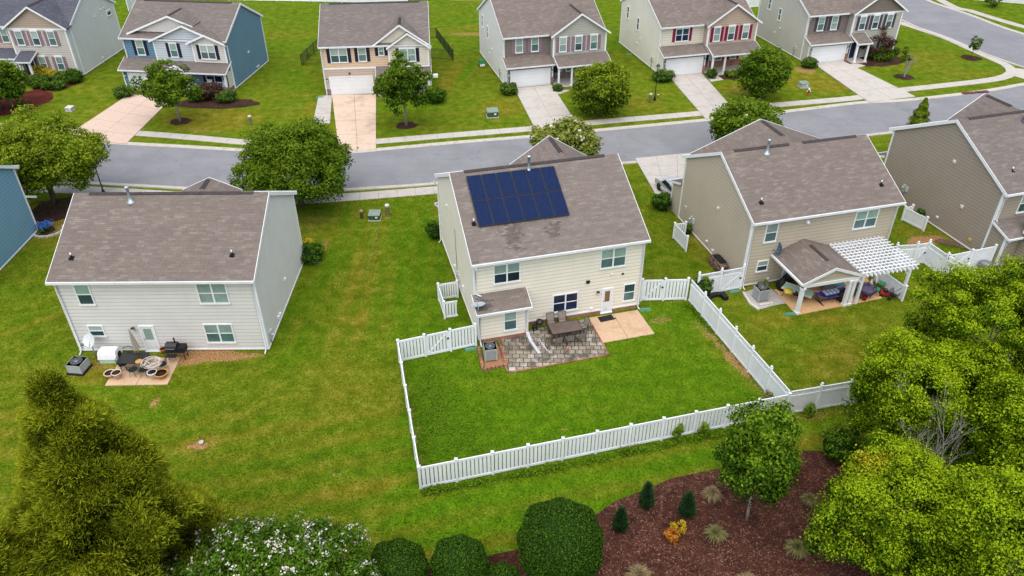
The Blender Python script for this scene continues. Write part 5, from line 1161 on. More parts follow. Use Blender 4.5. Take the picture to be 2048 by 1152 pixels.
lean_v = Vector((-.28, .25, 2.25)); m = MB(); m.tube([(0, 0, 0), lean_v], .025, M['canvas'], 8); m.build('pole', t)
m = MB(); n = 16; ring = []
for (f, r) in ((.36, .21), (.5, .17), (.75, .11), (.93, .045), (.99, .01)):
    c = lean_v * f; ring.append([c + Vector((math.cos(2 * math.pi * j / n), math.sin(2 * math.pi * j / n), 0)) * r * (1. if j % 2 else .62) for j in range(n)])
m.solid([v for rg in ring for v in rg], [(i * n + j, i * n + (j + 1) % n, (i + 1) * n + (j + 1) % n, (i + 1) * n + j) for i in range(4) for j in range(n)], M['canvas']); m.build('canopy', t)
m = MB(); m.lathe([(0, 0), (.03, .03), (0, .07)], M['trim'], tuple(lean_v), 8); m.build('finial', t)
m = MB(); m.lathe([(.25, 0), (.25, .06), (.06, .1), (.05, .3)], M['black'], n=16); m.build('base', t)
p = (-21.31, 35.15, 0.75); m = MB(); r_ = random.Random(4); path = []
for i in range(260):
    a = i * .21; rr = .40 + .10 * math.sin(i * .047); path.append((rr * math.cos(a) + .14 * math.sin(i * .11), rr * .95 * math.sin(a) + .12 * math.cos(i * .083), .03 + .0005 * i + .03 * math.sin(i * .31)))
m.tube(path, .024, M['hose'], 6); tag(m.build('garden_hose', None, p), 'pale garden hose coiled loosely on the dark mesh table', 'hose')
p = (-22.17, 35.31, 0.77); m = MB(); m.lathe([(0, 0), (.2, .0), (.21, .03), (.19, .035), (0, .03)], M['tan_disc'], n=20); tag(m.build('wooden_disc', None, p), 'round tan disc lying on the dark mesh table', 'disc')
p = (-24.47, 36.43, 0.00); t = thing('dog_house', 'white plastic dog house with a rounded roof and pale green base', 'dog house', (p[0], p[1], 0), YA)
m = MB(); m.box(-.55, .55, -.4, .4, .02, .34, M['teal_mint'], None, .02); m.build('base', t)
m = MB(); pr = [(-.45, .34), (.45, .34), (.38, .66), (.24, .84), (-.24, .84), (-.38, .66)]; m.extrude(pr, -.58, .58, M['trim'], 'x')
for v in m.v: v.x *= 1 - .2 * max(0, v.z - .34)
m.build('roof', t)
m = MB(); m.extrude([(-.2, .08), (.2, .08), (.2, .5), (.1, .64), (-.1, .64), (-.2, .5)], .57, .6, M['black_plastic'], 'x'); m.build('entrance', t)
p = (-20.48, 36.56, 0.00); t = thing('barbecue_grill', 'black cart barbecue grill against the back wall of the grey house', 'grill', (p[0], p[1], 0), YA)
m = MB(); pr = [(-.28, .82), (.28, .82), (.3, .95), (.2, 1.14), (-.05, 1.18), (-.25, 1.08), (-.3, .95)]; m.extrude(pr, -.48, .2, M['black'], 'x'); m.tube([(-.4, -.32, .98), (-.4, -.37, .98), (.12, -.37, .98), (.12, -.32, .98)], .02, M['grey_metal'], 6); m.build('lid', t)
m = MB(); m.box(-.48, .2, -.28, .28, .62, .82, M['black']); m.box(.2, .66, -.26, .26, .6, .95, M['black_plastic']); m.build('firebox', t)
m = MB(); m.box(-.45, .2, -.62, -.3, .52, .56, M['black']); m.build('front_shelf', t); m = MB(); m.tube([(.05, .1, 1.15), (.05, .1, 1.42)], .045, M['black'], 8); m.lathe([(.08, 0), (.02, .06)], M['black'], (.05, .1, 1.44), 8); m.build('chimney', t)
for sx, sy in ((-.42, -.24), (-.42, .24), (.55, -.22), (.55, .22)):
    m = MB(); m.tube([(sx, sy, 0), (sx, sy, .64)], .025, M['black'], 6); m.build('leg', t)
p = (-16.69, 29.43, -0.00); t = MB(); t.lathe([(.13, 0), (.13, .1), (.09, .1), (.085, .03), (0, .03)], M['pedestal'], n=18); tag(t.build('drain_pipe_stub', None, p), 'short white pipe stub in the bare patch of lawn', 'pipe stub')
# ---- patio of house C
p = ((19.28, 42.52, 0.00)); t = thing('folding_table', 'long folding table with yellow and green things on the covered patio', 'table', ((19.25, 42.64, 0.00)[0], (19.25, 42.64, 0.00)[1], .05), YC + R(-52))
m = MB(); m.box(-1.0, 1.0, -.38, .38, .66, .7, M['teal_mint']); m.box(-1.02, 1.02, -.42, -.38, .64, .74, M['cream_pot']).box(-1.02, 1.02, .38, .42, .64, .74, M['cream_pot']); m.build('tabletop', t)
for sx in (-.7, .7):
    m = MB(); m.tube([(sx - .25, -.3, 0), (sx + .2, 0, .64), (sx - .25, .3, 0)], .025, M['grey_metal'], 6); m.build('leg', t)
for px, sz, mt, lab, nm, ct in (((18.52, 42.41, 0.78), .3, 'yellow', 'yellow cover bunched on the folding table', 'yellow_cover', 'cover'), ((18.93, 42.11, 0.78), .14, 'black_plastic', 'small black bag on the folding table', 'small_bag', 'bag')):
    m = MB(); r_ = random.Random(int(sz * 100)); m.lathe([(sz * 1.1, -.06), (sz, .05), (sz * .75, .13), (sz * .3, .19), (0, .2)], M[mt], n=11)
    for v in m.v: v.x += r_.uniform(-.05, .05); v.y += r_.uniform(-.05, .05)
    tag(m.build(nm, None, px), lab, ct)
for px, sz, lab in (((18.61, 43.83, 0.00), .42, 'black rubbish bag slumped by the wall under the patio roof'), ((19.25, 44.57, 0.00), .34, 'black rubbish bag behind the first, under the patio roof'), ((22.23, 42.33, 0.00), .4, 'black bag beside the thick white porch post')):
    m = MB(); r_ = random.Random(int(sz * 1000)); m.lathe([(sz * .8, 0), (sz, .2), (sz * .95, .5), (sz * .6, .75), (sz * .2, .85), (sz * .25, .98), (0, .95)], M['black_plastic'], n=12)
    for v in m.v: v.x += r_.uniform(-.07, .07); v.y += r_.uniform(-.07, .07)
    tag(m.build('rubbish_bag', None, (px[0], px[1], .05)), lab, 'bag', 'black bags on the covered patio')
p = (21.37, 42.39, 0.00); t = thing('hammock', 'hammock with a blue and pink striped cloth on a black stand under the patio roof', 'hammock', (p[0], p[1], .05), YC + R(2))
m = MB()
for s in (-1, 1): m.tube([(s * 1.2, 0, .78), (s * .75, 0, .1), (s * .75, -.45, .03), (s * .75, .45, .03)], .03, M['black'], 6)
m.tube([(-.75, 0, .1), (.75, 0, .1)], .03, M['black'], 6); m.build('stand', t)
m = MB(); n = 14; P_c = []
for i in range(n + 1):
    u = -1.15 + 2.3 * i / n; zc = .48 + .28 * (u / 1.15) ** 2; wd = .46 * (1 - .35 * abs(u / 1.15) ** 3)
    P_c += [(u, -wd, zc + .07), (u, -wd * .8, zc), (u, 0, zc - .06), (u, wd * .8, zc), (u, wd, zc + .07)]
for i in range(n):
    for j in range(4):
        a = i * 5 + j; m.solid([P_c[a], P_c[a + 5], P_c[a + 6], P_c[a + 1]], [(0, 1, 2, 3)], M['pink'] if j in (0, 3) else (M['blue_cloth'] if (i + j) % 2 else M['purple']), None, False)
m.build('cloth', t)
m = MB()
for i in range(4):
    for j in range(2): m.box(-.5 + i * .3, -.28 + i * .3, -.2 + j * .28, .02 + j * .28, .66, .70, M['lens'])
m.box(-.56, .7, -.25, .4, .62, .66, M['blue_cloth']); m.build('blanket', t)
p = (22.08, 43.88, 0.00); m = MB(); m.box(-.8, .8, -.25, .25, .3, .36, M['teal_cloth']).box(-.75, -.65, -.2, .2, .0, .3, M['grey_metal']).box(.65, .75, -.2, .2, .0, .3, M['grey_metal']); tag(m.build('low_bench', None, (p[0], p[1], .05), YC + R(-15)), 'low teal bench behind the hammock under the patio roof', 'bench')
p = (23.88, 42.97, -0.00); t = thing('patio_table', 'patio table heaped with a purple sheet under the pergola', 'table', (p[0], p[1], .05), YC)
m = MB(); m.lathe([(0, .66), (.62, .66), (.62, .7), (0, .7)], M['grey_metal'], n=18); m.build('tabletop', t)
for i in range(4):
    m = MB(); a = R(45 + 90 * i); m.tube([(.4 * math.cos(a), .4 * math.sin(a), .66), (.5 * math.cos(a), .5 * math.sin(a), 0)], .025, M['black'], 6); m.build('leg', t)
m = MB(); r_ = random.Random(8); m.lathe([(.66, .5), (.6, .72), (.42, .8), (.3, .76), (.16, .86), (0, .82)], M['purple'], n=15)
for v in m.v: v.x = v.x * 1.1 + r_.uniform(-.1, .1); v.y += r_.uniform(-.1, .1); v.z += r_.uniform(-.08, .08)
tag(m.build('purple_sheet', None, (p[0], p[1], .05)), 'crumpled purple sheet thrown over the pergola table', 'sheet')
p = (23.75, 42.44, 0.00); m = MB(); m.lathe([(.14, 0), (.18, .3), (.19, .32), (.16, .31), (0, .08)], M['red'], n=16); m.tube([(-.18, 0, .3), (-.1, 0, .48), (.1, 0, .48), (.18, 0, .3)], .01, M['grey_metal'], 5); tag(m.build('bucket', None, (p[0], p[1], .05)), 'red bucket under the purple covered table', 'bucket')
p = (22.67, 42.16, 0.00); t = thing('gas_cylinder', 'white gas cylinder at the foot of the thick porch post', 'gas cylinder', (p[0], p[1], .02)); m = MB(); m.lathe([(.12, 0), (.15, .06), (.155, .28), (.12, .38), (.04, .42)], M['trim'], n=16); m.build('tank', t); m = MB(); m.lathe([(.1, .4), (.1, .52), (.085, .52), (.085, .4)], M['trim'], n=12); m.build('collar', t)
for px, lab in (((24.69, 43.20, 0.00), 'white folding chair standing under the pergola, the nearer one'), ((25.33, 43.86, 0.00), 'white folding chair standing under the pergola, the farther one')):
    t = thing('folding_chair', lab, 'chair', (px[0], px[1], .05), YC + R(40), 'folding chairs under the pergola')
    m = MB(); m.box(-.24, .24, -.02, .02, .45, .95, M['trim'], TR(0, .12) @ Matrix.Rotation(R(-14), 4, 'X')); m.build('backrest', t); m = MB(); m.box(-.23, .23, -.32, .1, .42, .45, M['green_plastic']); m.build('seat', t)
    for s in (-.22, .22):
        m = MB(); m.tube([(s, -.34, 0), (s, .12, .5)], .015, M['black'], 6).tube([(s, .25, 0), (s, -.2, .42)], .015, M['black'], 6); m.build('leg', t)
p = (25.46, 43.08, -0.00); t = thing('lawn_mower', 'red lawn mower at the edge of the tan house patio', 'lawn mower', (p[0], p[1], 0), YC + R(-30)); m = MB(); m.box(-.38, .3, -.27, .27, .12, .3, M['red'], None, .05); m.build('deck', t)
m = MB(); m.lathe([(.16, .3), (.17, .42), (.1, .5), (0, .5)], M['black'], (-.05, 0, 0), 14); m.build('engine', t); m = MB(); m.tube([(.28, -.22, .28), (.85, -.22, .95), (.85, .22, .95), (.28, .22, .28)], .015, M['black'], 6); m.build('handle', t)
for sx in (-.32, .27):
    for sy in (-.3, .3):
        m = MB(); m.lathe([(.1, -.03), (.12, -.02), (.12, .02), (.1, .03)], M['tyre'], (0, 0, 0), 14, TR(sx, sy, .12) @ Matrix.Rotation(R(90), 4, 'X')); m.build('wheel', t)
p = (26.01, 42.84, 0.00); t = thing('wheelbarrow', 'grey wheelbarrow leaning by the low white panel wall', 'wheelbarrow', (p[0], p[1], 0), YC + R(20)); m = MB(); m.solid([(-.5, -.33, .55), (.5, -.33, .6), (.5, .33, .6), (-.5, .33, .55), (-.25, -.2, .25), (.2, -.2, .25), (.2, .2, .25), (-.25, .2, .25)], [(0, 1, 5, 4), (1, 2, 6, 5), (2, 3, 7, 6), (3, 0, 4, 7), (4, 5, 6, 7)], M['grey_metal']); m.build('tray', t)
m = MB()
for s in (-.24, .24): m.tube([(-.65, s * .3, .18), (.2, s, .26), (.95, s, .6)], .02, M['black'], 6).tube([(.25, s, .28), (.35, s, 0)], .02, M['black'], 6)
m.build('frame', t); m = MB(); m.lathe([(.12, -.05), (.18, -.04), (.18, .04), (.12, .05)], M['tyre'], (0, 0, 0), 16, TR(-.65, 0, .18) @ Matrix.Rotation(R(90), 4, 'X')); m.build('wheel', t)
# pergola
CM = TR(15.82, 44.07) @ RZ(YC); t = thing('pergola', 'white painted wooden pergola beside the tan house patio roof', 'pergola', (15.82, 44.07, 0), YC); w = M['white']
for v in (-.25, -3.75):
    m = MB(); m.box(6.2, 10.35, v - .05, v + .05, 2.22, 2.44, w); m.build('beam', t)
for i in range(13):
    m = MB(); u = 6.42 + i * .315; m.extrude([(-4.25, 2.44), (.0, 2.44), (.0, 2.58), (-4.15, 2.58), (-4.25, 2.51)], u - .022, u + .022, w, 'x'); m.build('rafter', t)
for i in range(12):
    m = MB(); v = -.3 - i * .33; m.box(6.15, 10.5, v - .033, v + .033, 2.58, 2.62, w); m.build('slat', t)
for u in (6.5, 10.1):
    m = MB(); v = -3.75; m.box(u - .08, u + .08, v - .08, v + .08, 0, 2.22, w); m.extrude([(u - .5, 2.2), (u - .4, 2.2), (u - .06, 1.78), (u - .06, 1.66)], v - .03, v + .03, w, 'y'); m.build('post', t)
# side yard of house C
p = (14.76, 46.38, -0.00); t = thing('firewood_pile', 'stacked firewood against the left wall of the tan house', 'firewood', p, YC + R(90)); m = MB(); r_ = random.Random(3)
for i in range(5):
    for j in range(8):
        y0 = -.3 + r_.uniform(-.06, .06); m.tube([(-.85 + j * .23 + .1 * (i % 2), y0, .1 + i * .16), (-.85 + j * .23 + .1 * (i % 2) + r_.uniform(-.04, .04), y0 + .6, .1 + i * .16)], .085 + r_.uniform(-.02, .02), M['wood_log'], 7)
m.build('logs', t); m = MB(); m.box(-.6, .5, -.15, .4, .88, .93, M['black_plastic'], Matrix.Rotation(R(8), 4, 'X')); m.build('cover', t)
p = (13.92, 42.43, 0.00); m = MB(); P_c = []; n = 10
for i in range(n + 1):
    a = R(160 - i * 14); P_c.append((.75 * math.cos(a), .9 * math.sin(a) * .6, 0))
m.tube([(x, y, .16) for x, y, z in P_c], .17, M['black_plastic'], 10); m.box(.35, .7, -.1, .55, .02, .3, M['black_plastic'], RZ(R(-10))); tag(m.build('drain_hose', None, p, R(25)), 'bent black corrugated drain pipe on the grass below the gate', 'drain pipe')
for px, a, lab in (((15.28, 43.49, 0.00), 14, 'green downspout cover at the foot of the tan house corner'), ((18.32, 40.87, 0.00), 5, 'green drain lid in the grass at the corner of the covered patio'), ((-5.89, 51.81, 0.00), 20, 'green hose pieces by the bush at the left corner of the beige house'), ((-2.56, 37.31, 0.00), 10, 'grey green splash block under the fence post by the beige house'), ((8.84, 41.42, 0.00), 8, 'pale splash block at the right corner of the beige house'), ((-14.36, 47.46, 0.00), 3, 'green splash block at the far corner of the grey house'), ((-20.75, 80.58, 0.00), 5, 'green splash block beside the peach house garage'), ((14.55, 95.00, 0.00), -20, 'green splash block by the cream house wall')):
    m = MB(); m.box(-.38, .38, -.14, .14, .0, .09, M['green_hose'], None, .03); m.box(-.3, .3, -.09, .09, .09, .11, M['green_hose']); tag(m.build('splash_block', None, px, R(a)), lab, 'splash block')
p = (33.22, 49.67, 0.00); m = MB(); 
for i in range(4): m.box(-1.3 + .1 * i, 1.2 - .06 * i, -.32 + i * .17, -.17 + i * .17, .02, .08 + .03 * (i % 2), M['wood'])
tag(m.build('timber_boards', None, p, R(-28)), 'dark weathered boards on the grass beside the brown house', 'boards')
p = (33.99, 45.38, -0.00); t = thing('bicycle', 'bicycle parked at the rear corner of the brown house, half behind trees', 'bicycle', (p[0], p[1], 0), R(60))
for x in (-.5, .5):
    m = MB(); m.lathe([(.30, -.015), (.33, -.02), (.345, 0), (.33, .02), (.30, .015)], M['tyre'], (0, 0, 0), 20, TR(x, 0, .34) @ Matrix.Rotation(R(90), 4, 'X')); m.build('wheel', t)
m = MB(); m.tube([(-.5, 0, .34), (-.1, 0, .3), (.36, 0, .78), (-.2, 0, .8), (-.1, 0, .3)], .02, M['trim'], 6).tube([(-.5, 0, .34), (-.2, 0, .8)], .016, M['trim'], 6).tube([(.36, 0, .85), (.5, 0, .34)], .018, M['trim'], 6); m.build('frame', t)
m = MB(); m.tube([(.3, -.28, .98), (.38, 0, .95), (.3, .28, .98)], .015, M['black'], 6); m.build('handlebar', t); m = MB(); m.box(-.33, -.1, -.07, .07, .92, .98, M['black_plastic']); m.build('saddle', t)
p = (33.51, 45.84, 0.00); m = MB(); m.lathe([(.3, 0), (.36, .5), (.4, .8), (.38, .84), (0, .9)], M['grey_metal'], n=16); tag(m.build('rain_barrel', None, p), 'grey barrel beside the bicycle at the brown house corner', 'barrel')
# car in the driveway of the tan house
p = (13.6, 57.4); t = thing('parked_car', 'silver car parked in the driveway left of the tan house', 'car', (p[0], p[1], .1), YC + R(90))
m = MB(); pr = [(-2.2, .3), (2.2, .3), (2.25, .62), (2.05, .78), (1.25, .9), (.65, 1.36), (-.75, 1.4), (-1.55, .98), (-2.15, .92), (-2.25, .6)]
m.extrude(pr, -.86, .86, M['car'], 'y')
for v in m.v:
    if v.z > .95: v.y *= .82
m.build('body', t)
for s in (-1, 1):
    m = MB(); q = [(-1.3, .99), (.98, .95), (.6, 1.29), (-.72, 1.33)]; m.solid([(x, s * (.862 - (.12 if z > 1.1 else 0)) , z) for x, z in q] , [(0, 1, 2, 3)], M['glass_navy']); m.build('side_window', t)
m = MB(); m.solid([(1.27, -.72, .92), (1.27, .72, .92), (.70, .62, 1.34), (.70, -.62, 1.34)], [(0, 1, 2, 3)], M['glass_navy']); m.build('windscreen', t)
m = MB(); m.solid([(-1.57, -.72, 1.01), (-1.57, .72, 1.01), (-.80, .62, 1.39), (-.80, -.62, 1.39)], [(0, 1, 2, 3)], M['glass_navy']); m.build('rear_window', t)
for x in (-1.38, 1.38):
    for s in (-1, 1):
        T = TR(x, s * .82, .32) @ Matrix.Rotation(R(90), 4, 'X'); m = MB(); m.lathe([(.22, -.1), (.31, -.1), (.33, 0), (.31, .1), (.22, .1)], M['tyre'], (0, 0, 0), 18, T); o = m.build('wheel', t)
        m = MB(); m.lathe([(0, -.06), (.2, -.075), (.22, -.05)], M['grey_metal'], (0, 0, 0), 14, T); m.lathe([(0, .06), (.2, .075), (.22, .05)], M['grey_metal'], (0, 0, 0), 14, T); m.build('rim', o)
for s in (-.6, .6):
    m = MB(); m.box(2.12, 2.24, s - .2, s + .2, .62, .74, M['lens']); m.build('headlight', t); m = MB(); m.box(-2.26, -2.14, s - .2, s + .2, .66, .84, M['red']); m.build('tail_light', t)
# ---- street furniture
def lamp_post(label, loc, h=3.8):
    t = thing('street_lamp', label, 'street lamp', loc, 0, 'black street lamps'); m = MB(); m.lathe([(.14, 0), (.13, .35), (.07, .5), (.05, .7), (.045, h - .5), (.07, h - .48), (.05, h - .42)], M['black'], n=12); m.build('post', t)
    m = MB(); m.lathe([(.09, h - .42), (.17, h - .08), (.17, h - .06)], M['lens'], n=8); m.build('glass', t); m = MB(); m.lathe([(.24, h - .07), (.2, h), (.08, h + .12), (.03, h + .16), (.0, h + .25)], M['black'], n=8); m.build('cap', t)
    for i in range(4): m = MB(); a = R(45 + 90 * i); m.tube([(.09 * math.cos(a), .09 * math.sin(a), h - .42), (.18 * math.cos(a), .18 * math.sin(a), h - .06)], .012, M['black'], 5); m.build('frame_bar', t)
lamp_post('black street lamp on the lawn left of the cream house driveway', (15.32, 79.44, 0.00)); lamp_post('black street lamp behind the ridge of the grey house roof', (-34.35, 58.1, 0), 4.0)
def pedestal(label, loc, r=.16, h=.95, mat='pedestal'):
    m = MB(); m.lathe([(r, 0), (r, h * .8), (r * 1.12, h * .8), (r * 1.1, h * .97), (r * .9, h), (0, h)], M[mat], n=14); tag(m.build('utility_pedestal', None, loc), label, 'utility pedestal', 'small utility posts on the lawns')
pedestal('pale utility pedestal on the lawn right of the blue house tree', (-26.16, 73.15, 0.00)); pedestal('tall pale utility pedestal right of the green transformer box', (-9.93, 54.29, 0.00), .17, 1.05); pedestal('short tan utility post left of the green transformer box', (-11.97, 53.97, 0.00), .14, .7, 'pedestal_tan'); pedestal('white utility pedestal left of the lamp post', (14.77, 79.01, -0.00)); pedestal('tiny white marker post right of the lamp post', (15.81, 80.17, -0.00), .1, .4)
def transformer(label, loc, rz, s=1., mat='green_box', top='green_box_top'):
    t = thing('transformer_box', label, 'utility box', loc, rz, 'green utility boxes'); m = MB(); m.box(-.55 * s, .55 * s, -.5 * s, .5 * s, .06, .62 * s, M[mat]); m.box(-.01, .01, -.51 * s, -.5 * s, .1, .58 * s, M['black']); m.build('cabinet', t)
    m = MB(); m.solid([(-.58 * s, -.54 * s, .62 * s), (.58 * s, -.54 * s, .62 * s), (.58 * s, .54 * s, .72 * s), (-.58 * s, .54 * s, .72 * s), (-.58 * s, -.54 * s, .56 * s), (.58 * s, -.54 * s, .56 * s), (.58 * s, .54 * s, .6 * s), (-.58 * s, .54 * s, .6 * s)], [(0, 1, 2, 3), (4, 7, 6, 5), (0, 4, 5, 1), (1, 5, 6, 2), (2, 6, 7, 3), (3, 7, 4, 0)], M[top]); m.build('lid', t)
    m = MB(); m.box(-.62 * s, .62 * s, -.6 * s, .58 * s, 0, .06, M['conc']); m.build('pad', t)
    m = MB(); m.box(.12 * s, .34 * s, -.505 * s - .01, -.5 * s, .3 * s, .46 * s, M['trim']); m.build('warning_plate', t)
transformer('green transformer box on a concrete pad in the lawn between the grey and beige houses', (-10.92, 53.89, 0.00), 0., .8); transformer('green utility box left of the silver house driveway', (-1.96, 75.22, 0.00), R(8)); transformer('small dark utility box on the lawn left of the fire hydrant', (32.47, 83.43, 0.00), R(10), .8, 'ac_grey', 'green_box_top'); transformer('small grey utility box on the lawn left of the pink driveway', (-46.10, 77.02, 0.00), R(-8), .62, 'ac_grey', 'pedestal')
p = (32.24, 80.95, 0.00); t = thing('fire_hydrant', 'red and white fire hydrant on the verge near the corner house driveway', 'fire hydrant', p); m = MB(); m.lathe([(.16, 0), (.16, .06), (.11, .08), (.11, .5), (.14, .52), (.14, .56)], M['red'], n=14); m.build('barrel', t)
m = MB(); m.lathe([(.13, .56), (.12, .68), (.05, .76), (.03, .82), (0, .82)], M['trim'], n=14); m.build('bonnet', t)
for s in (-1, 1): m = MB(); m.tube([(s * .1, 0, .42), (s * .22, 0, .42)], .06, M['trim'], 10); m.build('outlet', t)
p = (50.64, 81.43, 0.00); t = thing('storm_drain', 'rusty red storm drain in the kerb of the corner house', 'storm drain', (p[0], p[1], .07), R(12))
for s in (-.85, .85): m = MB(); m.box(s - .75, s + .75, -.22, .22, -.02, .05, M['drain_red']); m.build('grate', t)
p = (-3.57, 90.82, 0.00); t = thing('toy_car', 'green and white plastic ride-on toy beside the silver house wall', 'toy', p, R(20)); m = MB(); m.box(-.3, .3, -.35, .35, .25, .75, M['green_plastic'], None, .08); m.build('body', t); m = MB(); m.box(-.3, .3, -.5, -.3, .1, .3, M['trim']); m.build('seat', t)
for sx in (-.32, .32): m = MB(); m.lathe([(0, -.04), (.15, -.04), (.15, .04), (0, .04)], M['black_plastic'], (0, 0, 0), 12, TR(sx, 0, .15) @ Matrix.Rotation(R(90), 4, 'Y')); m.build('wheel', t)
p = (13.89, 100.54, 0.00); ac_unit('grey air conditioner at the back corner of the cream house wall', (15.1, 99.2, 0), YB, .8, .8)
# white buildings and fences at the top edge
t = thing('white_shed', 'white boarded shed cut off at the top right corner', 'shed', (72.6, 119.6, 0), R(-20)); m = MB(); laps(m, [(-3, 0), (4, 0), (4, 2.6), (-3, 2.6)], FRONT(0), S['silver']); laps(m, [(-5, 0), (0, 0), (0, 2.6), (-5, 2.6)], LEFT(-3), S['silver']); laps(m, [(0, 0), (5, 0), (5, 2.6), (0, 2.6)], RIGHT(4), S['silver']); laps(m, [(-4, 0), (3, 0), (3, 2.6), (-4, 2.6)], BACK(5), S['silver']); m.build('wall', t)
m = MB(); slab_roof(m, [(-.3, 2.55), (2.5, 3.8), (5.3, 2.55)], .1, -3.2, 4.2, M['roof_grey']); m.build('roof', t)
fence('white board fence far behind the blue and peach houses', [(-43., 121.5), (-15.5, 119.3)], 1.8, 'solid', step=2.4, grp='white vinyl fences')
fence('white fence glimpsed between the cream house and the corner house', [(34.70, 116.36, 0.00), (36.31, 116.89, 0.00)], 1.6, 'solid', step=2.4)
fence('white fence glimpsed behind the pale grey house in the corner', [(-55.72, 115.60, 0.00), (-56.04, 119.49, 0.00)], 1.6, 'solid', step=2.4)
p = (-36.07, 52.04, 0.00); m = MB()
for i in range(9):
    a = R(150 + i * 30); m.box(-.28, .28, -.1, .1, 0, .14, M['conc'], TR(1.1 * math.cos(a), 1.0 * math.sin(a)) @ RZ(a + R(90)))
tag(m.build('stone_edging', None, p), 'ring of edging stones around the little flower bed by the sky blue house', 'edging')
m = MB(); c_ = (16.81, 42.65, 0.00)
for a, b in (((15.84, 43.36, 0.00), (15.97, 42.01, 0.00)), ((15.97, 42.01, 0.00), (16.39, 41.33, 0.00)), ((16.53, 41.84, 0.00), (17.50, 42.06, 0.00))): strip(m, a, b, .13, 0, .13, M['pedestal'])
tag(m.build('timber_edging'), 'pale edging boards around the gravel bed of the air conditioner', 'edging')
# porch furniture of the blue and cream houses
for loc, lab in ((TR(-42.36, 84.56) @ RZ(R(-7.1)) @ Vector((9.2, -.7, .14)), 'white rocking chair on the blue house porch, left one'), (TR(-42.36, 84.56) @ RZ(R(-7.1)) @ Vector((11.0, -.8, .14)), 'white rocking chair on the blue house porch, right one')):
    t = thing('porch_chair', lab, 'chair', loc, R(-7), 'white chairs on the blue house porch'); m = MB(); m.box(-.27, .27, -.25, .25, .4, .45, M['trim']); m.build('seat', t); m = MB(); m.box(-.27, .27, .2, .25, .45, 1.05, M['trim'], Matrix.Rotation(R(-8), 4, 'X')); m.build('backrest', t)
    for s in (-.25, .25): m = MB(); m.box(s - .02, s + .02, -.25, .25, .0, .04, M['trim']).box(s - .02, s + .02, -.22, -.18, .04, .62, M['trim']).box(s - .02, s + .02, .18, .22, .04, .62, M['trim']); m.build('leg', t)

# ------------------------------------------------------------------ plants
def nrm(a): return a / np.maximum(np.linalg.norm(a, axis=-1, keepdims=True), 1e-9)
class Plant:
    def __init__(s): s.V = []; s.F = []; s.S = []; s.MI = []; s.n = 0; s.mats = []
    def add(s, V4, S4, mat):
        k = len(V4)
        if mat not in s.mats: s.mats.append(mat)
        s.V.append(V4.reshape(-1, 3)); s.S.append(S4.reshape(-1)); s.F.append(np.arange(k * 4).reshape(-1, 4) + s.n); s.MI.append(np.full(k, s.mats.index(mat))); s.n += k * 4
    def leaves(s, P, N, size, shade, mat, asp=.55):
        r = nrm(rng.normal(size=P.shape)); t = nrm(np.cross(N, r)); b = np.cross(N, t); sz = np.broadcast_to(np.asarray(size), (len(P),))[:, None]
        V = np.stack([P + t * sz, P + b * sz * asp + N * sz * .15, P - t * sz, P - b * sz * asp + N * sz * .15], 1)
        s.add(V, np.repeat(np.clip(shade, 0, 1)[:, None], 4, 1), mat)
    def strips(s, A, B, w, sa, sb, mat):
        d = nrm(B - A); sd = nrm(np.cross(d, rng.normal(size=A.shape))); w = np.broadcast_to(np.asarray(w), (len(A),))[:, None]
        V = np.stack([A - sd * w * .5, A + sd * w * .5, B + sd * w * .22, B - sd * w * .22], 1)
        s.add(V, np.clip(np.stack([sa, sa, sb, sb], 1), 0, 1), mat)
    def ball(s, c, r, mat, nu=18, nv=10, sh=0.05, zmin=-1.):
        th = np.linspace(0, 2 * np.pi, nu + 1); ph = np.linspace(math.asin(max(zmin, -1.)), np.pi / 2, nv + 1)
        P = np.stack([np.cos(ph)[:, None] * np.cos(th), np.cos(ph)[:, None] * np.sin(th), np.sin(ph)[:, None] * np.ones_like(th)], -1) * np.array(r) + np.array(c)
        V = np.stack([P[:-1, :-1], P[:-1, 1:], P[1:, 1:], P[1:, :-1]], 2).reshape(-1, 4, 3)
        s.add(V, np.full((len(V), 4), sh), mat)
    def build(s, name, parent):
        me = np_mesh(name, np.concatenate(s.V), np.concatenate(s.F), s.mats, 4, np.concatenate(s.MI))
        a = me.attributes.new('shade', 'FLOAT', 'POINT'); a.data.foreach_set('value', np.concatenate(s.S).astype(np.float32))
        o = bpy.data.objects.new(name, me); COL.objects.link(o); o.parent = parent; return o
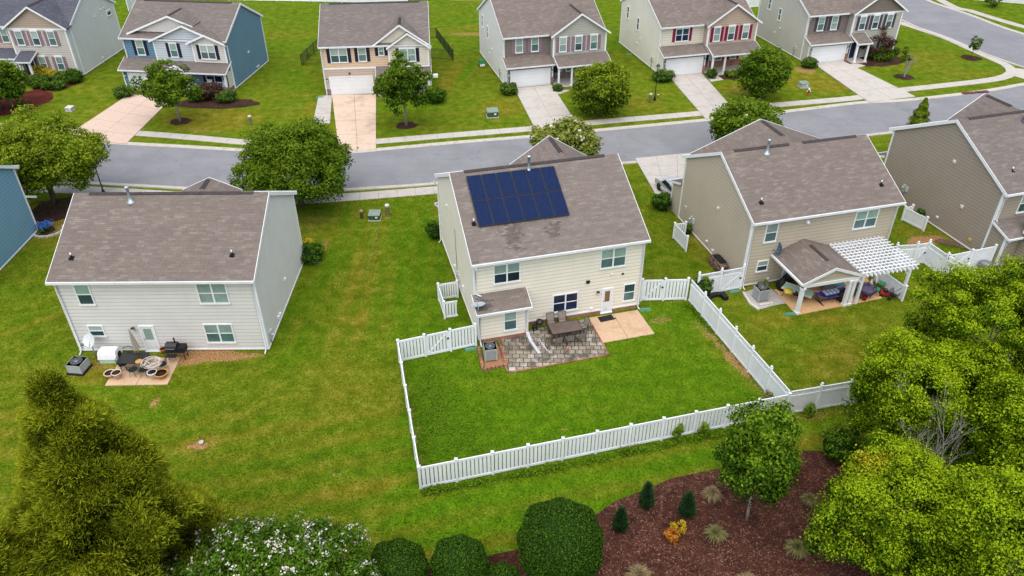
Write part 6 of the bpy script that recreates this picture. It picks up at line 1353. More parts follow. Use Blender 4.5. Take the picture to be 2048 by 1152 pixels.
def clump_cloud(pl, c, rad, nclump, cr, per, leaf, mat, bottom=-.75, lump=.18, seed=0, tipmat=None, tipfrac=0., inner=.5, shade0=.42, zc=.28, jit=.1, rq=.4):
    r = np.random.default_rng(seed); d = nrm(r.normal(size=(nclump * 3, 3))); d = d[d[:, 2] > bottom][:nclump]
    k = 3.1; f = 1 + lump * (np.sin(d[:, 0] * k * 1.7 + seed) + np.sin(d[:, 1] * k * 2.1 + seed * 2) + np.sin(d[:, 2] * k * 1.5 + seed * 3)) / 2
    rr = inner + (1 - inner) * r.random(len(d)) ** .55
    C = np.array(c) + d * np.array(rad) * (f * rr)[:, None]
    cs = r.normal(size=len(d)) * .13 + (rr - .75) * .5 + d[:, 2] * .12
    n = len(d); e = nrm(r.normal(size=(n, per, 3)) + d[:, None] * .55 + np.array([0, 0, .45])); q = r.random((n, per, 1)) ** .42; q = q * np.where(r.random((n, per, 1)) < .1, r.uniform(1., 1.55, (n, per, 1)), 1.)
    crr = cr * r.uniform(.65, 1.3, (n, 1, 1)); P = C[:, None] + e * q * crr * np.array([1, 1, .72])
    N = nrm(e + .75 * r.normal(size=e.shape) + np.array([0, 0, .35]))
    sh = shade0 + cs[:, None] + zc * e[..., 2] * q[..., 0] + r.normal(size=(n, per)) * jit + (q[..., 0] - .7) * rq  # shading put into leaf colour: undersides and clump interiors darker, tops lighter
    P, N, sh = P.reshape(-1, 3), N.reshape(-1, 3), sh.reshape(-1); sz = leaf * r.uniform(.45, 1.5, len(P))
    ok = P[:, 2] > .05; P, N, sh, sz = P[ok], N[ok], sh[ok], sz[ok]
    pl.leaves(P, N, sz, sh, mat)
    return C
def limbs(parent, base_h, c, targets, r0, mat, n=7, seed=0):
    r_ = random.Random(seed); m = MB(); c = Vector(c)
    m.tube([(0, 0, -.1), (r_.uniform(-.05, .05), r_.uniform(-.05, .05), base_h), c * .6 + Vector((0, 0, c.z * .1)), c + Vector((0, 0, c.z * .2))], [r0 * 1.25, r0 * .9, r0 * .6, r0 * .15], mat, 9)
    T = list(targets); r_.shuffle(T)
    for t in T[:n]:
        t = Vector(t); st = Vector((0, 0, base_h + (c.z - base_h) * r_.uniform(0, .8))); md = st.lerp(t, .5) + Vector((0, 0, .15)); m.tube([st, md, t], [r0 * .45, r0 * .28, r0 * .08], mat, 6)
    return m.build('trunk', parent)
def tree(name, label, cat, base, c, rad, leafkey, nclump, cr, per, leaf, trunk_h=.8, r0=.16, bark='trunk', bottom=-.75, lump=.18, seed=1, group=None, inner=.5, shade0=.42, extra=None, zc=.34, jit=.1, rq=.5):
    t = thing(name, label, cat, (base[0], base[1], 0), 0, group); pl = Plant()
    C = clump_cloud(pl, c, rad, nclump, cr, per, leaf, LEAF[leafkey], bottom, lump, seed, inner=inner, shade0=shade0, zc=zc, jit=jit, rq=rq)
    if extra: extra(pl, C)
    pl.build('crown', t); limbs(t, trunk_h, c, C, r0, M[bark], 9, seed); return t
gs = 'street trees in front of the houses'
def blossoms(n, size, mat='blossom', zc=0., zmin=-9):
    def f(pl, C):
        C = C[C[:, 2] > zmin]; D = nrm(C - C.mean(0)); I = rng.integers(0, len(C), n); P = C[I] + D[I] * .35 + rng.normal(size=(n, 3)) * .12 + np.array([0, 0, .15])
        for k in range(5): pl.leaves(P + rng.normal(size=P.shape) * size * .9, nrm(D[I] + rng.normal(size=P.shape) * .6 + [0, 0, .6]), size * rng.uniform(.6, 1.2, n), rng.uniform(.2, 1, n), LEAF[mat], .8)
    return f
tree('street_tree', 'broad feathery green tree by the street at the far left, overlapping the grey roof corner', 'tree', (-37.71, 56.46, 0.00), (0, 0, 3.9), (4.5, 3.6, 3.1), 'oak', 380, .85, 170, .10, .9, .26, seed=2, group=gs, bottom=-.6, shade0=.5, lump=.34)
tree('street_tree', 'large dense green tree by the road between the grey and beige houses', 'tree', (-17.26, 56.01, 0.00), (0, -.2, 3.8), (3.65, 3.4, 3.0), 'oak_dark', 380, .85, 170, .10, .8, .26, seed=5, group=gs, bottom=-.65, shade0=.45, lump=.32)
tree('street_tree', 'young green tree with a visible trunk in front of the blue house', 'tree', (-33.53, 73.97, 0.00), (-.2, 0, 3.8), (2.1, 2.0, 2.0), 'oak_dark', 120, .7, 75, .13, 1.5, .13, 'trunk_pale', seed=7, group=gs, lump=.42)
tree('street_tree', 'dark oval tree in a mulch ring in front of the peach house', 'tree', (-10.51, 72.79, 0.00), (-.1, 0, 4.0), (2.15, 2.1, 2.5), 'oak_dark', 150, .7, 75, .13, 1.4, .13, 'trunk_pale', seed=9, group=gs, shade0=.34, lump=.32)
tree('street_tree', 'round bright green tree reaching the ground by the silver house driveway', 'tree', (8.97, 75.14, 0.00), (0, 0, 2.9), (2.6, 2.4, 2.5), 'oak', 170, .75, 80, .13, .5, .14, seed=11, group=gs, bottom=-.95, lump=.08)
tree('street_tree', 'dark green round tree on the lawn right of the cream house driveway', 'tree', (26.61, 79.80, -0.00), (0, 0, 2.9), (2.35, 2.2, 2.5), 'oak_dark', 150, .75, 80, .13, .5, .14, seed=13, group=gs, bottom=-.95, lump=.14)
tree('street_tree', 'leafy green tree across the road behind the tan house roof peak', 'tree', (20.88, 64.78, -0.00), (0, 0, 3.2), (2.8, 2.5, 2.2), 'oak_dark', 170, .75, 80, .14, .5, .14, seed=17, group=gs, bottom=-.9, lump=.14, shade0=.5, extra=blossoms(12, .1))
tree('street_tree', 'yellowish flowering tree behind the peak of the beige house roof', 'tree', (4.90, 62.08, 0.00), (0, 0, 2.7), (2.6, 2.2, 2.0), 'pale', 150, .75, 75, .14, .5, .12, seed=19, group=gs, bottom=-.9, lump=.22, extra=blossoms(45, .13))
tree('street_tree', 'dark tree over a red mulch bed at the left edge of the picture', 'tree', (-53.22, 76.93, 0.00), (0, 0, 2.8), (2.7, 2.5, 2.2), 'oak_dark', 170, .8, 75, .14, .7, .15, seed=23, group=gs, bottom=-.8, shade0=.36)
t = thing('conifer', 'small cone shaped tree by the road above the brown house gable', 'tree', (39.71, 71.08, 0.00)); pl = Plant(); n = 4200
h = rng.random(n) ** .8; a = rng.random(n) * 6.283; rad = .95 * (1 - h) ** .75 * rng.uniform(.6, 1.05, n) * (1 + .22 * np.sin(h * 26) + .15 * np.sin(a * 4 + h * 9)) + .05; P = np.stack([rad * np.cos(a), rad * np.sin(a), .25 + h * 3.1], 1); N = nrm(np.stack([np.cos(a), np.sin(a), np.full(n, .8)], 1) + rng.normal(size=(n, 3)) * .5)
pl.leaves(P, N, .10 * rng.uniform(.7, 1.3, n), .42 + .3 * rng.random(n) + .3 * (rad / (.95 * (1 - h) ** .75 + .05) - .7), LEAF['oak']); pl.build('crown', t); m = MB(); m.tube([(0, 0, -.1), (0, 0, 2.9)], [.06, .02], M['trunk'], 6); m.build('trunk', t)
# maples of the lower right corner
gm_ = 'yellow green maples in the lower right corner'
def gold(n, off, spread):
    def f(pl, C):
        P = np.array(off) + rng.normal(size=(n, 3)) * np.array(spread); pl.leaves(P, nrm(rng.normal(size=P.shape) * .6 + [0, -.2, .9]), .06 * rng.uniform(.6, 1.4, n), rng.uniform(.0, 1, n), LEAF['goldtip'])
    return f
MAP = [('yellow green maple, the uppermost of the group, overhanging the brown house fence', (24.2, 30.4), (0, 0, 7.0), (3.3, 2.9, 2.7), 31, None),
       ('yellow green maple at the right edge of the picture, level with the pergola', (28.4, 29.2), (0, 0, 6.4), (3.4, 3.0, 3.0), 33, None),
       ('yellow green maple in the middle of the group, just behind the bare grey tree', (19.9, 27.8), (0, 0, 4.7), (3.7, 2.2, 2.7), 35, None),
       ('yellow green maple on the right edge beside the bare grey tree', (23.4, 24.0), (.2, 0, 5.2), (2.7, 2.6, 2.7), 37, None),
       ('yellow green maple with an orange tipped patch, in front of the bare grey tree', (16.7, 21.6), (0, 0, 3.5), (3.3, 2.6, 2.3), 39, gold(700, (-1.0, 1.3, 5.3), (.45, .35, .22))),
       ('yellow green maple in the bottom right corner of the picture', (19.8, 19.0), (0, 0, 4.0), (3.6, 3.2, 3.0), 41, None)]
for lab, b, c, rad, sd, ex in MAP:
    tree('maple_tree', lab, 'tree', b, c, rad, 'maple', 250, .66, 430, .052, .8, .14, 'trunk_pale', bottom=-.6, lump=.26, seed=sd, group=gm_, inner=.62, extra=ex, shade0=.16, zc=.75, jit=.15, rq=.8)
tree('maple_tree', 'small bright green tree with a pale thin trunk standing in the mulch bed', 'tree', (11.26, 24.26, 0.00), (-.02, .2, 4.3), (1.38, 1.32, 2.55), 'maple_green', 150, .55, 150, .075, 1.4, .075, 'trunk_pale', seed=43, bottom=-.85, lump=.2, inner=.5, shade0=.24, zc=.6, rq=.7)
# bare tree
t = thing('bare_tree', 'leafless pale grey tree standing in a gap between the maples', 'tree', (19.1, 24.7, 0)); m = MB(); r_ = random.Random(5)
def branch(p, d, l, r, dep):
    q = p + d * l; m.tube([p, (p + q) / 2 + Vector((r_.uniform(-.05, .05), r_.uniform(-.05, .05), 0)), q], [r, r * .8, r * .6], M['dead'], 5, None, False)
    if dep:
        for i in range(3 if dep > 1 else 4):
            nd_ = (d + Vector((r_.uniform(-.6, .6), r_.uniform(-.6, .6), r_.uniform(-.05, .5)))).normalized(); branch(p.lerp(q, r_.uniform(.45, 1.)), nd_, l * r_.uniform(.5, .75), r * .52, dep - 1)
for sx in (-.12, 0, .14): branch(Vector((sx, 0, 0)), Vector((sx * 1.6, r_.uniform(-.1, .1), 1)).normalized(), 3.1, .05, 4)
m.build('trunk', t)
# sapling and young trees of the corner lot
t = thing('sapling', 'half dead sapling with bare pale branches on the corner house lawn', 'tree', (45.05, 86.60, 0.00)); m = MB(); r_ = random.Random(9)
for i in range(3): branch(Vector((0, 0, 0)), Vector((r_.uniform(-.15, .35), r_.uniform(-.2, .2), 1)).normalized(), 1.5, .06, 3)
m.build('trunk', t); pl = Plant(); clump_cloud(pl, (-.45, 0, 2.1), (.45, .4, .5), 14, .25, 60, .09, LEAF['oak_dark'], seed=3); clump_cloud(pl, (-.75, 0, 3.0), (.25, .25, .5), 8, .2, 50, .09, LEAF['oak_dark'], seed=4); pl.build('crown', t)
tree('sapling', 'thin young tree in a mulch patch near the side road pavement', 'tree', (55.90, 93.13, 0.00), (.1, 0, 1.7), (.6, .6, .8), 'shrub', 22, .3, 40, .1, .6, .04, seed=8)
tree('sapling', 'small young tree on the lawn across the side road', 'tree', (70.64, 116.56, 0.00), (0, 0, 1.1), (1.0, 1.0, 1.0), 'oak_dark', 30, .4, 50, .12, .4, .05, seed=14)
# shrubs
def shrub(label, loc, r, h, leafkey='shrub', dens=1., leaf=.07, name='shrub', group='garden shrubs by the houses', core=True, lump=.1, ex=None):
    t = thing(name, label, 'shrub', (loc[0], loc[1], 0), 0, group); pl = Plant(); mt = LEAF[leafkey]
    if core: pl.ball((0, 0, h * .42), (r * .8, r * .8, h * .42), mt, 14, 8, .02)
    clump_cloud(pl, (0, 0, h * .5), (r * .8, r * .8, h * .42), int(46 * dens), r * .32, 60, leaf, mt, -.95, lump, random.randrange(999), inner=.75)
    if ex: ex(pl)
    pl.build('foliage', t); m = MB(); m.tube([(0, 0, -.05), (0, 0, h * .5)], [.05, .03], M['trunk'], 6); m.build('stem', t); return t
for lab, p, r, h, k in (
    ('large yellow shrub by the porch of the pale grey house', (-53.83, 87.18, 0.00), 1.15, 1.5, 'shrub_yellow'), ('smaller yellow shrub right of the large yellow one', (-52.26, 86.33, 0.00), .75, 1.1, 'shrub_yellow'),
    ('olive shrub below the large yellow shrub', (-52.98, 85.02, 0.00), 1.1, .9, 'shrub'), ('dull green shrub at the left end of the red mulch bed', (-54.11, 85.03, 0.00), .9, .9, 'shrub'), ('rounded olive shrub under the pale grey house window', (-50.99, 85.83, 0.00), 1.0, 1.1, 'shrub'),
    ('dark green shrub at the corner of the pale grey house', (-49.65, 85.65, -0.00), 1.15, 1.4, 'box'), ('small clipped shrub on the red mulch, leftmost of three', (-53.06, 83.74, -0.00), .65, .7, 'box'), ('small clipped shrub on the red mulch, middle of three', (-51.79, 83.42, 0.00), .7, .7, 'box'), ('clipped light green shrub on the red mulch, rightmost of three', (-50.44, 83.41, 0.00), .85, .85, 'shrub'),
    ('bush against the left corner of the blue house garage', (-42.06, 81.04, 0.00), 1.1, 1.1, 'shrub'), ('reddish brown bush in front of the blue house porch', (-32.65, 80.52, 0.00), 1.5, 1.5, 'redleaf'), ('green bush under the right porch column of the blue house', (-30.48, 79.62, 0.00), 1.1, 1.0, 'shrub'), ('mixed green bush beside the young tree, blue house bed', (-33.64, 79.93, 0.00), 1.1, 1.2, 'oak_dark'),
    ('round dark bush at the right corner of the peach house', (-8.13, 79.31, 0.00), 1.25, 1.35, 'box'), ('green bush at the left corner of the silver house garage', (-0.33, 81.49, 0.00), .95, 1.25, 'shrub'), ('small bush beside the silver house porch steps', (5.07, 82.38, 0.00), .55, .8, 'shrub'),
    ('wide green bush at the left corner of the cream house garage', (17.29, 85.64, -0.00), 1.3, 1.1, 'shrub'), ('small round bush by the cream house porch', (22.87, 86.43, 0.00), .65, 1.1, 'shrub'), ('low dark plants in the cream house flower bed', (25.20, 87.09, 0.00), .8, .5, 'oak_dark'),
    ('bright green bush at the left corner of the corner house garage', (35.17, 89.98, 0.00), .95, 1.15, 'shrub'), ('dark bush in front of the burgundy one at the corner house', (44.66, 93.03, 0.00), 1.6, 1.2, 'oak_dark'), ('light green bush at the right end of the corner house bed', (47.14, 94.93, 0.00), .8, .8, 'shrub'),
    ('dark green bush against the left wall of the beige house', (-5.85, 50.90, 0.00), .75, 1.35, 'box'), ('dark green bush at the far right corner of the grey house', (-14.64, 47.73, 0.00), 1.05, 1.3, 'box'), ('yellow flowering plant behind the bush at the grey house corner', (-15.26, 49.41, -0.00), .5, .7, 'shrub_yellow'),
    ('round clipped bush in front of the silver car', (12.19, 55.42, 0.00), .95, 1.35, 'box'), ('light green bush growing at the white fence corner by the tan house gate', (12.92, 43.02, 0.00), .75, 1.7, 'shrub'), ('small plant inside the slatted screen of the tan house', (13.41, 51.48, 0.00), .5, .8, 'shrub'), ('little plant behind the white screen of the brown house', (32.63, 53.74, 0.00), .5, .9, 'shrub'),
    ('small weed bush at the bottom of the lattice fence', (15.04, 32.88, 0.00), .5, .6, 'strawgreen'), ('dark bush behind the small bright green tree in the mulch', (13.88, 27.49, -0.00), .95, 1.5, 'oak_dark'), ('dark bush at the mulch edge under the maples', (17.11, 28.37, 0.00), 1.15, 1.7, 'maple_green'), ('small plant by the tan house wall near the covered patio', (17.39, 43.90, 0.00), .4, .5, 'shrub')):
    shrub(lab, p, r, h, k, 1.2 if r > .8 else .8, .085 if p[1] > 60 else .06)
def flow(pl):
    n = 160; P = rng.normal(size=(n, 3)) * [.25, .25, .12] + [.2, .1, .55]; pl.leaves(P, nrm(rng.normal(size=P.shape) + [0, 0, 1]), .07, rng.random(n), M['flower_blue'], .9)
shrub('blue flowering plant in the little bed by the sky blue house', (-36.38, 51.97, 0.00), .45, .55, 'shrub', .5, .06, ex=flow)
tree('shrub', 'tall burgundy leaved bush beside the porch of the corner house', 'shrub', (44.19, 94.18, -0.00), (0, 0, 1.6), (2.3, 1.8, 1.7), 'redleaf', 110, .5, 60, .11, .4, .08, seed=51, group='garden shrubs by the houses', bottom=-.9, lump=.3)
def dome(label, loc, r, h):
    t = thing('clipped_bush', label, 'bush', (loc[0], loc[1], 0), 0, 'clipped dome bushes at the bottom edge'); pl = Plant(); mt = LEAF['box']; cz = h - r * 1.05; rz = r * 1.05
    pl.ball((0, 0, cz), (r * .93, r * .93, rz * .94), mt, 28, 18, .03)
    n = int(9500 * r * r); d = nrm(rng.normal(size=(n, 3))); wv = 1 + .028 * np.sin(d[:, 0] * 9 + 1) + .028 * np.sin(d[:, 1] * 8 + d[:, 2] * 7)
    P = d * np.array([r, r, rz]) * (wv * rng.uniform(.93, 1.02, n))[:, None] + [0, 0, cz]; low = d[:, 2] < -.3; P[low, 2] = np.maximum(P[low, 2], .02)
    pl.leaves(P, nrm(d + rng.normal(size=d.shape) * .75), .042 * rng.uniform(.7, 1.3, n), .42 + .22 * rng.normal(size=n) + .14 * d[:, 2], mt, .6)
    pl.build('foliage', t); m = MB(); m.tube([(0, 0, -.05), (0, 0, cz)], .09, M['trunk'], 8); m.build('stem', t)
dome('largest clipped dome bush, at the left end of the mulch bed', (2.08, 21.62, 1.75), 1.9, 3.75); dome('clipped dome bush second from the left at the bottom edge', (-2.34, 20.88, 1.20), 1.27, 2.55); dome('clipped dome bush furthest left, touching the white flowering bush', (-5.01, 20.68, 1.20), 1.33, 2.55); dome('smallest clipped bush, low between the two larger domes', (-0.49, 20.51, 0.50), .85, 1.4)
tree('flowering_bush', 'large dark green bush speckled with white blossom at the bottom left', 'bush', (-9.6, 18.9), (0, 0, 2.6), (4.1, 2.5, 2.25), 'box', 430, .55, 130, .062, .4, .12, seed=61, bottom=-.6, lump=.12, inner=.62, shade0=.5, extra=blossoms(1000, .05, zmin=1.))
# cedars
def cedar(label, base, h, rad, seed, ntuft=520, per=150):
    r = np.random.default_rng(seed); t = thing('conifer', label, 'tree', (base[0], base[1], 0), 0, 'yellow green conifers at the bottom left'); pl = Plant()
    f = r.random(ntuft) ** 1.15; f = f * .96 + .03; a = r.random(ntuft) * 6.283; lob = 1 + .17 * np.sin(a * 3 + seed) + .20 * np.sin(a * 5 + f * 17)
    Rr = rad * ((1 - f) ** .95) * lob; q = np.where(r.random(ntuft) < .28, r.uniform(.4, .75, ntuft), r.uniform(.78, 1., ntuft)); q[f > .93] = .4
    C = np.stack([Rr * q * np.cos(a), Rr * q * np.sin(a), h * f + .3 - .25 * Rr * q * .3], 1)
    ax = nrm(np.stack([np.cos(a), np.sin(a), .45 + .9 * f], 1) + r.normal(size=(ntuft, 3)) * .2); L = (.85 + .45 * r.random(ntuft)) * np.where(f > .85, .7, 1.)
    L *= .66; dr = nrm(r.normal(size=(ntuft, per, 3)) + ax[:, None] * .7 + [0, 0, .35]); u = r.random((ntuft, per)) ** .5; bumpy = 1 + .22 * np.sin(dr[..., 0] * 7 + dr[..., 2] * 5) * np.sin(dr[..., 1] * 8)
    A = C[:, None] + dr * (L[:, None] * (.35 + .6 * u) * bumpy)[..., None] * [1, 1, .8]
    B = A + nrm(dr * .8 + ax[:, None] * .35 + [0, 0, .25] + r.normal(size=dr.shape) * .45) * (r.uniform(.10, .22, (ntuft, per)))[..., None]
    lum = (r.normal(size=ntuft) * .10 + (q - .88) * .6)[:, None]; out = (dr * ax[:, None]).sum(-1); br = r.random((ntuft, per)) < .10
    s0 = -.10 + lum * .8 + .40 * u + .40 * out; s1 = .05 + .2 * f[:, None] + lum + .42 * u + .48 * out + .2 * dr[..., 2] + r.normal(size=u.shape) * .14  # tuft interiors coloured dark as shade, outer tops bright; tips naturally yellow green
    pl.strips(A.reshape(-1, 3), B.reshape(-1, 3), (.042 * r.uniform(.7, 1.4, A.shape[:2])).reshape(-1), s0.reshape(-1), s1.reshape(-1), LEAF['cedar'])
    pl.build('crown', t); m = MB(); m.tube([(0, 0, -.1), (0, 0, h * .5), (0, 0, h * .97)], [.2, .13, .03], M['trunk'], 9)
    for i in range(40): m.tube([(0, 0, C[i, 2] * .95), C[i]], [.05, .015], M['trunk'], 5)
    m.build('trunk', t)
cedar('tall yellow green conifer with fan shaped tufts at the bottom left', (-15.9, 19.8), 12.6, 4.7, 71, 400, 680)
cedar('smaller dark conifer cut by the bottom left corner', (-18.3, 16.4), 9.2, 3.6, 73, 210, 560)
def cypress(label, loc, h, r):
    t = thing('dwarf_conifer', label, 'shrub', (loc[0], loc[1], 0), 0, 'small dark conifers in the mulch bed'); pl = Plant(); n = 2600; f = rng.random(n) ** 1.2; a = rng.random(n) * 6.283; rr = r * np.minimum(1, (f + .08) * 4) * (1 - f) ** .7
    A = np.stack([rr * np.cos(a) * .8, rr * np.sin(a) * .8, h * f * .92], 1); B = A + nrm(np.stack([np.cos(a) * .45, np.sin(a) * .45, np.full(n, 1.)], 1) + rng.normal(size=(n, 3)) * .3) * rng.uniform(.12, .24, n)[:, None]
    pl.strips(A, B, .045, np.full(n, .2), .55 + .25 * rng.normal(size=n), LEAF['cypress']); pl.ball((0, 0, h * .3), (r * .7, r * .7, h * .3), LEAF['cypress'], 12, 8, .02); pl.build('foliage', t); m = MB(); m.tube([(0, 0, -.05), (0, 0, h * .7)], [.05, .02], M['trunk'], 6); m.build('stem', t)
cypress('small dark conifer near the top edge of the mulch bed, left of two', (6.51, 25.06, 0.00), 1.75, .42); cypress('small dark conifer in the mulch bed, between the straw grass and the orange plant', (8.41, 24.57, 0.00), 1.6, .48); cypress('small dark conifer at the left edge of the mulch bed beside the largest dome', (5.08, 23.70, 0.00), 1.6, .42)
def grass_clump(label, loc, r, h, key='straw', n=650):
    r *= .72; h *= .92
    t = thing('ornamental_grass', label, 'grass clump', (loc[0], loc[1], .02), 0, 'ornamental grass clumps in the mulch bed'); pl = Plant(); a = rng.random(n) * 6.283; q = rng.random(n) ** .6; A = np.stack([.12 * q * np.cos(a), .12 * q * np.sin(a), np.zeros(n)], 1)
    mid = A + np.stack([r * .45 * q * np.cos(a), r * .45 * q * np.sin(a), h * (.85 - .25 * q)], 1); E2 = mid + np.stack([r * .6 * q * np.cos(a), r * .6 * q * np.sin(a), h * (.3 - .55 * q)], 1) + rng.normal(size=(n, 3)) * .05
    s = rng.random(n); pl.strips(A, mid, .022, s * .4, .3 + s * .5, LEAF[key]); pl.strips(mid, E2, .016, .3 + s * .5, .5 + s * .5, LEAF[key]); pl.build('blades', t)
grass_clump('pale straw grass clump near the top of the mulch bed, left of the small tree', (9.79, 25.48, 0.00), .55, .95); grass_clump('green and straw grass clump left of the small tree trunk', (9.48, 23.17, -0.00), .65, .85, 'strawgreen'); grass_clump('green and straw grass clump right of the small tree, near the maples', (13.03, 22.33, 0.00), .65, .9, 'strawgreen'); grass_clump('pale straw grass clump at the bottom edge, right of the largest dome', (5.61, 20.94, 0.00), .75, .9)
grass_clump('pale straw grass clump cut by the bottom edge below the small tree', (10.38, 20.60, 0.00), .6, .8); grass_clump('blue green grass clump tucked under the maples at the mulch edge', (14.53, 25.22, -0.00), .45, .7, 'strawgreen')
shrub('orange red leaved plant in the mulch bed', (7.42, 23.07, 0.00), .42, .75, 'orange', .9, .04, core=False, lump=.3); shrub('golden yellow plant behind the orange one in the mulch bed', (7.87, 23.63, -0.00), .35, .55, 'goldtip', .6, .04, core=False, lump=.3)
# weeds along the fence foot: nobody could count them
def weeds(name, pts, n, spread, h, side):
    pl = Plant(); a = [Vector(p[:2]) for p in pts]; L = [(a[i + 1] - a[i]).length for i in range(len(a) - 1)]; P = []
    for k in range(n):
        i = rng.choice(len(L), p=np.array(L) / sum(L)); t_ = (a[i + 1] - a[i]).normalized(); nn = Vector((t_.y, -t_.x)) * side; q = a[i].lerp(a[i + 1], rng.random()) + nn * abs(rng.normal()) * spread; P.append((q.x, q.y, .02))
    P = np.array(P); cl = np.clip((np.sin(P[:, 0] * 1.3) + np.sin(P[:, 0] * 3.1 + 1)) * .45 + .6, .08, 1.4); hh = h * cl * rng.uniform(.3, 1.1, n); B = P + np.stack([rng.normal(size=n) * .12, rng.normal(size=n) * .12, hh], 1); sh = rng.random(n)
    pl.strips(P, B, .06, sh * .4, .3 + sh * .6, LEAF['weed']); pl.leaves(B, nrm(rng.normal(size=B.shape) + [0, 0, 1]), .06 * rng.uniform(.6, 1.4, n), .2 + sh * .7, LEAF['weed'])
    o = pl.build(name, None); o['kind'] = 'stuff'; o['label'] = 'low weeds growing along the foot of the ' + ('front fence' if side > 0 else 'lattice fence'); o['category'] = 'weeds'
weeds('weeds', [(-4.51, 26.03, 0.00), (1.94, 27.59, 0.00), (15.42, 31.17, 0.00)], 3600, .13, .20, 1); weeds('weeds', [(11.89, 42.09, 0.00), (14.47, 36.13, -0.00), (15.87, 32.88, 0.00)], 900, .25, .18, 1)
for lab, p, h in (('tall weed against the front fence, left one of the pair', (8.91, 29.56, 0.00), 1.1), ('tall weed against the front fence, right one of the pair', (10.32, 30.00, 0.00), .8), ('leafy weed at the foot of the fence near the maples', (16.51, 31.37, 0.00), .9)):
    shrub(lab, p, .28, h, 'weed', .5, .06, 'weed_plant', 'tall weeds by the front fence', False, .2)
# tufts of coarse grass in the lawns
pl = Plant(); n = 26000; Pn = []
Cx = [((-4.71, 32.75, -0.00), 1.2, 4., 2200), ((-3.43, 30.73, 0.00), 2.2, 2.8, 2600), ((-1.72, 28.87, 0.00), 3., 1., 900)]
for c, sx, sy, k in Cx: Pn.append(np.stack([c[0] + rng.normal(size=k) * sx * .55, c[1] + rng.normal(size=k) * sy * .55, np.zeros(k)], 1))
Pn = np.concatenate(Pn); y0, y1 = (-4.60, 26.23, 0.00), (-6.82, 36.12, 0.00)
fl = (y1[0] - y0[0]) / (y1[1] - y0[1]); ok = (Pn[:, 0] > y0[0] + (Pn[:, 1] - y0[1]) * fl + .25); e0, e1 = (-4.60, 26.23, 0.00), (14.92, 31.37, 0.00); sl = (e1[1] - e0[1]) / (e1[0] - e0[0]); ok &= Pn[:, 1] > e0[1] + (Pn[:, 0] - e0[0]) * sl + .25
Pn = Pn[ok]; k = len(Pn); sh = rng.random(k); pl.leaves(Pn + np.stack([np.zeros(k), np.zeros(k), rng.uniform(.03, .10, k)], 1), nrm(rng.normal(size=Pn.shape) * .5 + [0, 0, 1]), .055 * rng.uniform(.5, 1.3, k), .2 + sh * .6, LEAF['weed']); o = pl.build('coarse_grass', None); tag(o, 'coarser tufted grass in the left part of the fenced lawn', 'grass', None, 'stuff')
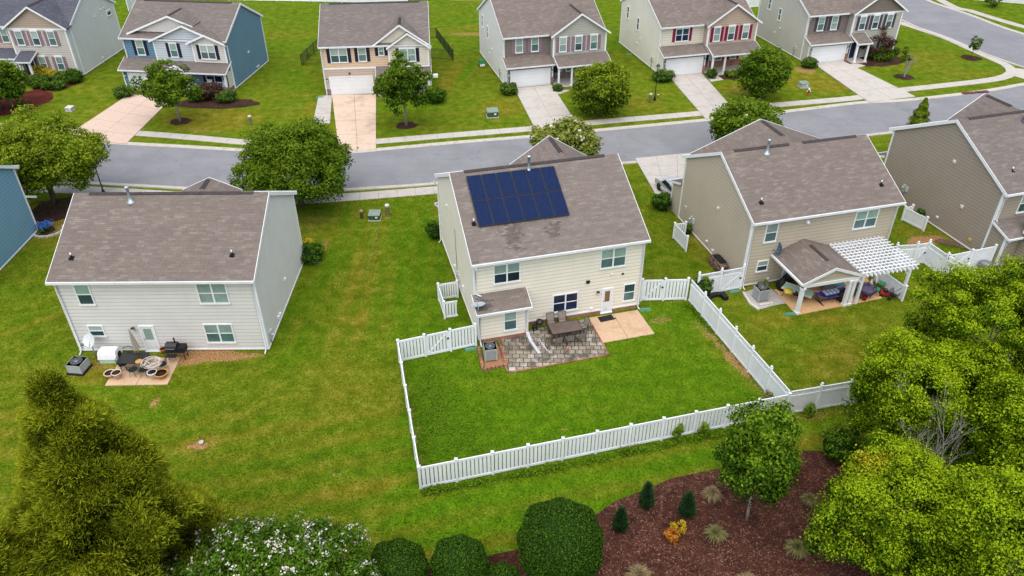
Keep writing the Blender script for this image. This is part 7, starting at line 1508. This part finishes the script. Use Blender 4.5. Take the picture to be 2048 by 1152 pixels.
# individual blades over the nearer lawns, coloured from the same dry and lush zones
k = 260000; P = np.stack([rng.uniform(-45, 36, k), 16.5 + 45 * rng.random(k) ** 1.25, np.zeros(k)], 1)
def inp(P, poly):
    ins = np.zeros(len(P), bool); n = len(poly)
    for i in range(n):
        x0, y0 = poly[i][:2]; x1, y1 = poly[(i + 1) % n][:2]
        ins ^= ((y0 > P[:, 1]) != (y1 > P[:, 1])) & (P[:, 0] < (x1 - x0) * (P[:, 1] - y0) / (y1 - y0 + 1e-9) + x0)
    return ins
def rect(x, y, yaw, u0, u1, v0, v1): T = TR(x, y) @ RZ(R(yaw)); return [T @ Vector((u, v, 0)) for u, v in ((u0, v0), (u1, v0), (u1, v1), (u0, v1))]
NO = [rect(-26.73, 37.23, .44, -.3, 11.95, -.3, 12.5), rect(-2.33, 38.9, 14.65, -.3, 11.4, -1.4, 13.6), rect(15.82, 44.07, 14.69, -.3, 11.4, -.3, 12.2), rect(34.27, 47.85, 16.29, -.3, 11.5, -5, 13.4), rect(-47, 43.2, 1.5, -.3, 10.7, -.3, 10),
 [(-23.85, 34.01, 0.00), (-20.22, 34.09, -0.00), (-20.33, 36.56, 0.00), (-23.91, 36.48, 0.00)], [(5.60, 37.87, 0.00), (9.07, 38.82, 0.00), (8.33, 41.36, 0.00), (4.97, 40.49, -0.00)], [(-0.19, 35.17, 0.00), (5.90, 36.79, 0.00), (5.03, 40.44, 0.00), (-0.77, 38.66, 0.00)], [(18.71, 40.76, 0.00), (25.09, 42.67, 0.00), (24.98, 45.88, 0.00), (18.06, 43.71, 0.00)], [(-2.09, 37.41, 0.00), (-1.75, 35.31, 0.00), (-0.31, 35.77, 0.00), (-0.83, 37.95, 0.00)],
 [(15.84, 43.36, 0.00), (15.99, 42.07, 0.00), (16.41, 41.38, 0.00), (17.43, 41.83, 0.00), (18.45, 42.12, 0.00), (17.96, 43.72, 0.00), (17.20, 44.08, 0.00)], [(11.29, 64.84, 0.00), (17.26, 66.10, 0.00), (14.6, 55.9), (12.06, 57.96, -0.00)], [(-6.29, 60.10, 0.00), (-2.78, 61.24, 0.00), (-.2, 51.6), (-5., 50.4)], [(-24.5, 59.), (-19., 58.6), (-19.6, 49.4), (-24.8, 49.3)],
 [(3.32, 23.70, 0.00), (4.00, 24.58, 0.00), (5.11, 25.44, -0.00), (6.64, 26.12, 0.00), (8.16, 26.90, 0.00), (10.72, 27.53, 0.00), (12.37, 27.94, -0.00), (13.74, 28.63, 0.00), (14.70, 28.77, -0.00), (16.28, 28.73, 0.00), (17.70, 28.27, 0.00), (26., 27.), (26., 14.), (3., 14.), (2.75, 20.50, 0.00)], [(-1.50, 22.19, 0.00), (-0.36, 22.48, 0.00), (0.81, 22.73, 0.00), (2.21, 22.86, 0.00), (4., 14.), (-12., 14.), (-12., 20.)],
 [(-43.83, 56.32, 0.00), (-34.06, 58.03, -0.00), (-25.89, 56.92, 0.00), (-20.76, 56.37, 0.00), (-15.05, 56.69, 0.00), (-6.68, 58.06, 0.00), (-2.71, 59.14, 0.00), (0., 66.), (-60., 66.)], [(9.98, 64.21, -0.00), (15.43, 65.24, -0.00), (24., 67.), (36., 70.), (36., 75.), (8., 70.)]]
bad = np.zeros(len(P), bool)
for q in NO: bad |= inp(P, q)
P = P[~bad]; ix = np.clip(np.searchsorted(xs, P[:, 0]), 0, nx - 1); iy = np.clip(np.searchsorted(ys, P[:, 1]), 0, ny - 1); tv = tint[iy, ix]; kp = tv[:, 1] < .25 + .3 * rng.random(len(P)); P, tv = P[kp], tv[kp]; k = len(P)
sh = np.clip(.24 + .62 * tv[:, 0] - .12 * tv[:, 2] + rng.normal(size=k) * .11, 0, 1); pl = Plant(); ht = rng.uniform(.03, .075, k) * (1 + .5 * (rng.random(k) > .97))
pl.strips(P, P + np.stack([rng.normal(size=k) * .05, rng.normal(size=k) * .05, ht], 1), .035, sh * .8, sh + .1, LEAF['lawn']); o = pl.build('lawn_grass', None); tag(o, 'short mown grass blades of the lawns around the nearer houses', 'grass', None, 'stuff')
# bark chips
pl = Plant(); k = 16000; P = np.stack([rng.uniform(3., 22., k), rng.uniform(17., 29.5, k), np.full(k, .03)], 1); lim = np.interp(P[:, 0], [3, 4.4, 5.5, 8, 11, 13.5, 17, 22], [23.4, 24.6, 25.5, 26.9, 27.6, 28.4, 28.8, 28.2]); P = P[P[:, 1] < lim - .1]; k = len(P)
M['chip'] = leafmat('bark_chips', (.03, .011, .009), (.09, .035, .028), (.36, .22, .17), 0., .9)
pl.leaves(P, nrm(rng.normal(size=(k, 3)) * .35 + [0, 0, 1]), .05 * rng.uniform(.5, 1.4, k), rng.random(k) ** 1.7, M['chip'], .3); o = pl.build('bark_chips', None); tag(o, 'loose bark chips on the mulch bed', 'bark chips', None, 'stuff')

# ------------------------------------------------------------------ camera, light, render
f_px, pitch, roll, Hc = 1542.352, R(34.4916), R(-.14863), 30.2591
cp, sp_ = math.cos(pitch), math.sin(pitch); rt, fw, up = Vector((1, 0, 0)), Vector((0, cp, -sp_)), Vector((0, sp_, cp))
r2_ = rt * math.cos(roll) + up * math.sin(roll); u2_ = -rt * math.sin(roll) + up * math.cos(roll)
cam = bpy.data.cameras.new('camera'); cam.lens = f_px / 2048 * 36; cam.sensor_width = 36; cam.clip_end = 3000; cam.clip_start = .5
co = bpy.data.objects.new('camera', cam); COL.objects.link(co)
mw = Matrix((( r2_.x, u2_.x, -fw.x, 0), (r2_.y, u2_.y, -fw.y, 0), (r2_.z, u2_.z, -fw.z, Hc), (0, 0, 0, 1))); co.matrix_world = mw; scene.camera = co
az, el = R(190), R(68)       # direction the light comes from (compass from +Y, clockwise)
w = bpy.data.worlds.new('World'); scene.world = w; w.use_nodes = True; nt = w.node_tree
sky = nt.nodes.new('ShaderNodeTexSky'); sky.sky_type = 'NISHITA'; sky.sun_disc = False; sky.sun_elevation = el; sky.sun_rotation = az; sky.air_density = 1.; sky.dust_density = 3.; sky.ozone_density = 1.
bg = nt.nodes['Background']; nt.links.new(sky.outputs[0], bg.inputs['Color']); bg.inputs['Strength'].default_value = .15
sun = bpy.data.lights.new('sun', 'SUN'); sun.energy = 3.65; sun.angle = R(110); sun.color = (1., .96, .9); so_ = bpy.data.objects.new('sun', sun); COL.objects.link(so_)
sd = Vector((math.sin(az) * math.cos(el), math.cos(az) * math.cos(el), math.sin(el))); so_.rotation_euler = sd.to_track_quat('Z', 'Y').to_euler(); so_.location = (0, 0, 60)
scene.view_settings.view_transform = 'Standard'; scene.view_settings.look = 'None'; scene.view_settings.exposure = 0
